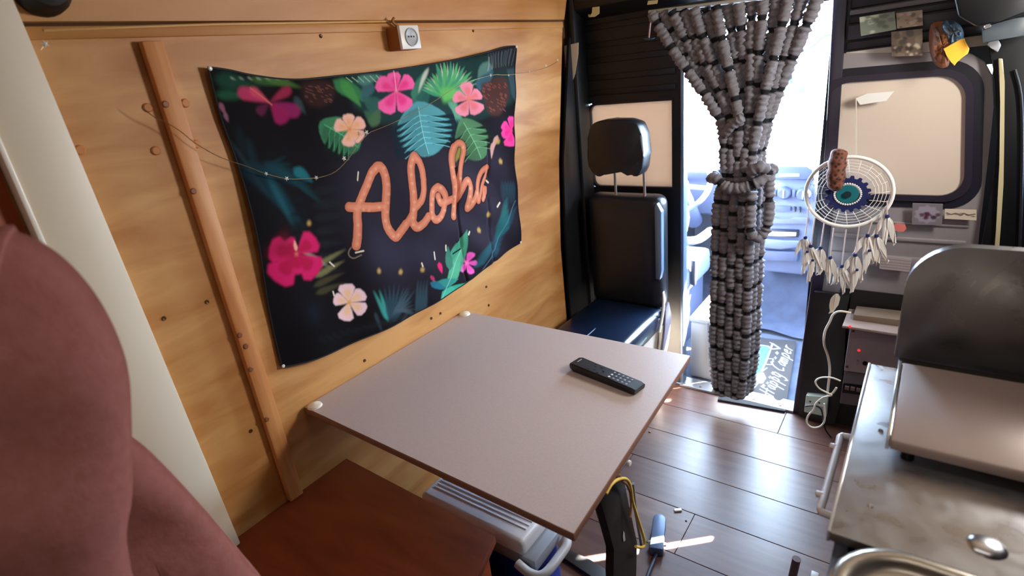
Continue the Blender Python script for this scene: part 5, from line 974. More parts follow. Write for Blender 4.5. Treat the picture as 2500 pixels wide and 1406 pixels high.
["P",[50,74,84],2,0.8,[1130,789,1142,806,1149,825,1155,844,1159,865,1163,885,1167,905,1159,887,1150,868,1142,850,1135,831,1130,811]],
["P",[60,72,84],3,0.6,[1027,805,1039,805,1048,809,1056,814,1064,820,1071,826,1078,833,1068,830,1058,827,1049,823,1039,819,1031,814]],
["P",[60,80,90],3,0.6,[931,888,928,876,930,864,933,852,936,840,940,827,944,814,944,827,944,839,943,851,941,863,939,875]],
["P",[28,32,34],4,0.6,[734,899,735,891,739,884,744,877,750,871,756,865,762,858,758,866,755,874,751,881,747,888,742,895]],
["P",[28,32,34],4,0.6,[756,894,758,885,763,878,769,872,775,866,782,860,789,854,784,862,780,870,775,877,770,884,764,890]],
["P",[28,32,34],4,0.6,[779,888,782,879,788,873,794,867,801,861,809,856,816,850,811,858,805,865,800,872,794,879,788,885]],
["P",[28,32,34],4,0.6,[802,883,806,874,813,867,820,862,828,856,836,851,844,846,838,854,832,861,825,868,819,874,811,880]],
["P",[28,32,34],4,0.6,[826,877,831,868,839,862,847,856,855,851,864,847,873,842,866,849,859,856,851,863,844,869,836,875]],
["P",[28,32,34],4,0.6,[851,871,857,862,865,856,874,851,883,846,893,842,903,838,894,845,886,852,878,858,870,864,861,869]],
["P",[28,32,34],4,0.6,[876,865,884,856,893,850,902,845,912,841,923,837,933,833,924,840,915,847,906,853,896,859,887,863]],
["P",[28,32,34],4,0.6,[902,858,911,849,921,844,931,840,942,836,953,832,965,829,954,835,944,842,934,848,924,853,913,858]],
["P",[28,32,34],4,0.6,[928,852,938,843,950,838,961,834,973,830,985,827,997,824,985,830,974,837,963,843,952,848,940,852]],
["P",[28,32,34],4,0.6,[956,845,967,836,979,831,992,828,1004,825,1017,822,1030,819,1018,825,1005,831,993,837,981,842,968,845]],
["P",[28,32,34],4,0.6,[984,838,996,830,1010,825,1023,822,1037,819,1051,816,1065,814,1051,820,1037,826,1024,831,1010,836,997,839]],
["P",[28,32,34],4,0.6,[1013,831,1027,823,1041,818,1056,815,1070,813,1085,811,1100,809,1085,815,1070,820,1055,825,1041,829,1027,832]],
["P",[26,34,50],12,0.6,[735,995,762,978,754,927,723,953]],
["P",[196,160,90],3,0.85,[971,1004,980,1009,985,998,980,991,971,995]],
["P",[196,160,90],3,0.85,[1056,970,1066,975,1072,963,1066,956,1055,961]],
["P",[196,160,90],3,0.85,[1143,947,1154,952,1160,940,1155,932,1143,938]],
["P",[196,160,90],3,0.85,[1506,1031,1520,1037,1529,1024,1522,1015,1507,1020]],
["P",[196,160,90],3,0.85,[1444,991,1456,996,1465,983,1459,974,1444,980]],
["P",[196,160,90],3,0.85,[1612,1202,1625,1209,1636,1197,1629,1187,1612,1192]],
["P",[196,160,90],3,0.85,[793,1197,800,1202,804,1193,800,1187,792,1190]],
["P",[196,160,90],3,0.85,[1609,1274,1622,1281,1632,1269,1626,1260,1609,1264]],
["L",[226,214,190],1,0.9,[916,1076,942,1073],4.7],
["L",[226,214,190],1,0.9,[1214,980,1212,957],6.0],
["L",[226,214,190],1,0.9,[1282,981,1280,964],6.4],
["L",[226,214,190],1,0.9,[1391,988,1399,995],6.7],
["L",[226,214,190],1,0.9,[1151,964,1154,952],5.7],
["L",[226,214,190],1,0.9,[820,994,820,982],4.6],
["L",[226,214,190],1,0.9,[1574,1040,1594,1050],7.2],
["L",[226,214,190],1,0.9,[1535,1147,1547,1136],6.8],
["L",[226,214,190],1,0.9,[833,1075,843,1060],4.3],
["L",[226,214,190],1,0.9,[983,1288,975,1267],4.4],
["L",[150,130,110],1.5,0.7,[908,1095,907,1094,905,1093,903,1092,901,1090,899,1089,898,1087,896,1085,895,1083,894,1081,894,1078,894,1076,894,1074,895,1072,896,1070,898,1068,900,1066,902,1064,905,1063,909,1062,914,1062,919,1063,925,1063,929,1064,932,1064],3.3],
["L",[30,16,14],3,0.6,[924,1095,925,1098,928,1103,930,1108,933,1114,935,1120,937,1126,939,1132,941,1138,943,1144,945,1150,946,1157,947,1163,948,1169,950,1175,952,1181,955,1187,958,1192,961,1197,965,1203,970,1209,977,1216,984,1224,992,1232,1000,1240,1007,1247,1013,1254,1019,1261,1025,1267,1030,1273,1036,1278,1042,1281,1048,1284,1053,1287,1058,1288,1063,1287,1067,1286,1070,1283,1073,1279,1075,1275,1077,1269,1078,1263,1079,1256,1079,1248,1078,1240,1077,1231,1075,1222,1072,1212,1068,1201,1065,1191,1061,1182,1059,1173,1056,1165,1053,1158,1051,1151,1049,1143,1048,1136,1047,1129,1047,1122,1047,1115,1049,1109,1051,1101,1055,1094,1059,1086,1064,1080,1068,1076,1073,1075,1078,1077,1083,1080,1088,1083,1092,1086,1098,1089,1103,1093,1109,1096,1114,1100,1117,1102],35.3],
["L",[30,16,14],3,0.6,[928,1204,933,1202,940,1200,949,1198,958,1196,966,1194,974,1192,980,1190,987,1188,994,1186,1002,1184,1012,1181,1023,1179,1035,1177,1045,1175,1052,1173],33.0],
["L",[30,16,14],3,0.6,[1117,1102,1120,1104,1124,1106,1128,1109,1133,1113,1138,1117,1142,1121,1147,1126,1151,1132,1156,1137,1162,1142,1168,1145,1175,1148,1182,1152,1189,1155,1195,1159,1200,1164,1205,1170,1209,1176,1213,1183,1216,1190,1218,1199,1220,1208,1222,1217,1222,1226,1223,1235,1223,1243,1222,1251,1221,1259,1219,1265,1218,1271,1216,1275,1214,1278,1212,1280,1210,1281,1208,1283],31.7],
["L",[30,16,14],3,0.6,[1208,1283,1207,1284,1205,1287,1203,1290,1201,1291,1198,1291,1195,1288,1191,1284,1187,1278,1184,1272,1181,1266,1179,1259,1177,1251,1176,1243,1175,1234,1173,1225,1172,1216,1170,1206,1169,1196,1167,1186,1165,1177,1162,1167,1160,1156,1157,1146,1154,1137,1151,1129,1149,1122,1147,1116,1145,1112,1143,1107,1143,1102,1144,1098,1146,1093,1149,1088,1152,1084,1156,1082,1161,1081,1166,1081,1172,1082,1178,1084,1184,1086,1190,1088,1195,1092,1200,1095,1205,1098,1208,1101],36.2],
["L",[30,16,14],3,0.6,[1278,1180,1275,1179,1270,1178,1264,1176,1259,1173,1254,1169,1250,1163,1246,1156,1242,1148,1239,1140,1236,1133,1234,1126,1231,1119,1229,1112,1228,1106,1229,1100,1230,1095,1233,1091,1236,1086,1240,1083,1245,1081,1250,1080,1257,1081,1263,1082,1270,1085,1276,1088,1282,1092,1288,1098,1293,1104,1298,1111,1302,1117,1305,1122,1308,1127,1309,1132,1310,1137,1310,1142,1309,1147,1307,1152,1304,1157,1301,1162,1298,1166,1294,1170,1290,1173,1285,1176,1281,1179,1278,1180],34.2],
["L",[30,16,14],3,0.6,[1275,1150,1276,1147,1277,1142,1278,1137,1280,1132,1283,1128,1287,1126,1292,1125,1297,1124,1302,1124,1308,1123,1314,1124,1321,1124,1327,1125,1333,1125,1337,1126],34.2],
["L",[30,16,14],3,0.6,[1338,1068,1340,1073,1343,1080,1346,1088,1349,1096,1351,1104,1352,1112,1354,1121,1355,1129,1356,1138,1356,1148,1356,1158,1356,1170,1355,1182,1354,1194,1355,1205,1356,1217,1358,1228,1360,1240,1362,1250,1365,1259,1368,1267,1371,1274,1375,1280,1378,1285,1380,1288],36.4],
["L",[30,16,14],3,0.6,[1377,1286,1380,1288,1383,1291,1388,1295,1392,1297,1396,1299,1401,1299,1405,1298,1410,1296,1414,1293,1417,1290,1419,1286,1420,1282,1420,1277,1420,1272,1419,1266,1417,1259,1414,1253,1411,1246,1408,1238,1404,1231,1400,1223,1395,1214,1391,1205,1386,1197,1382,1189,1378,1180,1373,1172,1369,1163,1366,1156,1363,1151],29.9],
["L",[30,16,14],3,0.6,[1355,1115,1358,1118,1362,1124,1368,1130,1373,1137,1378,1143,1383,1148,1389,1154,1394,1159,1400,1164,1405,1167,1410,1169,1415,1170,1419,1170,1423,1170,1426,1168,1429,1166,1431,1162,1432,1158,1432,1153,1432,1147,1430,1141,1427,1133,1424,1126,1421,1118,1418,1110,1416,1103,1413,1095,1410,1088,1409,1082,1409,1078,1411,1077,1415,1078,1420,1080,1426,1083,1431,1087,1437,1092,1444,1099,1452,1106,1458,1113,1462,1117],36.1],
["L",[30,16,14],3,0.6,[1542,1191,1539,1191,1533,1190,1527,1189,1521,1187,1515,1184,1509,1179,1504,1173,1498,1166,1493,1159,1488,1152,1483,1145,1478,1138,1473,1130,1469,1123,1467,1116,1465,1110,1465,1104,1465,1098,1465,1094,1466,1090],33.4],
["L",[30,16,14],3,0.6,[1543,1188,1542,1185,1541,1180,1540,1175,1537,1169,1534,1162,1529,1156,1523,1148,1517,1141,1510,1133,1503,1125,1496,1118,1489,1110,1481,1103,1475,1097,1471,1092],24.8],
["L",[30,16,14],3,0.6,[1519,1122,1517,1118,1515,1113,1512,1108,1509,1102,1507,1098,1504,1095,1501,1092,1499,1090,1497,1089,1495,1088],30.1],
["L",[30,16,14],3,0.6,[1495,1086,1499,1088,1504,1091,1511,1094,1517,1097,1521,1101,1524,1104,1526,1109,1527,1113,1527,1117,1528,1120],25.4],
["L",[196,112,84],1,1.0,[924,1095,925,1098,928,1103,930,1108,933,1114,935,1120,937,1126,939,1132,941,1138,943,1144,945,1150,946,1157,947,1163,948,1169,950,1175,952,1181,955,1187,958,1192,961,1197,965,1203,970,1209,977,1216,984,1224,992,1232,1000,1240,1007,1247,1013,1254,1019,1261,1025,1267,1030,1273,1036,1278,1042,1281,1048,1284,1053,1287,1058,1288,1063,1287,1067,1286,1070,1283,1073,1279,1075,1275,1077,1269,1078,1263,1079,1256,1079,1248,1078,1240,1077,1231,1075,1222,1072,1212,1068,1201,1065,1191,1061,1182,1059,1173,1056,1165,1053,1158,1051,1151,1049,1143,1048,1136,1047,1129,1047,1122,1047,1115,1049,1109,1051,1101,1055,1094,1059,1086,1064,1080,1068,1076,1073,1075,1078,1077,1083,1080,1088,1083,1092,1086,1098,1089,1103,1093,1109,1096,1114,1100,1117,1102],28.8],
["L",[196,112,84],1,1.0,[928,1204,933,1202,940,1200,949,1198,958,1196,966,1194,974,1192,980,1190,987,1188,994,1186,1002,1184,1012,1181,1023,1179,1035,1177,1045,1175,1052,1173],26.4],
["L",[196,112,84],1,1.0,[1117,1102,1120,1104,1124,1106,1128,1109,1133,1113,1138,1117,1142,1121,1147,1126,1151,1132,1156,1137,1162,1142,1168,1145,1175,1148,1182,1152,1189,1155,1195,1159,1200,1164,1205,1170,1209,1176,1213,1183,1216,1190,1218,1199,1220,1208,1222,1217,1222,1226,1223,1235,1223,1243,1222,1251,1221,1259,1219,1265,1218,1271,1216,1275,1214,1278,1212,1280,1210,1281,1208,1283],24.1],
["L",[196,112,84],1,1.0,[1208,1283,1207,1284,1205,1287,1203,1290,1201,1291,1198,1291,1195,1288,1191,1284,1187,1278,1184,1272,1181,1266,1179,1259,1177,1251,1176,1243,1175,1234,1173,1225,1172,1216,1170,1206,1169,1196,1167,1186,1165,1177,1162,1167,1160,1156,1157,1146,1154,1137,1151,1129,1149,1122,1147,1116,1145,1112,1143,1107,1143,1102,1144,1098,1146,1093,1149,1088,1152,1084,1156,1082,1161,1081,1166,1081,1172,1082,1178,1084,1184,1086,1190,1088,1195,1092,1200,1095,1205,1098,1208,1101],28.6],
["L",[196,112,84],1,1.0,[1278,1180,1275,1179,1270,1178,1264,1176,1259,1173,1254,1169,1250,1163,1246,1156,1242,1148,1239,1140,1236,1133,1234,1126,1231,1119,1229,1112,1228,1106,1229,1100,1230,1095,1233,1091,1236,1086,1240,1083,1245,1081,1250,1080,1257,1081,1263,1082,1270,1085,1276,1088,1282,1092,1288,1098,1293,1104,1298,1111,1302,1117,1305,1122,1308,1127,1309,1132,1310,1137,1310,1142,1309,1147,1307,1152,1304,1157,1301,1162,1298,1166,1294,1170,1290,1173,1285,1176,1281,1179,1278,1180],25.6],
["L",[196,112,84],1,1.0,[1275,1150,1276,1147,1277,1142,1278,1137,1280,1132,1283,1128,1287,1126,1292,1125,1297,1124,1302,1124,1308,1123,1314,1124,1321,1124,1327,1125,1333,1125,1337,1126],25.6],
["L",[196,112,84],1,1.0,[1338,1068,1340,1073,1343,1080,1346,1088,1349,1096,1351,1104,1352,1112,1354,1121,1355,1129,1356,1138,1356,1148,1356,1158,1356,1170,1355,1182,1354,1194,1355,1205,1356,1217,1358,1228,1360,1240,1362,1250,1365,1259,1368,1267,1371,1274,1375,1280,1378,1285,1380,1288],28.1],
["L",[196,112,84],1,1.0,[1377,1286,1380,1288,1383,1291,1388,1295,1392,1297,1396,1299,1401,1299,1405,1298,1410,1296,1414,1293,1417,1290,1419,1286,1420,1282,1420,1277,1420,1272,1419,1266,1417,1259,1414,1253,1411,1246,1408,1238,1404,1231,1400,1223,1395,1214,1391,1205,1386,1197,1382,1189,1378,1180,1373,1172,1369,1163,1366,1156,1363,1151],21.1],
["L",[196,112,84],1,1.0,[1355,1115,1358,1118,1362,1124,1368,1130,1373,1137,1378,1143,1383,1148,1389,1154,1394,1159,1400,1164,1405,1167,1410,1169,1415,1170,1419,1170,1423,1170,1426,1168,1429,1166,1431,1162,1432,1158,1432,1153,1432,1147,1430,1141,1427,1133,1424,1126,1421,1118,1418,1110,1416,1103,1413,1095,1410,1088,1409,1082,1409,1078,1411,1077,1415,1078,1420,1080,1426,1083,1431,1087,1437,1092,1444,1099,1452,1106,1458,1113,1462,1117],27.1],
["L",[196,112,84],1,1.0,[1542,1191,1539,1191,1533,1190,1527,1189,1521,1187,1515,1184,1509,1179,1504,1173,1498,1166,1493,1159,1488,1152,1483,1145,1478,1138,1473,1130,1469,1123,1467,1116,1465,1110,1465,1104,1465,1098,1465,1094,1466,1090],24.1],
["L",[196,112,84],1,1.0,[1543,1188,1542,1185,1541,1180,1540,1175,1537,1169,1534,1162,1529,1156,1523,1148,1517,1141,1510,1133,1503,1125,1496,1118,1489,1110,1481,1103,1475,1097,1471,1092],15.2],
["L",[196,112,84],1,1.0,[1519,1122,1517,1118,1515,1113,1512,1108,1509,1102,1507,1098,1504,1095,1501,1092,1499,1090,1497,1089,1495,1088],20.1],
["L",[196,112,84],1,1.0,[1495,1086,1499,1088,1504,1091,1511,1094,1517,1097,1521,1101,1524,1104,1526,1109,1527,1113,1527,1117,1528,1120],15.7],
["L",[222,146,116],4,0.55,[924,1095,925,1098,928,1103,930,1108,933,1114,935,1120,937,1126,939,1132,941,1138,943,1144,945,1150,946,1157,947,1163,948,1169,950,1175,952,1181,955,1187,958,1192,961,1197,965,1203,970,1209,977,1216,984,1224,992,1232,1000,1240,1007,1247,1013,1254,1019,1261,1025,1267,1030,1273,1036,1278,1042,1281,1048,1284,1053,1287,1058,1288,1063,1287,1067,1286,1070,1283,1073,1279,1075,1275,1077,1269,1078,1263,1079,1256,1079,1248,1078,1240,1077,1231,1075,1222,1072,1212,1068,1201,1065,1191,1061,1182,1059,1173,1056,1165,1053,1158,1051,1151,1049,1143,1048,1136,1047,1129,1047,1122,1047,1115,1049,1109,1051,1101,1055,1094,1059,1086,1064,1080,1068,1076,1073,1075,1078,1077,1083,1080,1088,1083,1092,1086,1098,1089,1103,1093,1109,1096,1114,1100,1117,1102],12.9],
["L",[222,146,116],4,0.55,[928,1204,933,1202,940,1200,949,1198,958,1196,966,1194,974,1192,980,1190,987,1188,994,1186,1002,1184,1012,1181,1023,1179,1035,1177,1045,1175,1052,1173],11.9],
["L",[222,146,116],4,0.55,[1117,1102,1120,1104,1124,1106,1128,1109,1133,1113,1138,1117,1142,1121,1147,1126,1151,1132,1156,1137,1162,1142,1168,1145,1175,1148,1182,1152,1189,1155,1195,1159,1200,1164,1205,1170,1209,1176,1213,1183,1216,1190,1218,1199,1220,1208,1222,1217,1222,1226,1223,1235,1223,1243,1222,1251,1221,1259,1219,1265,1218,1271,1216,1275,1214,1278,1212,1280,1210,1281,1208,1283],10.9],
["L",[222,146,116],4,0.55,[1208,1283,1207,1284,1205,1287,1203,1290,1201,1291,1198,1291,1195,1288,1191,1284,1187,1278,1184,1272,1181,1266,1179,1259,1177,1251,1176,1243,1175,1234,1173,1225,1172,1216,1170,1206,1169,1196,1167,1186,1165,1177,1162,1167,1160,1156,1157,1146,1154,1137,1151,1129,1149,1122,1147,1116,1145,1112,1143,1107,1143,1102,1144,1098,1146,1093,1149,1088,1152,1084,1156,1082,1161,1081,1166,1081,1172,1082,1178,1084,1184,1086,1190,1088,1195,1092,1200,1095,1205,1098,1208,1101],12.9],
["L",[222,146,116],4,0.55,[1278,1180,1275,1179,1270,1178,1264,1176,1259,1173,1254,1169,1250,1163,1246,1156,1242,1148,1239,1140,1236,1133,1234,1126,1231,1119,1229,1112,1228,1106,1229,1100,1230,1095,1233,1091,1236,1086,1240,1083,1245,1081,1250,1080,1257,1081,1263,1082,1270,1085,1276,1088,1282,1092,1288,1098,1293,1104,1298,1111,1302,1117,1305,1122,1308,1127,1309,1132,1310,1137,1310,1142,1309,1147,1307,1152,1304,1157,1301,1162,1298,1166,1294,1170,1290,1173,1285,1176,1281,1179,1278,1180],11.5],
["L",[222,146,116],4,0.55,[1275,1150,1276,1147,1277,1142,1278,1137,1280,1132,1283,1128,1287,1126,1292,1125,1297,1124,1302,1124,1308,1123,1314,1124,1321,1124,1327,1125,1333,1125,1337,1126],11.5],
["L",[222,146,116],4,0.55,[1338,1068,1340,1073,1343,1080,1346,1088,1349,1096,1351,1104,1352,1112,1354,1121,1355,1129,1356,1138,1356,1148,1356,1158,1356,1170,1355,1182,1354,1194,1355,1205,1356,1217,1358,1228,1360,1240,1362,1250,1365,1259,1368,1267,1371,1274,1375,1280,1378,1285,1380,1288],12.7],
["L",[222,146,116],4,0.55,[1377,1286,1380,1288,1383,1291,1388,1295,1392,1297,1396,1299,1401,1299,1405,1298,1410,1296,1414,1293,1417,1290,1419,1286,1420,1282,1420,1277,1420,1272,1419,1266,1417,1259,1414,1253,1411,1246,1408,1238,1404,1231,1400,1223,1395,1214,1391,1205,1386,1197,1382,1189,1378,1180,1373,1172,1369,1163,1366,1156,1363,1151],9.5],
["L",[222,146,116],4,0.55,[1355,1115,1358,1118,1362,1124,1368,1130,1373,1137,1378,1143,1383,1148,1389,1154,1394,1159,1400,1164,1405,1167,1410,1169,1415,1170,1419,1170,1423,1170,1426,1168,1429,1166,1431,1162,1432,1158,1432,1153,1432,1147,1430,1141,1427,1133,1424,1126,1421,1118,1418,1110,1416,1103,1413,1095,1410,1088,1409,1082,1409,1078,1411,1077,1415,1078,1420,1080,1426,1083,1431,1087,1437,1092,1444,1099,1452,1106,1458,1113,1462,1117],12.2],
["L",[222,146,116],4,0.55,[1542,1191,1539,1191,1533,1190,1527,1189,1521,1187,1515,1184,1509,1179,1504,1173,1498,1166,1493,1159,1488,1152,1483,1145,1478,1138,1473,1130,1469,1123,1467,1116,1465,1110,1465,1104,1465,1098,1465,1094,1466,1090],10.9],
["L",[222,146,116],4,0.55,[1543,1188,1542,1185,1541,1180,1540,1175,1537,1169,1534,1162,1529,1156,1523,1148,1517,1141,1510,1133,1503,1125,1496,1118,1489,1110,1481,1103,1475,1097,1471,1092],6.9],
["L",[222,146,116],4,0.55,[1519,1122,1517,1118,1515,1113,1512,1108,1509,1102,1507,1098,1504,1095,1501,1092,1499,1090,1497,1089,1495,1088],9.0],
["L",[222,146,116],4,0.55,[1495,1086,1499,1088,1504,1091,1511,1094,1517,1097,1521,1101,1524,1104,1526,1109,1527,1113,1527,1117,1528,1120],7.0],
["P",[240,190,150],2,0.85,[1027,1280,1034,1279,1033,1275,1026,1276]],
["P",[240,190,150],2,0.85,[1020,1264,1027,1263,1026,1259,1019,1260]],
["P",[240,190,150],2,0.85,[1009,1246,1016,1244,1015,1240,1008,1242]],
["P",[240,190,150],2,0.85,[1047,1286,1054,1285,1053,1281,1046,1283]],
["P",[240,190,150],2,0.85,[1077,1283,1085,1282,1083,1278,1076,1279]],
["P",[240,190,150],2,0.85,[986,1227,994,1226,992,1222,986,1224]],
["P",[240,190,150],2,0.85,[971,1213,978,1211,976,1208,970,1209]],
["P",[240,190,150],2,0.85,[1080,1261,1088,1260,1087,1256,1080,1257]],
["P",[240,190,150],2,0.85,[1080,1235,1088,1233,1086,1229,1079,1231]],
["P",[240,190,150],2,0.85,[1075,1207,1083,1205,1081,1201,1074,1203]],
["P",[240,190,150],2,0.85,[1067,1182,1075,1181,1073,1177,1066,1178]],
["P",[240,190,150],2,0.85,[1057,1157,1065,1156,1063,1152,1056,1154]],
["P",[240,190,150],2,0.85,[1042,1135,1050,1133,1048,1129,1041,1131]],
["P",[240,190,150],2,0.85,[1052,1112,1060,1110,1058,1106,1051,1108]],
["P",[240,190,150],2,0.85,[1058,1082,1066,1080,1064,1076,1057,1079]],
["P",[240,190,150],2,0.85,[1077,1082,1085,1080,1084,1076,1076,1078]],
["P",[240,190,150],2,0.85,[1031,1178,1039,1176,1037,1172,1030,1174]],
["P",[240,190,150],2,0.85,[945,1194,953,1192,951,1188,945,1190]],
["P",[240,190,150],2,0.85,[973,1187,980,1185,978,1181,972,1183]],
["P",[240,190,150],2,0.85,[991,1179,999,1178,997,1174,991,1176]],
["P",[240,190,150],2,0.85,[942,1150,950,1149,948,1145,941,1147]],
["P",[240,190,150],2,0.85,[938,1124,945,1122,944,1119,937,1120]],
["P",[240,190,150],2,0.85,[926,1100,933,1098,932,1095,925,1097]],
["P",[240,190,150],2,0.85,[1189,1285,1198,1284,1196,1280,1188,1281]],
["P",[240,190,150],2,0.85,[1176,1268,1185,1267,1183,1263,1175,1264]],
["P",[240,190,150],2,0.85,[1172,1244,1181,1243,1179,1239,1171,1240]],
["P",[240,190,150],2,0.85,[1167,1218,1176,1216,1174,1212,1166,1214]],
["P",[240,190,150],2,0.85,[1166,1193,1175,1191,1174,1187,1166,1189]],
["P",[240,190,150],2,0.85,[1160,1161,1169,1160,1168,1156,1160,1158]],
["P",[240,190,150],2,0.85,[1150,1141,1159,1139,1157,1135,1149,1137]],
["P",[240,190,150],2,0.85,[1143,1117,1151,1115,1150,1111,1142,1113]],
["P",[240,190,150],2,0.85,[1139,1096,1148,1094,1146,1090,1138,1092]],
["P",[240,190,150],2,0.85,[1160,1081,1169,1079,1168,1075,1159,1077]],
["P",[240,190,150],2,0.85,[1253,1173,1262,1171,1260,1167,1252,1169]],
["P",[240,190,150],2,0.85,[1288,1178,1298,1177,1296,1172,1287,1174]],
["P",[240,190,150],2,0.85,[1244,1151,1253,1150,1251,1145,1243,1147]],
["P",[240,190,150],2,0.85,[1229,1137,1238,1135,1236,1130,1228,1133]],
["P",[240,190,150],2,0.85,[1224,1114,1233,1112,1231,1108,1223,1110]],
["P",[240,190,150],2,0.85,[1223,1096,1232,1094,1230,1089,1222,1091]],
["P",[240,190,150],2,0.85,[1254,1080,1263,1078,1262,1074,1253,1076]],
["P",[240,190,150],2,0.85,[1271,1085,1280,1083,1279,1079,1270,1081]],
["P",[240,190,150],2,0.85,[1275,1139,1285,1137,1283,1132,1274,1134]],
["P",[240,190,150],2,0.85,[1294,1101,1304,1099,1302,1095,1293,1097]],
["P",[240,190,150],2,0.85,[1352,1231,1362,1230,1360,1226,1351,1227]],
["P",[240,190,150],2,0.85,[1349,1200,1359,1198,1357,1194,1348,1196]],
["P",[240,190,150],2,0.85,[1350,1167,1360,1165,1358,1161,1349,1163]],
["P",[240,190,150],2,0.85,[1346,1135,1357,1133,1355,1129,1345,1131]],
["P",[240,190,150],2,0.85,[1341,1103,1352,1101,1350,1096,1340,1099]],
["P",[240,190,150],2,0.85,[1333,1077,1344,1075,1342,1070,1332,1073]],
["P",[240,190,150],2,0.85,[1418,1172,1429,1170,1427,1165,1417,1167]],
["P",[240,190,150],2,0.85,[1421,1146,1432,1144,1430,1139,1420,1141]],
["P",[240,190,150],2,0.85,[1415,1119,1426,1117,1424,1112,1414,1114]],
["P",[240,190,150],2,0.85,[1404,1087,1415,1085,1413,1080,1403,1083]],
["P",[240,190,150],2,0.85,[1428,1098,1439,1096,1437,1091,1427,1094]],
["P",[240,190,150],2,0.85,[1460,1120,1471,1118,1469,1113,1459,1115]],
["P",[240,190,150],2,0.85,[1379,1188,1389,1187,1388,1182,1378,1184]],
["P",[240,190,150],2,0.85,[1413,1284,1423,1283,1422,1279,1412,1280]]]
tp = Painter(590, 1830, 780, 1620, 1.3, (17,13,16)); tp.run(ART, 1)
rng = np.random.RandomState(3)
def cum(pts):
    pts = np.array(pts, float)/1000; d = np.concatenate([[0], np.cumsum(np.hypot(*np.diff(pts,axis=0).T))]); return pts, d/d[-1]
edges = {"top": [[651, 1578], [699, 1569], [753, 1555], [856, 1538], [977, 1537], [1163, 1539], [1427, 1551], [1621, 1568], [1730, 1581], [1788, 1581]], "right": [[1788, 1581], [1760, 1461], [1709, 1172], [1688, 986], [1683, 868]], "bottom": [[623, 861], [680, 847], [756, 836], [898, 822], [1064, 810], [1305, 820], [1499, 848], [1683, 868]], "left": [[651, 1578], [650, 1472], [657, 1373], [652, 1220], [634, 1036], [623, 861]]}
nu, nv = 780, 540; us = np.linspace(0,1,nu); vs_ = np.linspace(0,1,nv)
def ev(name, t):
    p, d = cum(smoothpts2(edges[name])); return np.stack([np.interp(t, d, p[:,0]), np.interp(t, d, p[:,1])], 1)
def smoothpts2(l): return [(q.x, q.y) for q in smoothpts([(a,b,0) for a,b in l], 6)]
Tt, Bb, Ll, Rr = ev('top',us), ev('bottom',us), ev('left',vs_), ev('right',vs_)
U = us[:,None,None]; Vv = vs_[None,:,None]
S_ = (1-Vv)*Tt[:,None]+Vv*Bb[:,None]+(1-U)*Ll[None]+U*Rr[None]-((1-U)*(1-Vv)*Tt[0]+U*(1-Vv)*Tt[-1]+(1-U)*Vv*Bb[0]+U*Vv*Bb[-1])
Yt, Zt = S_[...,0], S_[...,1]
Ug, Vg = us[:,None]+0*Vv[...,0], vs_[None,:]+0*U[...,0]
foldx = .006*np.sin(Yt*26+2*Zt)*(.3+Vg*.7)+.005*np.sin(Yt*9-Zt*14)+.0035*np.sin((Yt*.8+Zt)*34)*np.exp(-((Ug-.8)/.25)**2)*2
cre = -.006*np.exp(-((Ug-.665-.02*Vg)/.006)**2)*(Vg > .45)-.005*np.exp(-((Ug-.86+.03*Vg)/.008)**2)*(Vg > .4)
Xt = XL+.018+foldx*.8+cre-.004
P = np.stack([np.maximum(Xt, XL+.004), Yt, Zt], -1)
tapc = tp.sample(Yt*1000, Zt*1000)
tapc = tapc*(1+.03*rng.randn(*tapc.shape[:2])[...,None])
tap = thing('aloha_tapestry', (XL, 1.2, .8), 'dark tropical flower tapestry reading Aloha hung on the plywood wall', 'tapestry')
gridmesh('printed_fabric', P, np.clip(tapc,0,1), cloth, tap)
rim = [tuple(P[i,0]) for i in range(0,nu,12)]+[tuple(P[-1,j]) for j in range(0,nv,12)]+[tuple(P[i,-1]) for i in range(nu-1,-1,-12)]+[tuple(P[0,j]) for j in range(nv-1,-1,-12)]
tube('hem', rim, .0022, mat('hem_black', (16,14,18), .8), tap, seg=5, closed=True)
for i, j in ((2,2),(nu-3,2),(2,nv-3),(nu-3,nv-3)): lathe('pin', [(.0001,.004),(.003,.004),(.005,.001)], tuple(P[i,j]+np.array([.001,0,0])), (1,0,0), white, tap, seg=8)
# fairy lights over the tapestry
fy = thing('fairy_light_string', (XL+.03, 1.2, 1.2), 'thin wire string of tiny clear star bulbs draped across the tapestry', 'string lights')
tube('wire', [[-1.245,0.3752,1.6295],[-1.245,0.3702,1.6251],[-1.245,0.3652,1.6208]], .0012, gold, fy, seg=5)
tube('wire', [[-1.245,0.4905,1.5132],[-1.245,0.5096,1.4909],[-1.245,0.5226,1.4829],[-1.245,0.5474,1.4602],[-1.245,0.5714,1.43],[-1.245,0.6137,1.3942],[-1.245,0.6627,1.367],[-1.245,0.7059,1.3405],[-1.245,0.7539,1.3189],[-1.245,0.8029,1.3085],[-1.245,0.85,1.3027],[-1.245,0.8963,1.3079],[-1.245,0.9427,1.3311],[-1.245,0.9944,1.3687],[-1.245,1.0353,1.3874]], .0009, gold, fy, seg=5, sm=3)
tube('wire', [[-1.245,1.0353,1.3874],[-1.245,1.1218,1.3998],[-1.245,1.2626,1.4287],[-1.245,1.4236,1.4734],[-1.245,1.5947,1.4933],[-1.245,1.6932,1.4877],[-1.245,1.8499,1.4882],[-1.245,1.9667,1.4999],[-1.245,2.0494,1.5194]], .0008, gold, fy, seg=5, sm=3)
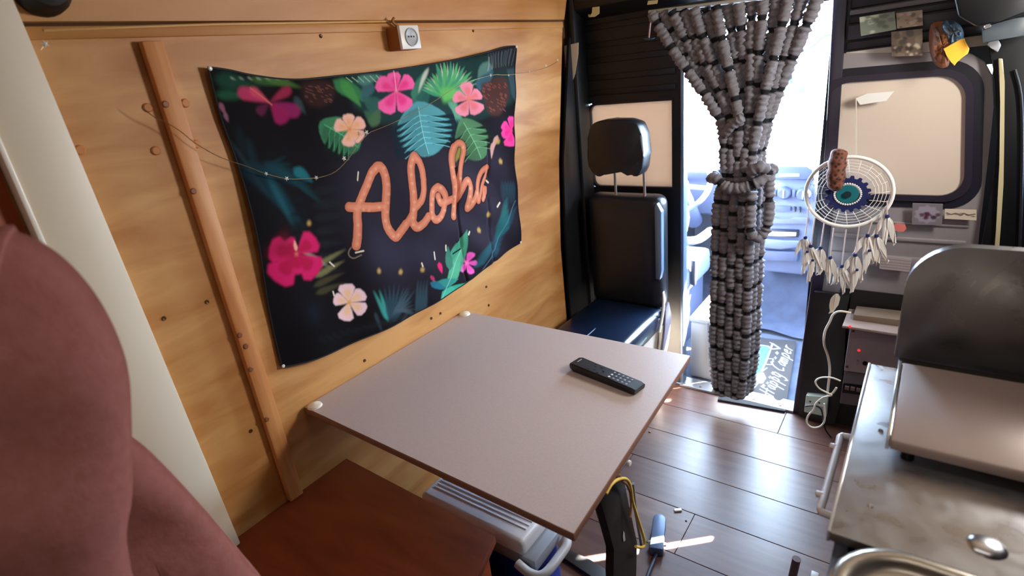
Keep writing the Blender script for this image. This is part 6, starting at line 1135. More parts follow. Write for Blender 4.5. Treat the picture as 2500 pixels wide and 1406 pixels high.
for (p, r) in zip([[-1.243,0.3748,1.6299],[-1.243,0.7047,1.3408],[-1.243,0.7527,1.3192],[-1.243,0.8329,1.3042],[-1.243,0.9287,1.3348],[-1.243,1.0194,1.3886],[-1.243,1.5921,1.4933],[-1.243,1.6951,1.486],[-1.243,1.8277,1.4881],[-1.243,1.9435,1.5041],[-1.243,2.0334,1.5185]], (5,4,5,5,6,6,5,4,4,4,4)):
    r *= .0011; c = Vector(p); vs2 = []; fs2 = []
    for i in range(10):
        a = math.pi*i/5; rr = r if i % 2 else r*.45; vs2.append(c+Vector((0, rr*math.cos(a)*1.2, rr*math.sin(a)*1.2)))
    vs2 += [c+Vector((r*.5,0,0)), c-Vector((r*.5,0,0))]
    for i in range(10): fs2 += [[i,(i+1)%10,10],[(i+1)%10,i,11]]
    mesh('star_bulb', vs2, fs2, bulb_m, fy)
# socket near the top of the wall
so = thing('wall_socket', (XL, 1.23, 1.58), 'white mains socket on a brown wooden block above the tapestry', 'socket')
box('mounting_block', (XL, 1.185, 1.588), (XL+.045, 1.262, 1.648), mat('brown_block', (150,84,40), .6), so, bev=.003)
box('face_plate', (XL+.045, 1.187, 1.588), (XL+.056, 1.262, 1.650), white, so, bev=.003)
lathe('socket_well', [(.0001,.0008),(.0195,.0008),(.0205,.0015),(.022,.0042),(.0235,.004),(.0245,.0)], (XL+.056, 1.226, 1.619), (1,0,0), lgrey, so, seg=28)
for dy in (-.010, 0, .010): lathe('pin_hole', [(.0001,.001),(.0025,.001),(.0025,0)], (XL+.0570, 1.226+dy, 1.620), (1,0,0), dashk, so, seg=10)
tube('wire_tie', [[-1.26,1.2079,1.6724],[-1.26,1.1996,1.6641],[-1.26,1.2099,1.6557],[-1.26,1.2224,1.6493]], .004, mat('glue_brown',(150,100,50),.6), so, sm=3)
# small black round lamp at the top-left
lathe('wall_speaker', [(.001,.05),(.03,.048),(.04,.03),(.042,0)], [[-1.28,0.4043,1.7173]][0], (1,0,0), black2, None, lab='black round fitting at upper left corner of the plywood wall', cat='fitting').name = 'round_fitting'
# torn white card on the bulkhead corner
slab('paper_card', [[-1.2986,2.185,1.5721],[-1.2315,2.185,1.5771],[-1.2371,2.185,1.5292],[-1.2563,2.185,1.459],[-1.2848,2.185,1.4038],[-1.3297,2.185,1.3598],[-1.3162,2.185,1.4642]], (0,.002,0), mat('card_white', (204,190,172), .8), None, lab='torn cream card stuck beside plywood edge on the black bulkhead', cat='card')
for nm, q, lb in (('tape_piece', [[-1.146,2.16,1.695],[-1.1157,2.16,1.6935],[-1.1171,2.16,1.6692],[-1.1374,2.16,1.6604],[-1.1645,2.16,1.6626],[-1.1657,2.16,1.6716],[-1.1491,2.16,1.6751]], 'small cream tape piece left of the curtain on the black roof beam'),
                  ('tape_piece', [[-0.9159,2.16,1.6833],[-0.8781,2.16,1.6802],[-0.8814,2.16,1.6686],[-0.9194,2.16,1.6702]], 'small cream tape piece at top edge above the curtain rod end')):
    slab(nm, q, (0,.002,0), mat('tape_cream',(196,180,130),.7), None, lab=lb, cat='tape')
hk = thing('hook', [[-0.9308,2.2,1.5551]][0], 'thin pinkish hook hanging left of the curtain top', 'hook')
tube('hook_wire', [[-0.9175,2.2,1.6483],[-0.9245,2.2,1.6185],[-0.9284,2.2,1.5907],[-0.9324,2.2,1.5596]], .0035, mat('hook_pink',(170,120,112),.4), hk)
slab('hook_base', [[-0.959,2.2,1.5599],[-0.9126,2.2,1.5572],[-0.9226,2.2,1.5527],[-0.9425,2.2,1.5521]], (0,.02,0), mat('hook_teal',(60,90,96),.4), hk, bev=.002)
# ================================================================= ROPE CURTAIN
ct = thing('rope_curtain', (-.56, 2.17, .06), 'black and grey chenille rope curtain gathered and knotted in the cab doorway', 'curtain')
tube('curtain_rod', [(-.93, 2.2, 1.648), (-.33, 2.2, 1.628)], .007, mat('rod_white',(190,186,170),.4), ct)
def strand(path, r0, phase, bandlen, seed, name='strand', bandw=.018, tint=(1,1,1)):
    pts = smoothpts(path, 24); L = 0; acc = [0]
    for i in range(1, len(pts)): L += (pts[i]-pts[i-1]).length; acc.append(L)
    n = int(L/.0045); q = []; j = 0
    for i in range(n+1):
        s = L*i/n
        while j < len(acc)-2 and acc[j+1] < s: j += 1
        t = (s-acc[j])/max(1e-6, acc[j+1]-acc[j]); q.append(pts[j].lerp(pts[j+1], min(1,max(0,t))))
    r_ = random.Random(seed); rad = []; dark = []
    for i in range(n+1):
        s = L*i/n+phase; m_ = s % bandlen; d = 1 if m_ < bandw else 0
        rad.append(r0*((.74 if d else 1)+.10*math.sin(s*2*math.pi/.021)+.05*r_.uniform(-1,1))); dark.append(d)
    seg = 12; vs, fs = tubegeo(q, rad, seg); cols = []
    for i in range(n+1):
        for k in range(seg):
            jit = 1+.22*r_.uniform(-1,1); v = vs[i*seg+k]; c = q[i]; vs[i*seg+k] = c+(v-c)*(1+.15*r_.uniform(-1,1))
            b = (18,18,26) if dark[i] else (120,117,124); b = srgb(b); cols.append((b[0]*jit*tint[0], b[1]*jit*tint[1], b[2]*jit*tint[2], 1))
    return mesh(name, vs, fs, chen, ct, smooth=True, colors=cols)
NS = 15
for i in range(NS):
    t = i/(NS-1); lay = (i*7) % 3; y0 = 2.165+.012*(i % 2)
    x0 = -.905+.545*t; z0 = 1.64-.022*t
    if i == NS-1: x0 += .01
    g1 = -.635+.15*t; g2 = -.620+.115*t; g3 = -.640+.145*t
    dy = (.028*lay-.028)
    b_ = rnd.uniform(-.004, .004)
    k1 = -.79+.36*t; 
    path = [(x0, y0, z0), ((x0*1.35+g1*.65)/2, y0+dy*.3, 1.50), ((x0*.62+g1*1.38)/2, y0+dy*.7, 1.37), (g1, y0+dy, 1.24), (g2, 2.165+dy, 1.12), (g2+.004, 2.165+dy, 1.04), (g3, 2.165+dy*1.1, .93), (g3+b_, 2.165+dy*1.1, .6), (g3+b_*1.5, 2.17+dy*1.1, .3), (g3*.75+(-.565)*.25+b_*2, 2.175+dy*1.1, .085+.02*rnd.random())]
    strand(path, .0185+.001*lay, rnd.uniform(0,.11), .105, i+10)
# tie strand wrapped round the bundle and its loop
strand([(-.665,2.14,1.035),(-.64,2.10,1.045),(-.58,2.085,1.012),(-.51,2.09,1.022),(-.465,2.11,1.05),(-.455,2.15,1.07),(-.48,2.2,1.06),(-.56,2.24,1.04),(-.64,2.22,1.04),(-.665,2.17,1.035)], .019, .05, .12, 91, 'tie_strand')
strand([(-.52,2.10,1.065),(-.485,2.09,1.09),(-.46,2.11,1.07),(-.455,2.12,1.03),(-.452,2.12,.97),(-.450,2.12,.90),(-.458,2.115,.85),(-.482,2.10,.828),(-.502,2.09,.85),(-.505,2.088,.91),(-.505,2.09,1.0)], .019, .02, .1, 92, 'tie_strand')
strand([(-.62,2.125,1.20),(-.585,2.105,1.235),(-.55,2.10,1.26)], .017, .03, .3, 93, 'tie_strand')
# ================================================================= SEAT, rear-facing, against the bulkhead
st = thing('rear_facing_seat', (-1.05, 2.1, 0), 'black leather van seat with headrest standing against the black bulkhead', 'seat')
def cushion(name, a, b, m, par, bev=.04, puff=.012, rib=0, axis=2):
    vs, fs = boxgeo(a, b, bev, 4); bm = bmesh.new(); vv = [bm.verts.new(v) for v in vs]
    for f in fs: bm.faces.new([vv[i] for i in f])
    bmesh.ops.subdivide_edges(bm, edges=[e for e in bm.edges if e.calc_length() > .05], cuts=6, use_grid_fill=True)
    bm.verts.index_update(); c = (Vector(a)+Vector(b))/2; h = (Vector(b)-Vector(a))/2
    out = []
    for v in bm.verts:
        n = [(v.co[i]-c[i])/h[i] for i in range(3)]; o_ = [i for i in range(3) if i != axis]
        f_ = max(0, 1-n[o_[0]]**2)*max(0, 1-n[o_[1]]**2); co = v.co.copy(); co[axis] += puff*f_*(1 if n[axis] > 0 else -1)
        if rib: co[axis] += -.008*math.exp(-((n[o_[0]]-.0)/.07)**2)*(1 if n[axis]>0 else 0)*f_**.3
        out.append(co)
    fs = [[q.index for q in f.verts] for f in bm.faces]; bm.free(); return mesh(name, out, fs, m, par, smooth=True)
cushion('backrest', (-1.215,2.13,.44), (-.865,2.235,.955), leather, st, .04, .012, axis=1)
slab('side_bolster', [(-.888,2.118,.60),(-.868,2.118,.60),(-.860,2.118,.64),(-.858,2.118,.90),(-.878,2.118,.935),(-.888,2.118,.92)], (0,.03,0), mat('bolster_highlight', (96,118,150), .3), st, bev=.004)  # blue-grey colour paints the daylight highlight on the bolster
cushion('seat_cushion', (-1.21,1.72,.36), (-.862,2.17,.455), leather2, st, .03, .012, rib=1)
tube('seam', [(-1.04,1.75,.4615),(-1.035,1.95,.4625),(-1.035,2.12,.4565)], .002, mat('seam_grey',(120,140,170),.4), st, seg=5)
for s in (-1,1): tube('headrest_post', [(-1.012+s*.066,2.16,.93),(-1.014+s*.066,2.16,1.10)], .006, mat('post_steel',(150,140,130),.3,metal=.8), st)
hr = [(x,z) for x,z in rrect(-1.128,1.075,-.898,1.275,.055,n=5)]
hp = [[-1.1486,2.15,1.2085],[-1.136,2.15,1.2582],[-1.1068,2.15,1.2735],[-1.051,2.15,1.2775],[-0.9707,2.15,1.2738],[-0.9278,2.15,1.2578],[-0.9116,2.15,1.2178],[-0.908,2.15,1.1376],[-0.9125,2.15,1.0852],[-0.929,2.15,1.0552],[-0.9541,2.15,1.0499],[-0.9716,2.15,1.0683],[-1.0043,2.15,1.0715],[-1.0792,2.15,1.071],[-1.0955,2.15,1.05],[-1.1189,2.15,1.048],[-1.1372,2.15,1.0707],[-1.1559,2.15,1.0881],[-1.1586,2.15,1.1404]]
slab('headrest', hp, (0,-.085,0), leather, st, bev=.018)
box('seat_pedestal', (-1.19,1.76,.02), (-.88,2.14,.36), mat('pedestal_beige',(190,176,160),.6), st, bev=.01)
tube('recline_lever', [(-.872,2.16,.53),(-.856,2.13,.50),(-.852,2.10,.44),(-.850,2.06,.38)], .006, white, st, sm=3)
slab('hinge_bracket', [(-.858,2.10,.20),(-.858,2.16,.28),(-.858,2.20,.40),(-.858,2.17,.48),(-.858,2.13,.46),(-.858,2.12,.36),(-.858,2.07,.24)], (.01,0,0), mat('bracket_mauve',(120,110,122),.4), st, bev=.002)
# ================================================================= RIGHT OF THE OPENING
dc = thing('dreamcatcher', [[-0.2108,2.2,1.1077]][0], 'white hoop dreamcatcher with navy and teal crochet centre and white feathers', 'dreamcatcher')
Cc = Vector([[-0.2167,2.2,0.9814]][0]); RX = .131; RZ = .122
def dp(a, r, dy=0): return Cc+Vector((RX*r*math.cos(a), dy, RZ*r*math.sin(a)))
tube('hoop', [dp(2*math.pi*i/48, 1) for i in range(48)], .0062, cotton, dc, seg=10, closed=True)
tube('hanging_string', [dp(math.pi/2-.1, 1), [[-0.2265,2.235,1.2871]][0]], .002, mat('string_beige',(196,184,164),.7), dc, seg=5)
slab('glint_plate', [[-0.2283,2.238,1.2895],[-0.1961,2.238,1.3029],[-0.1236,2.238,1.3042],[-0.1413,2.238,1.2764],[-0.2132,2.238,1.2678]], (0,.003,0), white, dc)  # white plate stands in for a bright reflection on the pane
web = []
cw = Cc+Vector((.0,0,-.005))
for k in range(20):
    a = 2*math.pi*k/20; web.append(tubegeo([cw+Vector((.068*math.cos(a),0,.063*math.sin(a))), dp(a+.08, 1)], .0009, 4))
for rr in (.62,.7,.78,.86,.94):
    web.append(tubegeo([cw*(1-rr)*0+Cc+Vector((RX*rr*math.cos(2*math.pi*k/20),0,RZ*rr*math.sin(2*math.pi*k/20)-.003)) for k in range(20)], .0009, 4, True))
mesh('web', *join(web), cotton, dc, smooth=True)
def disc(name, r0, r1, n, m, dy, wav=0, nw=16):
    vs=[];fs=[]
    for k in range(n):
        a = 2*math.pi*k/n; q = 1+wav*(1 if (k*nw*2//n) % 2 else 0)
        for r in (r0, r1*q):
            for d in (0,.004): vs.append(cw+Vector((r*math.cos(a),dy-d,r*.92*math.sin(a))))
    for k in range(n):
        a=4*k; b=4*((k+1)%n); fs += [[a,a+2,b+2,b],[a+1,b+1,b+3,a+3],[a+2,a+3,b+3,b+2],[a,b,b+1,a+1]]
    mesh(name, vs, fs, m, dc)
disc('navy_ring', .040, .060, 96, navy, 0, .16, 16)
disc('teal_centre', .004, .034, 48, teal, -.001)
disc('dark_centre', .0005, .012, 24, mat('dark_teal',(6,40,52),.9), -.006)
for k in range(34):
    a = 2*math.pi*k/34; c = cw+Vector((.040*math.cos(a),-.004,.0365*math.sin(a)))
    lathe('bead', [(.001,-.0035),(.0032,-.002),(.0036,0),(.0032,.002),(.001,.0035)], c, (math.cos(a),0,math.sin(a)), cotton, dc, seg=6)
def feather(name, base, ang, ln, wd, par, m=cotton, dy=0, fork=.25, **k):
    base = Vector(base); d = Vector((math.sin(ang),0,-math.cos(ang))); s = Vector((math.cos(ang),0,math.sin(ang))); L = []; R_ = []
    for i in range(9):
        t = i/8; ww = wd*.5*(.25+.75*math.sin(math.pi*min(1,t*1.02)**.7))*(1 if t<.8 else .8); jig = .12*math.sin(i*2.3+base.x*300)*wd; L.append(base+d*ln*t+s*(-ww+jig*.3)+Vector((0,dy+.004*math.sin(t*3),0))); R_.append(base+d*ln*t+s*(ww+jig*.3)+Vector((0,dy+.004*math.sin(t*3+1),0)))
    tip = base+d*ln*(1-fork); L[-1] = base+d*ln*1.02-s*wd*.22; R_[-1] = base+d*ln*(.93)+s*wd*.30
    out = L+[tip]+R_[::-1]; mid = [(a+b)/2+Vector((0,-.004,0)) for a,b in zip(L,R_)]
    vs, fs = slabgeo(out, (0,.0016,0)); return mesh(name, vs, fs, m, par, **k)
TB = [([-0.3319,2.19,0.9277],[-0.3353,2.19,0.8117]),([-0.3092,2.19,0.891],[-0.3141,2.19,0.782]),([-0.2787,2.19,0.8701],[-0.2828,2.19,0.777]),([-0.2465,2.19,0.8556],[-0.2484,2.19,0.7442]),([-0.2082,2.19,0.8523],[-0.2092,2.19,0.7137]),([-0.1701,2.19,0.8669],[-0.1719,2.19,0.7614]),([-0.1339,2.19,0.8898],[-0.1425,2.19,0.835]),([-0.1056,2.19,0.9314],[-0.1163,2.19,0.8371]),([-0.0996,2.19,0.9598],[-0.0936,2.19,0.9066])]
for n_, (a, b) in enumerate(TB):
    a = Vector(a); b = Vector(b); a.y = b.y = 2.19-.004*(n_ % 2)
    tube('cord', [a, b], .0022, mat('cord_pink',(206,190,186),.7), dc, seg=5)
    lathe('bead', [(.004,-.006),(.0065,-.004),(.0065,.004),(.004,.006)], b, (0,0,1), navy, dc, seg=8)
    for j, (an, l, dx) in enumerate(((-.35,.085,-.006),(.05,.105,0),(.30,.09,.006))):
        feather('feather', b+Vector((dx,0,-.004)), an+.1*math.sin(n_*2), l*(.9+.2*((n_*3+j) % 3)/2), .019, dc, dy=-.003*j)
    if n_ in (0,1,5,6):
        b2 = b+Vector((.012,0,-.05)); lathe('bead', [(.003,-.004),(.005,-.003),(.005,.003),(.003,.004)], b2+Vector((0,-.012,0)), (0,0,1), navy, dc, seg=8)
        feather('feather', b2+Vector((0,-.008,0)), -.1, .095, .021, dc)
# leopard print cloth roll at the hoop
lp = [[-0.249,2.17,1.1337],[-0.2538,2.17,1.1065],[-0.2543,2.17,1.072],[-0.2548,2.17,1.037],[-0.2499,2.17,1.0088],[-0.2435,2.17,0.9933]]
vs, fs = tubegeo(smoothpts(lp, 5), [.012,.021,.024,.025,.026,.027,.027,.028,.028,.028,.027,.028,.029,.029,.029,.029,.028,.027,.026,.024,.022,.019,.016,.013,.010,.004][:26], 14)
vs = [v+Vector((.0015*math.sin(v.z*160+v.x*90),.002*math.sin(v.z*210),0)) for v in vs]
mesh('leopard_cloth', vs, fs, mat('leopard_print', (36,16,10), .8, kind='voronoi', col2=(108,58,36), scale=75, lo=.25, hi=.5, bump=.4), None, smooth=True, lab='brown leopard print cloth roll hanging over the dreamcatcher hoop', cat='cloth')
# photos and cards
def painted(name, quad, n, m, base, shapes, th=.0015, blur=1, **k):
    q = np.array(quad, float); U, V2 = np.meshgrid(np.linspace(0,1,n), np.linspace(0,1,n), indexing='ij')
    P = (q[0]*(1-U)[...,None]+q[1]*U[...,None])*(1-V2)[...,None]+(q[3]*(1-U)[...,None]+q[2]*U[...,None])*V2[...,None]
    pt = Painter(0, 100, 0, 100, 1, base)
    for s in shapes:
        (pt.poly if s[0]=='P' else pt.line)(s[1], s[2], *s[3:])
    root = thing(name, tuple(q[0]), k['lab'], k['cat'], k.get('group'))
    gridmesh('print', P, pt.sample(U*100, V2*100), m, root)
    slab('backing', [tuple(Vector(p)+Vector((0,.0004,0))) for p in q], (0,th,0), mat('paper_back',(200,190,180),.8), root)
    return root
cardm = mat('glossy_print', (200,200,200), .35, kind='attr')
def blobs(seed, n, cols, smin=6, smax=22, x=(0,100), y=(0,100)):
    r_ = random.Random(seed); out = []
    for _ in range(n):
        cx, cy, s = r_.uniform(*x), r_.uniform(*y), r_.uniform(smin, smax); c = r_.choice(cols)
        out.append(('P', c, [(cx+s*math.cos(a)*r_.uniform(.6,1.1), cy+s*math.sin(a)*r_.uniform(.6,1.1)) for a in [2*math.pi*i/9 for i in range(9)]], 2, .85))
    return out
painted('photo_print', [[-0.2311,2.225,1.4801],[-0.1389,2.225,1.4875],[-0.1491,2.225,1.5393],[-0.2412,2.225,1.536]], 50, cardm, (128,140,124), blobs(1,6,[(180,200,176),(200,214,190),(90,100,92)],8,20,(0,50))+blobs(2,8,[(60,60,58),(230,230,220)],2,5,(15,55),(60,85))+blobs(3,6,[(96,104,100),(80,96,84)],10,18,(50,100)), lab='pale green photo print stuck above the right window, leftmost of three', cat='photo')
painted('photo_print', [[-0.1371,2.227,1.4896],[-0.0727,2.227,1.4904],[-0.0793,2.227,1.5338],[-0.1444,2.227,1.5341]], 40, cardm, (160,140,120), blobs(5,14,[(120,96,82),(190,170,150),(96,78,70)],6,16), lab='beige brown photo print stuck above the right window, top one beside the green print', cat='photo')
painted('photo_print', [[-0.1413,2.222,1.4104],[-0.0614,2.222,1.4046],[-0.0724,2.222,1.4814],[-0.1507,2.222,1.4821]], 50, cardm, (100,84,70), blobs(8,26,[(44,36,32),(60,50,44),(120,104,88),(80,66,56)],6,20)+blobs(9,9,[(196,180,160),(170,150,130)],4,10,(10,100),(0,45)), lab='dark photo print of people stuck over the pale rib above the right window', cat='photo')
painted('flower_sticker', [[-0.0233,2.245,0.8672],[0.0584,2.245,0.8699],[0.0508,2.245,0.9415],[-0.0302,2.245,0.9407]], 50, cardm, (118,112,118), [('P',(150,144,160),[(5+45+45*math.cos(a)*(1 if i%2 else .8), 50+44*math.sin(a)*(1 if i%2 else .8)) for i,a in enumerate([2*math.pi*k/20 for k in range(20)])],2,.9)]+blobs(12,12,[(84,40,60),(70,30,48),(50,40,60)],5,12,(22,85),(32,62)), lab='round flower garland sticker below the right window', cat='sticker')
painted('strip_sticker', [[0.0618,2.245,0.8925],[0.1435,2.245,0.892],[0.1382,2.245,0.9267],[0.0583,2.245,0.9254]], 50, cardm, (206,192,174), [('L',(110,90,84),[(6,60),(20,45),(35,60),(50,40),(60,62),(75,45),(94,58)],9,2)]+blobs(15,7,[(70,60,60),(120,96,90)],4,10,(10,92),(35,65)), lab='small cream strip sticker with a dark drawing below the right window', cat='sticker')
slab('pink_sticker', [[-0.0747,2.245,0.8608],[-0.0674,2.245,0.8686],[-0.0415,2.245,0.866],[-0.0363,2.245,0.8518],[-0.043,2.245,0.8397],[-0.069,2.245,0.8422]], (0,.0015,0), mat('sticker_pink',(222,120,112),.5), None, lab='tiny salmon pink sticker below the right window beside the dreamcatcher', cat='sticker')
painted('text_label', [[-0.0971,2.24,0.6999],[-0.008,2.24,0.6983],[-0.0081,2.24,0.7467],[-0.1,2.24,0.7492]], 50, cardm, (170,158,156), [('L',(120,110,112),[(4+i*2.9,y+2*math.sin(i*2.2)) for i in range(33)],4,1,.8) for y in (18,38,58,80)], lab='grey white text label on lower panel right of the dreamcatcher feathers', cat='label')
cp = thing('crumpled_cloth_toy', [[0.0008,2.2,1.3662]][0], 'crumpled orange and blue cloth with yellow flap hanging above the right window', 'cloth')
def crumple(name, pts, depth, m, par, seed, amp=.006):
    r_ = random.Random(seed); pts = smoothpts(pts, 3, True); c = sum((Vector(p) for p in pts), Vector())/len(pts); vs = []; fs = []; rings = 5
    for k in range(rings):
        t = 1-k/rings
        for p in pts: vs.append(c+(Vector(p)-c)*t+Vector((0,-depth*math.sqrt(max(0,1-t*t))+r_.uniform(-amp,amp)*(k>0),0)))
    vs.append(c+Vector((0,-depth,0))); n = len(pts)
    for k in range(rings-1):
        for i in range(n): fs.append([k*n+i,k*n+(i+1)%n,(k+1)*n+(i+1)%n,(k+1)*n+i])
    for i in range(n): fs.append([(rings-1)*n+i,(rings-1)*n+(i+1)%n,rings*n])
    fs.append(list(range(n))[::-1]); return mesh(name, vs, fs, m, par, smooth=True, auto=25)
crumple('orange_body', [[-0.0533,2.22,1.488],[-0.027,2.22,1.4956],[0.0036,2.22,1.4828],[0.0158,2.22,1.4371],[0.0058,2.22,1.3989],[0.0059,2.22,1.3703],[-0.013,2.22,1.3651],[-0.0361,2.22,1.3882],[-0.05,2.22,1.4334]], .03, mat('orange_cloth',(160,96,50),.7,kind='noise',col2=(110,82,70),scale=24), cp, 3)
crumple('blue_top', [[-0.0258,2.2,1.489],[-0.0079,2.2,1.4975],[0.0181,2.2,1.4789],[0.0305,2.2,1.4513],[0.0246,2.2,1.4344],[0.0034,2.2,1.4302],[-0.015,2.2,1.4524]], .02, mat('blue_cloth',(34,78,110),.6,kind='noise',col2=(110,120,126),scale=30), cp, 5)
slab('yellow_flap', [[-0.0134,2.165,1.4222],[0.0235,2.165,1.4399],[0.031,2.165,1.4455],[0.036,2.165,1.4298],[0.0473,2.165,1.4156],[0.0465,2.165,1.4026],[0.035,2.165,1.3929],[0.0233,2.165,1.383],[0.0194,2.165,1.3711],[0.0103,2.165,1.382],[-0.0041,2.165,1.4035]], (0,.006,0), mat('yellow_felt',(246,184,52),.6,kind='noise',col2=(236,170,40),scale=10), cp, bev=.002)
# black cabinet under the right window with electrical units
cbn = thing('black_cabinet', (-.13, 2.24, 0), 'black open cabinet under the right window holding power units', 'cabinet')
slab('front_board', [[-0.2958,2.24,0.5819],[-0.1769,2.24,0.5827],[-0.1809,2.24,0.5266],[-0.1719,2.24,0.3446],[-0.1645,2.24,0.1124],[-0.1828,2.24,-0.0432],[-0.3132,2.24,0.013],[-0.3101,2.24,0.3323]], (0,.02,0), blackwood, cbn)
slab('back_board', [(-.21,2.262,0),(.30,2.262,0),(.30,2.262,.60),(-.21,2.262,.60)], (0,.006,0), blackwood, cbn)
box('side_board', (.28,1.95,0), (.30,2.26,.60), blackwood, cbn)
box('shelf', (-.178,2.10,.512), (.28,2.26,.522), mat('shelf_beige',(150,134,128),.5), cbn)
lathe('red_light', [(.0001,.004),(.004,.003),(.005,0)], (-.155,2.10,.522), (0,-.3,1), mat('red_led',(200,20,20),.4,emit=((255,30,30),3)), cbn, seg=10)
pu = thing('power_unit', (-.1, 2.2, .26), 'grey metal power supply unit with glowing red light and toggle switch', 'power unit')
slab('housing', [[-0.1589,2.17,0.4952],[0.0414,2.17,0.5046],[0.0594,2.17,0.3154],[-0.1619,2.17,0.3021]], (0,.085,0), mat('unit_grey',(150,140,146),.45), pu, bev=.003)
slab('top_rail', [[-0.1522,2.16,0.5439],[0.0362,2.16,0.549],[0.0401,2.16,0.5184],[-0.1515,2.16,0.511]], (0,.085,0), mat('rail_brown',(120,104,90),.5), pu, bev=.002)
def cyl(name, p, r, h, m, par): return lathe(name, [(.0001,h),(r*.85,h),(r,h*.7),(r,0)], p, (0,-1,0), m, par, seg=16)
for q, r, h, m_, nn in zip([[-0.1477,2.17,0.4738],[-0.153,2.17,0.3222],[-0.0977,2.17,0.3513],[-0.1217,2.17,0.3561],[-0.1221,2.17,0.3993]], (.005,.005,.008,.004,.004), (.002,.002,.008,.016,.003), (screw_m,screw_m,black2,chrome,mat('red_led',(200,20,20),.4,emit=((255,30,30),3))), ('screw','screw','knob','toggle_switch','indicator_light')): cyl(nn, q, r, h, m_, pu)
lu = thing('fuse_unit', (-.1, 2.2, .1), 'lower grey unit with a dark row of fuses beneath the power unit', 'fuse box')
slab('housing', [[-0.1611,2.18,0.2952],[0.0655,2.18,0.3114],[0.0712,2.18,0.1703],[-0.1628,2.18,0.1488]], (0,.08,0), mat('unit_dark',(92,84,90),.5), lu, bev=.003)
slab('fuse_panel', [[-0.1585,2.175,0.2441],[0.0109,2.175,0.2616],[0.0108,2.175,0.2192],[-0.1588,2.175,0.2035]], (0,.01,0), black2, lu)
for q in [[-0.1446,2.172,0.2313],[-0.1257,2.172,0.2328],[-0.1069,2.172,0.2325],[-0.0883,2.172,0.2322]]: box('fuse', (q[0]-.007,q[1]-.006,q[2]-.008), (q[0]+.007,q[1],q[2]+.008), mat('fuse_grey',(104,84,82),.5), lu, bev=.001)
fs_ = thing('floor_socket', (-.25, 2.2, .03), 'white double socket at foot of the black cabinet with cable plugged in', 'socket')
slab('socket_plate', [[-0.2863,2.215,0.131],[-0.2072,2.215,0.1438],[-0.2051,2.215,0.0504],[-0.2878,2.215,0.0486]], (0,.028,0), mat('socket_mint',(206,224,212),.35), fs_, bev=.003)
slab('switch_row', [[-0.2822,2.208,0.0927],[-0.2115,2.208,0.104],[-0.2106,2.208,0.0925],[-0.2815,2.208,0.083]], (0,.01,0), lgrey, fs_, bev=.001)
for q in [[-0.2687,2.21,0.1094],[-0.2361,2.21,0.1131]]: cyl('socket_hole', q, .004, .002, dashk, fs_)
tube('white_cable', [[-0.1604,2.16,0.549],[-0.1968,2.16,0.5494],[-0.2164,2.16,0.5326],[-0.2245,2.16,0.5026],[-0.2369,2.16,0.4575],[-0.2353,2.16,0.4056],[-0.2171,2.16,0.353],[-0.2067,2.16,0.2963],[-0.206,2.16,0.2231],[-0.2047,2.16,0.1918],[-0.1899,2.16,0.1997],[-0.1806,2.16,0.2208],[-0.1785,2.16,0.2288]], .0042, cable_m, None, sm=4, lab='cream cable hanging down the black cabinet front to the floor', cat='cable')
tube('looped_cable', [[-0.1661,2.14,0.2724],[-0.1968,2.14,0.2788],[-0.2322,2.14,0.2697],[-0.2487,2.14,0.2469],[-0.2339,2.14,0.2213],[-0.2017,2.14,0.2079],[-0.1901,2.14,0.2019],[-0.2167,2.14,0.185],[-0.2396,2.14,0.15],[-0.2459,2.14,0.1193],[-0.2623,2.14,0.0851],[-0.2642,2.14,0.051],[-0.2452,2.14,0.0354],[-0.2196,2.14,0.0459],[-0.2046,2.14,0.0742],[-0.205,2.14,0.1127],[-0.2116,2.14,0.1582]], .0035, mat('white_cable',(240,236,224),.45), None, sm=4, lab='white cable looped at the floor socket by the cabinet foot', cat='cable')
tube('black_cable', [[-0.277,2.15,0.1193],[-0.2428,2.15,0.1334],[-0.2201,2.15,0.1211],[-0.2092,2.15,0.0761],[-0.1967,2.15,0.0313],[-0.1741,2.15,0.0035]], .003, black2, None, sm=4, lab='thin black cable leaving the floor socket toward the kitchen unit', cat='cable')
feather('cable_feather', [[-0.2136,2.19,0.6036]][0], -.18, .085, .030, None, mat('feather_cream',(214,204,186),.8), lab='single cream feather hanging on black cabinet where the cable begins', cat='feather')
# ================================================================= KITCHEN UNIT
kc = thing('kitchen_cabinet', (.2, .3, 0), 'dark kitchen base cabinet under the steel worktop with white handle', 'cabinet')
cdm = mat('cabinet_dark',(38,32,40),.5)
box('front_panel', (-.036,-.9,0), (-.020,1.13,.884), cdm, kc, bev=.002)
box('end_panel', (-.020,1.112,0), (XR-.01,1.13,.884), cdm, kc, bev=.002)
box('base_panel', (-.020,-.9,.05), (XR-.01,1.112,.066), cdm, kc, bev=.002)
tube('handle', [(-.036,1.02,.80),(-.066,1.02,.80),(-.068,.99,.80),(-.068,.83,.80),(-.066,.80,.80),(-.036,.80,.80)], .006, mat('handle_white',(226,224,226),.35), kc, sm=2)
for y in (.84,.98): lathe('handle_knob', [(.0001,.012),(.005,.010),(.006,0)], (-.07,y,.80), (-1,0,0), white, kc, seg=10)
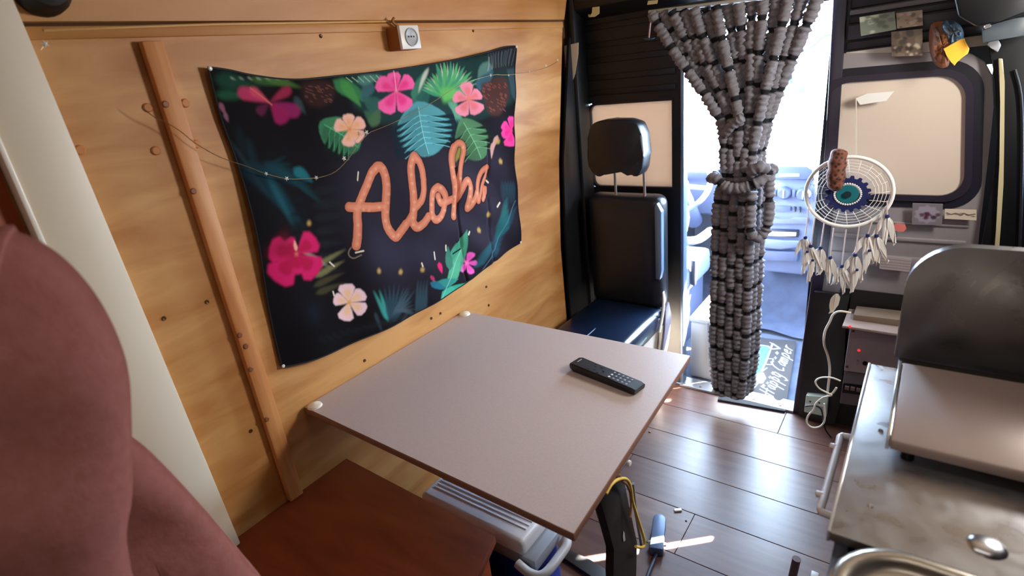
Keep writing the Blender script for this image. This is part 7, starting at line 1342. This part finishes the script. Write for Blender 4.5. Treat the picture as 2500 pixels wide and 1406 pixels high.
# worktop with sink: flat sheet with rim and bowl, as a grid
wt = thing('steel_worktop', (.2, .5, .885), 'brushed stainless steel worktop with bright left edge on the kitchen cabinet', 'worktop')
bx0, bx1, by0, by1 = .0, .38, .20, .628
box('sheet', (-.042,.655,.885), (XR-.005,1.135,.900), stain, wt, bev=.0015)
box('sheet_front', (-.042,-.9,.885), (XR-.005,.155,.900), stain, wt, bev=.0015)
box('edge_strip', (-.0455,.655,.883), (-.0415,1.136,.9015), mat('edge_highlight',(236,240,244),.15,metal=.6), wt, bev=.001)  # near-white strip paints the highlight on the left rim
for q in [[-0.0078,0.9133,0.9],[-0.0044,0.728,0.9]]: lathe('rivet', [(.0001,.002),(.003,.002),(.004,0)], q, (0,0,1), chrome, wt, seg=12)
lathe('mount_pad', [(.0001,.004),(.014,.004),(.018,.002),(.020,0)], [[0.117,0.7181,0.9]][0], (0,0,1), chrome, wt)
# sink
sk = thing('steel_sink', (.17, .4, .75), 'stainless sink with raised rounded rim in the lower right corner', 'sink')
prof = [(.034,.001),(.032,.008),(.026,.011),(.018,.0105),(.012,.007),(.008,.003),(.0,.0025),(-.012,.0015),(-.016,-.004),(-.020,-.03),(-.026,-.12),(-.05,-.145),(-.09,-.15)]
rings = []
for off, dz in prof:
    rr = max(.008, .055+off*.8); rings.append([(x, y, .9+dz) for x, y in rrect(bx0-off, by0-off, bx1+off, by1+off-.004, rr, n=8)])
vs = [p for r in rings for p in r]; n = len(rings[0]); fs = []
for k in range(len(rings)-1):
    for i in range(n): fs.append([k*n+i,k*n+(i+1)%n,(k+1)*n+(i+1)%n,(k+1)*n+i])
fs.append([(len(rings)-1)*n+i for i in range(n)]); mesh('sink_bowl', vs, fs, stain2, sk, smooth=True)
lathe('drain', [(.0001,.003),(.02,.003),(.028,.005),(.032,.001)], (.19,.41,.752), (0,0,1), chrome, sk)
# closed hob lid slab, standing lid behind
hl = thing('hob_cover', (.2, .97, .9), 'flat beige steel hob cover lying on the worktop before the upright lid', 'hob cover')
box('cover_plate', (.006,.842,.918), (.43,1.095,.936), slabm, hl, bev=.004)
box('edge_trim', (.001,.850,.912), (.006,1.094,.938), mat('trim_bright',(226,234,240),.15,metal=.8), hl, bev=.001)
for x in (.03,.40):
    for y in (.86,1.07): lathe('foot', [(.008,.018),(.009,.0)], (x,y,.9), (0,0,1), black2, hl, seg=10)
ul = thing('upright_lid', (.2, 1.16, .9), 'large rounded stainless lid standing upright behind the hob cover', 'lid')
lo = [(x,z) for x,z in rrect(-.008,.905,.44,1.128,.085,n=10,corners=(0,0,1,1))]
slab('lid_panel', [(x, 1.165+(z-.9)*.12, z) for x,z in lo], (0,.016,.002), lidm, ul, bev=.005)
box('hinge_bar', (.0,1.118,.901), (.44,1.16,.912), mat('hinge_dark',(40,34,30),.5), ul, bev=.003)
# ================================================================= TABLE
tb = thing('folding_table', (-.86, .98, 0), 'beige laminate folding table hinged to the plywood wall below the tapestry', 'table')
tq = [[-1.2644,0.6631,0.72],[-1.2861,1.331,0.72],[-0.4612,1.3363,0.72],[-0.4261,0.6332,0.72]]
tq[0][0] = tq[1][0] = XL+.004
tq = [(XL+.004,.652,.72),(XL+.004,1.325,.72),(-.462,1.335,.72),(-.426,.632,.72)]
slab('table_top', tq, (0,0,-.018), [edge_m], tb, bev=.002)
slab('laminate', [(p[0]+(.001 if p[0]<-1 else -.0015), p[1]+(.0015 if p[1]<1 else -.0015), .7202) for p in tq], (0,0,.0006), table_m, tb)
for q in [[-1.2507,0.6577,0.73],[-1.2898,1.3059,0.73]]:
    lathe('hinge_cap', [(.0001,.010),(.010,.009),(.018,.005),(.020,0)], (max(q[0],XL+.024), q[1]+(.012 if q[1]<1 else -.004), .7205), (0,0,1), mat('cap_cream',(240,232,216),.3), tb, seg=20)
box('wall_rail', (XL,.68,.675), (XL+.03,1.30,.702), batten_m, tb)
XG = -.452
slab('leg', [[-0.452,0.7773,0.662],[-0.452,0.8083,0.6779],[-0.452,0.8539,0.6754],[-0.452,0.8902,0.6256],[-0.452,0.9055,0.5491],[-0.452,0.9411,0.4094],[-0.452,0.9238,0.2942],[-0.452,0.9309,0.0185],[-0.452,0.8152,0.1604],[-0.452,0.8121,0.4249],[-0.452,0.8248,0.4935],[-0.452,0.8072,0.5566]], (-.02,0,0), blackwood, tb, bev=.002)
slab('leg_slot', [[-0.4505,0.8668,0.5095],[-0.4505,0.8723,0.4997],[-0.4505,0.8746,0.4756],[-0.4505,0.8662,0.4782],[-0.4505,0.8634,0.4955]], (.001,0,0), lgrey, tb)
tube('leg_stay', [[-0.46,0.9453,0.5799],[-0.46,0.9548,0.4862],[-0.46,0.9804,0.3587]], .004, mat('stay_grey',(150,150,160),.4), tb)
lathe('latch', [(.0001,.006),(.006,.005),(.007,0)], [[-0.44,0.8862,0.6891]][0], (1,0,0), white, tb, seg=10)
tube('yellow_cord', [[-0.435,0.7731,0.6971],[-0.435,0.7952,0.7016],[-0.435,0.8207,0.6946],[-0.435,0.8465,0.6793],[-0.435,0.8689,0.6579],[-0.435,0.8831,0.6269],[-0.435,0.8904,0.5811],[-0.435,0.9104,0.5205],[-0.435,0.9338,0.453],[-0.435,0.9457,0.4102],[-0.435,0.9312,0.4092],[-0.435,0.8962,0.444]], .0035, rope_y, None, sm=4, lab='yellow cord looped round the black table leg', cat='cord')
tube('brown_cord', [[-0.437,0.8366,0.6967],[-0.437,0.8463,0.6743],[-0.437,0.8682,0.6466],[-0.437,0.8823,0.6153],[-0.437,0.8863,0.5834],[-0.437,0.8822,0.5576],[-0.437,0.8772,0.5477]], .003, rope_b, None, sm=4, lab='short brown cord tied behind yellow cord at table corner', cat='cord')
slab('floor_strip', [[-0.8345,1.109,0.004],[-0.8232,1.1427,0.004],[-0.7165,1.1398,0.004],[-0.5348,1.1117,0.004],[-0.5384,1.0619,0.004],[-0.6885,1.088,0.004]], (0,0,.012), blackwood, None, bev=.002, lab='black floor strip beside the cool box under the table leg', cat='strip')
# foot fitting on the floor
ff = thing('table_foot_bracket', (-.57,1.34,0), 'blue grey metal foot bracket on the floor beside the table leg', 'bracket')
f0 = Vector((-.585,1.395,0)); f1 = Vector((-.545,1.27,0)); dr = (f1-f0).normalized(); sdv = Vector((-dr.y,dr.x,0))
outl = [f1+sdv*.021, f1-sdv*.021]+[f0-sdv*.021*math.cos(a)-dr*.021*math.sin(a) for a in [math.pi*i/8 for i in range(9)]]
slab('bracket_body', outl, (0,0,.034), mat('blue_grey_metal',(86,104,134),.4,metal=.3), ff, bev=.006)
for s in (-1,1): lathe('bolt', [(.0001,.010),(.006,.009),(.007,0)], (f0+f1)/2+dr*.03+sdv*.019*s+Vector((0,0,.018)), sdv*s, white, ff, seg=12)
tube('rod', [f1+Vector((0,0,.008)), f1+Vector((.01,-.11,.008))], .006, mat('bracket_shadow',(36,40,64),.4), ff)  # dark rod stands in for the bracket's cast shadow
# debris
box('paper_scrap', (-.006,-.013,0), (.006,.013,.006), mat('scrap_white',(224,214,206),.6), None, bev=.002, xf=Matrix.Translation((-.556,1.49,.0005)) @ Matrix.Rotation(-.9,4,'Z'), lab='tiny white scrap lying on the floor planks', cat='scrap')
lathe('black_crumb', [(.0001,.003),(.003,.002),(.003,0)], [[-0.5152,1.4577,0.0]][0], (0,0,1), black2, None, seg=8, lab='tiny black crumb on the floor near the white scrap', cat='crumb')
lathe('brass_floor_stud', [(.0001,.006),(.004,.005),(.005,0)], [[-0.8184,1.8618,0.0]][0], (0,0,1), mat('brass',(150,90,60),.3,metal=.8), None, seg=10, lab='small brown stud on the floor beside table edge', cat='stud')
tube('chrome_bar_stub', [[-0.1526,1.3,0.1774],[-0.1599,1.3,0.0873],[-0.1651,1.3,0.0042]], .011, mat('dull_chrome',(120,112,120),.25,metal=.8), None, lab='short chrome tube end at bottom edge left of the sink', cat='tube', seg=14).name = 'chrome_tube'
box('white_latch', (-.126,1.40,0), (-.105,1.425,.03), lgrey, None, bev=.003, lab='small pale latch at foot of the kitchen cabinet', cat='latch')
# ================================================================= REMOTE
rc = thing('remote_control', (-.62,1.12,.7215), 'black remote control with small white buttons lying on the beige table', 'remote')
ra = Vector([[-0.7184,1.1465,0.7415]][0]); rb = Vector([[-0.5095,1.1068,0.7415]][0]); d = (rb-ra); d.z = 0; LR = d.length; d.normalize(); s = Vector((-d.y,d.x,0)); ro = Vector((ra.x,ra.y,.7212)); wR = .047
def rp_(u, v, z): return ro+d*u+s*v+Vector((0,0,z))
secs = []
for u, w_, h0, h1 in ((0,.044,.004,.021),(.012,.048,.0,.024),(.06,.047,.0,.022),(.12,.046,.0,.021),(LR-.01,.046,0,.018),(LR,.044,.003,.015)):
    secs.append([rp_(u,-w_/2+.003,h0),rp_(u,w_/2-.003,h0),rp_(u,w_/2,h0+.005),rp_(u,w_/2,h1-.003),rp_(u,w_/2-.003,h1),rp_(u,-w_/2+.003,h1),rp_(u,-w_/2,h1-.003),rp_(u,-w_/2,h0+.005)])
vs = [p for q in secs for p in q]; fs = [[k*8+i,k*8+(i+1)%8,(k+1)*8+(i+1)%8,(k+1)*8+i] for k in range(5) for i in range(8)]+[list(range(8))[::-1],[40+i for i in range(8)]]
mesh('remote_body', vs, fs, mat('remote_black',(24,25,30),.45), rc, smooth=True, auto=40)
for iy in range(3):
    for ix in range(5):
        c = rp_(.128+ix*.0135, -.013+iy*.012, .0195-.0006*ix); lathe('button', [(.0001,.0025),(.0032,.0022),(.0036,0)], c, (0,0,1), mat('button_grey',(150,156,170),.4) if (ix or iy==2) else mat('button_white',(225,228,225),.4), rc, seg=10)
for u, v in ((.035,.012),(.05,.0),(.058,-.012),(.066,.008),(.075,-.006),(.085,.012),(.09,-.014),(.10,0),(.062,.016)): lathe('button', [(.0001,.0015),(.003,.0012),(.0034,0)], rp_(u,v,.0215), (0,0,1), mat('button_dark',(48,52,60),.35), rc, seg=8)
slab('brand_print', [rp_(.014,-.006,.0242),rp_(.017,-.006,.0242),rp_(.017,.012,.0242),rp_(.014,.012,.0242)], (0,0,.0003), lgrey, rc).name = 'badge'
# ================================================================= BENCH AND COOLER
bn = thing('wooden_bench', (-1.0,.2,0), 'dark reddish brown wooden bench box in front of the table', 'bench')
slab('bench_top', [(XL+.001,-1.2,.492),(XL+.001,.735,.492),(-.708,.722,.492),(-.655,.55,.492),(-.60,-1.2,.492)], (0,0,-.022), bench_m, bn, bev=.003)
slab('bench_side', [(-.72,.70,0),(-.66,.55,0),(-.62,-1.2,0),(-.64,-1.2,0),(-.69,.54,0),(-.74,.70,0)], (0,0,.469), bench_m, bn)
box('bench_front', (XL+.002,.70,0), (-.735,.715,.469), bench_m, bn)
co = thing('cool_box', (-.85,.86,0), 'blue cool box with ribbed white lid and grey handle beneath the table', 'cooler')
zc = .42
cq = [[-1.0387,0.7768,0.42],[-1.0589,0.8654,0.42],[-0.6598,0.8928,0.42],[-0.683,0.7853,0.42]]
box('body', (-1.03,.80,0), (-.655,.905,.345), blue, co, bev=.02)
box('rim', (-1.035,.79,.335), (-.655,.92,.372), mat('cooler_grey',(140,146,158),.4), co, bev=.008)
box('lid', (-1.04,.785,.372), (-.685,.925,.424), mat('cooler_lid',(220,222,232),.38), co, bev=.014, seg=3)
for k in range(6): box('lid_rib', (-1.02,.825+.014*k,.423), (-.70,.830+.014*k,.4265), mat('cooler_lid',(220,222,232),.38), co, bev=.001)
for x in (-.95,-.84): box('lid_slot', (x,.905,.423), (x+.022,.910,.4255), dashk, co, bev=.0005)
hp_ = [(-.70,.775,.36),(-.655,.772,.352),(-.628,.79,.352),(-.622,.86,.356),(-.624,.89,.36),(-.64,.912,.36)]
tube('handle', hp_, .012, mat('cooler_handle',(190,192,198),.4), co, sm=4, seg=10)
# ================================================================= PINK BLANKET (near, lower left)
bkt = thing('pink_blanket', (-.72,-.05,.492), 'blurred dusty pink fleece blanket heaped in the near left foreground', 'blanket')
def lobe(name, pts, depth, nx):
    pts = smoothpts(pts, 5, True); c = sum((Vector(p) for p in pts), Vector())/len(pts); vs=[]; fs=[]; R=12; n=len(pts)
    for sgn in (1,-1):
        for k in range(R):
            t = 1-(k/R)**1.3
            for i, p in enumerate(pts):
                h = depth*math.sqrt(max(0,1-t**6))*sgn; q = c+(Vector(p)-c)*t; h += .006*math.sin(q.z*34+q.y*20)*(1-t**4)*(1 if sgn>0 else 0)
                vs.append(q+Vector(nx)*h)
        vs.append(c+Vector(nx)*depth*sgn)
    N = R*n+1
    for b in (0,N):
        for k in range(R-1):
            for i in range(n): fs.append([b+k*n+i,b+k*n+(i+1)%n,b+(k+1)*n+(i+1)%n,b+(k+1)*n+i])
        for i in range(n): fs.append([b+(R-1)*n+i,b+(R-1)*n+(i+1)%n,b+R*n])
    for i in range(n): fs.append([i,(i+1)%n,N+(i+1)%n,N+i])
    return mesh(name, vs, fs, pink, bkt, smooth=True)
lobe('front_fold', [[-0.72,0.1071,1.4167],[-0.72,0.1348,1.4062],[-0.72,0.1522,1.388],[-0.72,0.1672,1.3577],[-0.72,0.1776,1.314],[-0.72,0.1805,1.2643],[-0.72,0.1756,1.2184],[-0.72,0.159,1.1603],[-0.72,0.1341,1.0821],[-0.72,0.0968,0.9721]]+[(-.72,.05,.58),(-.72,-.05,.53),(-.72,-.35,.53),(-.72,-.5,.8),(-.72,-.42,1.2),(-.72,-.15,1.42)], .045, (.85,-.5,.1))
lobe('rear_fold', [[-0.8,0.1087,1.1895],[-0.8,0.148,1.1534],[-0.8,0.1738,1.1017],[-0.8,0.1918,1.0448],[-0.8,0.2097,0.9765],[-0.8,0.2284,0.8979],[-0.8,0.2424,0.8345],[-0.8,0.2617,0.7291]]+[(-.80,.24,.64),(-.80,.2,.54),(-.80,-.1,.54),(-.80,-.1,.9)], .03, (.85,-.5,.1))
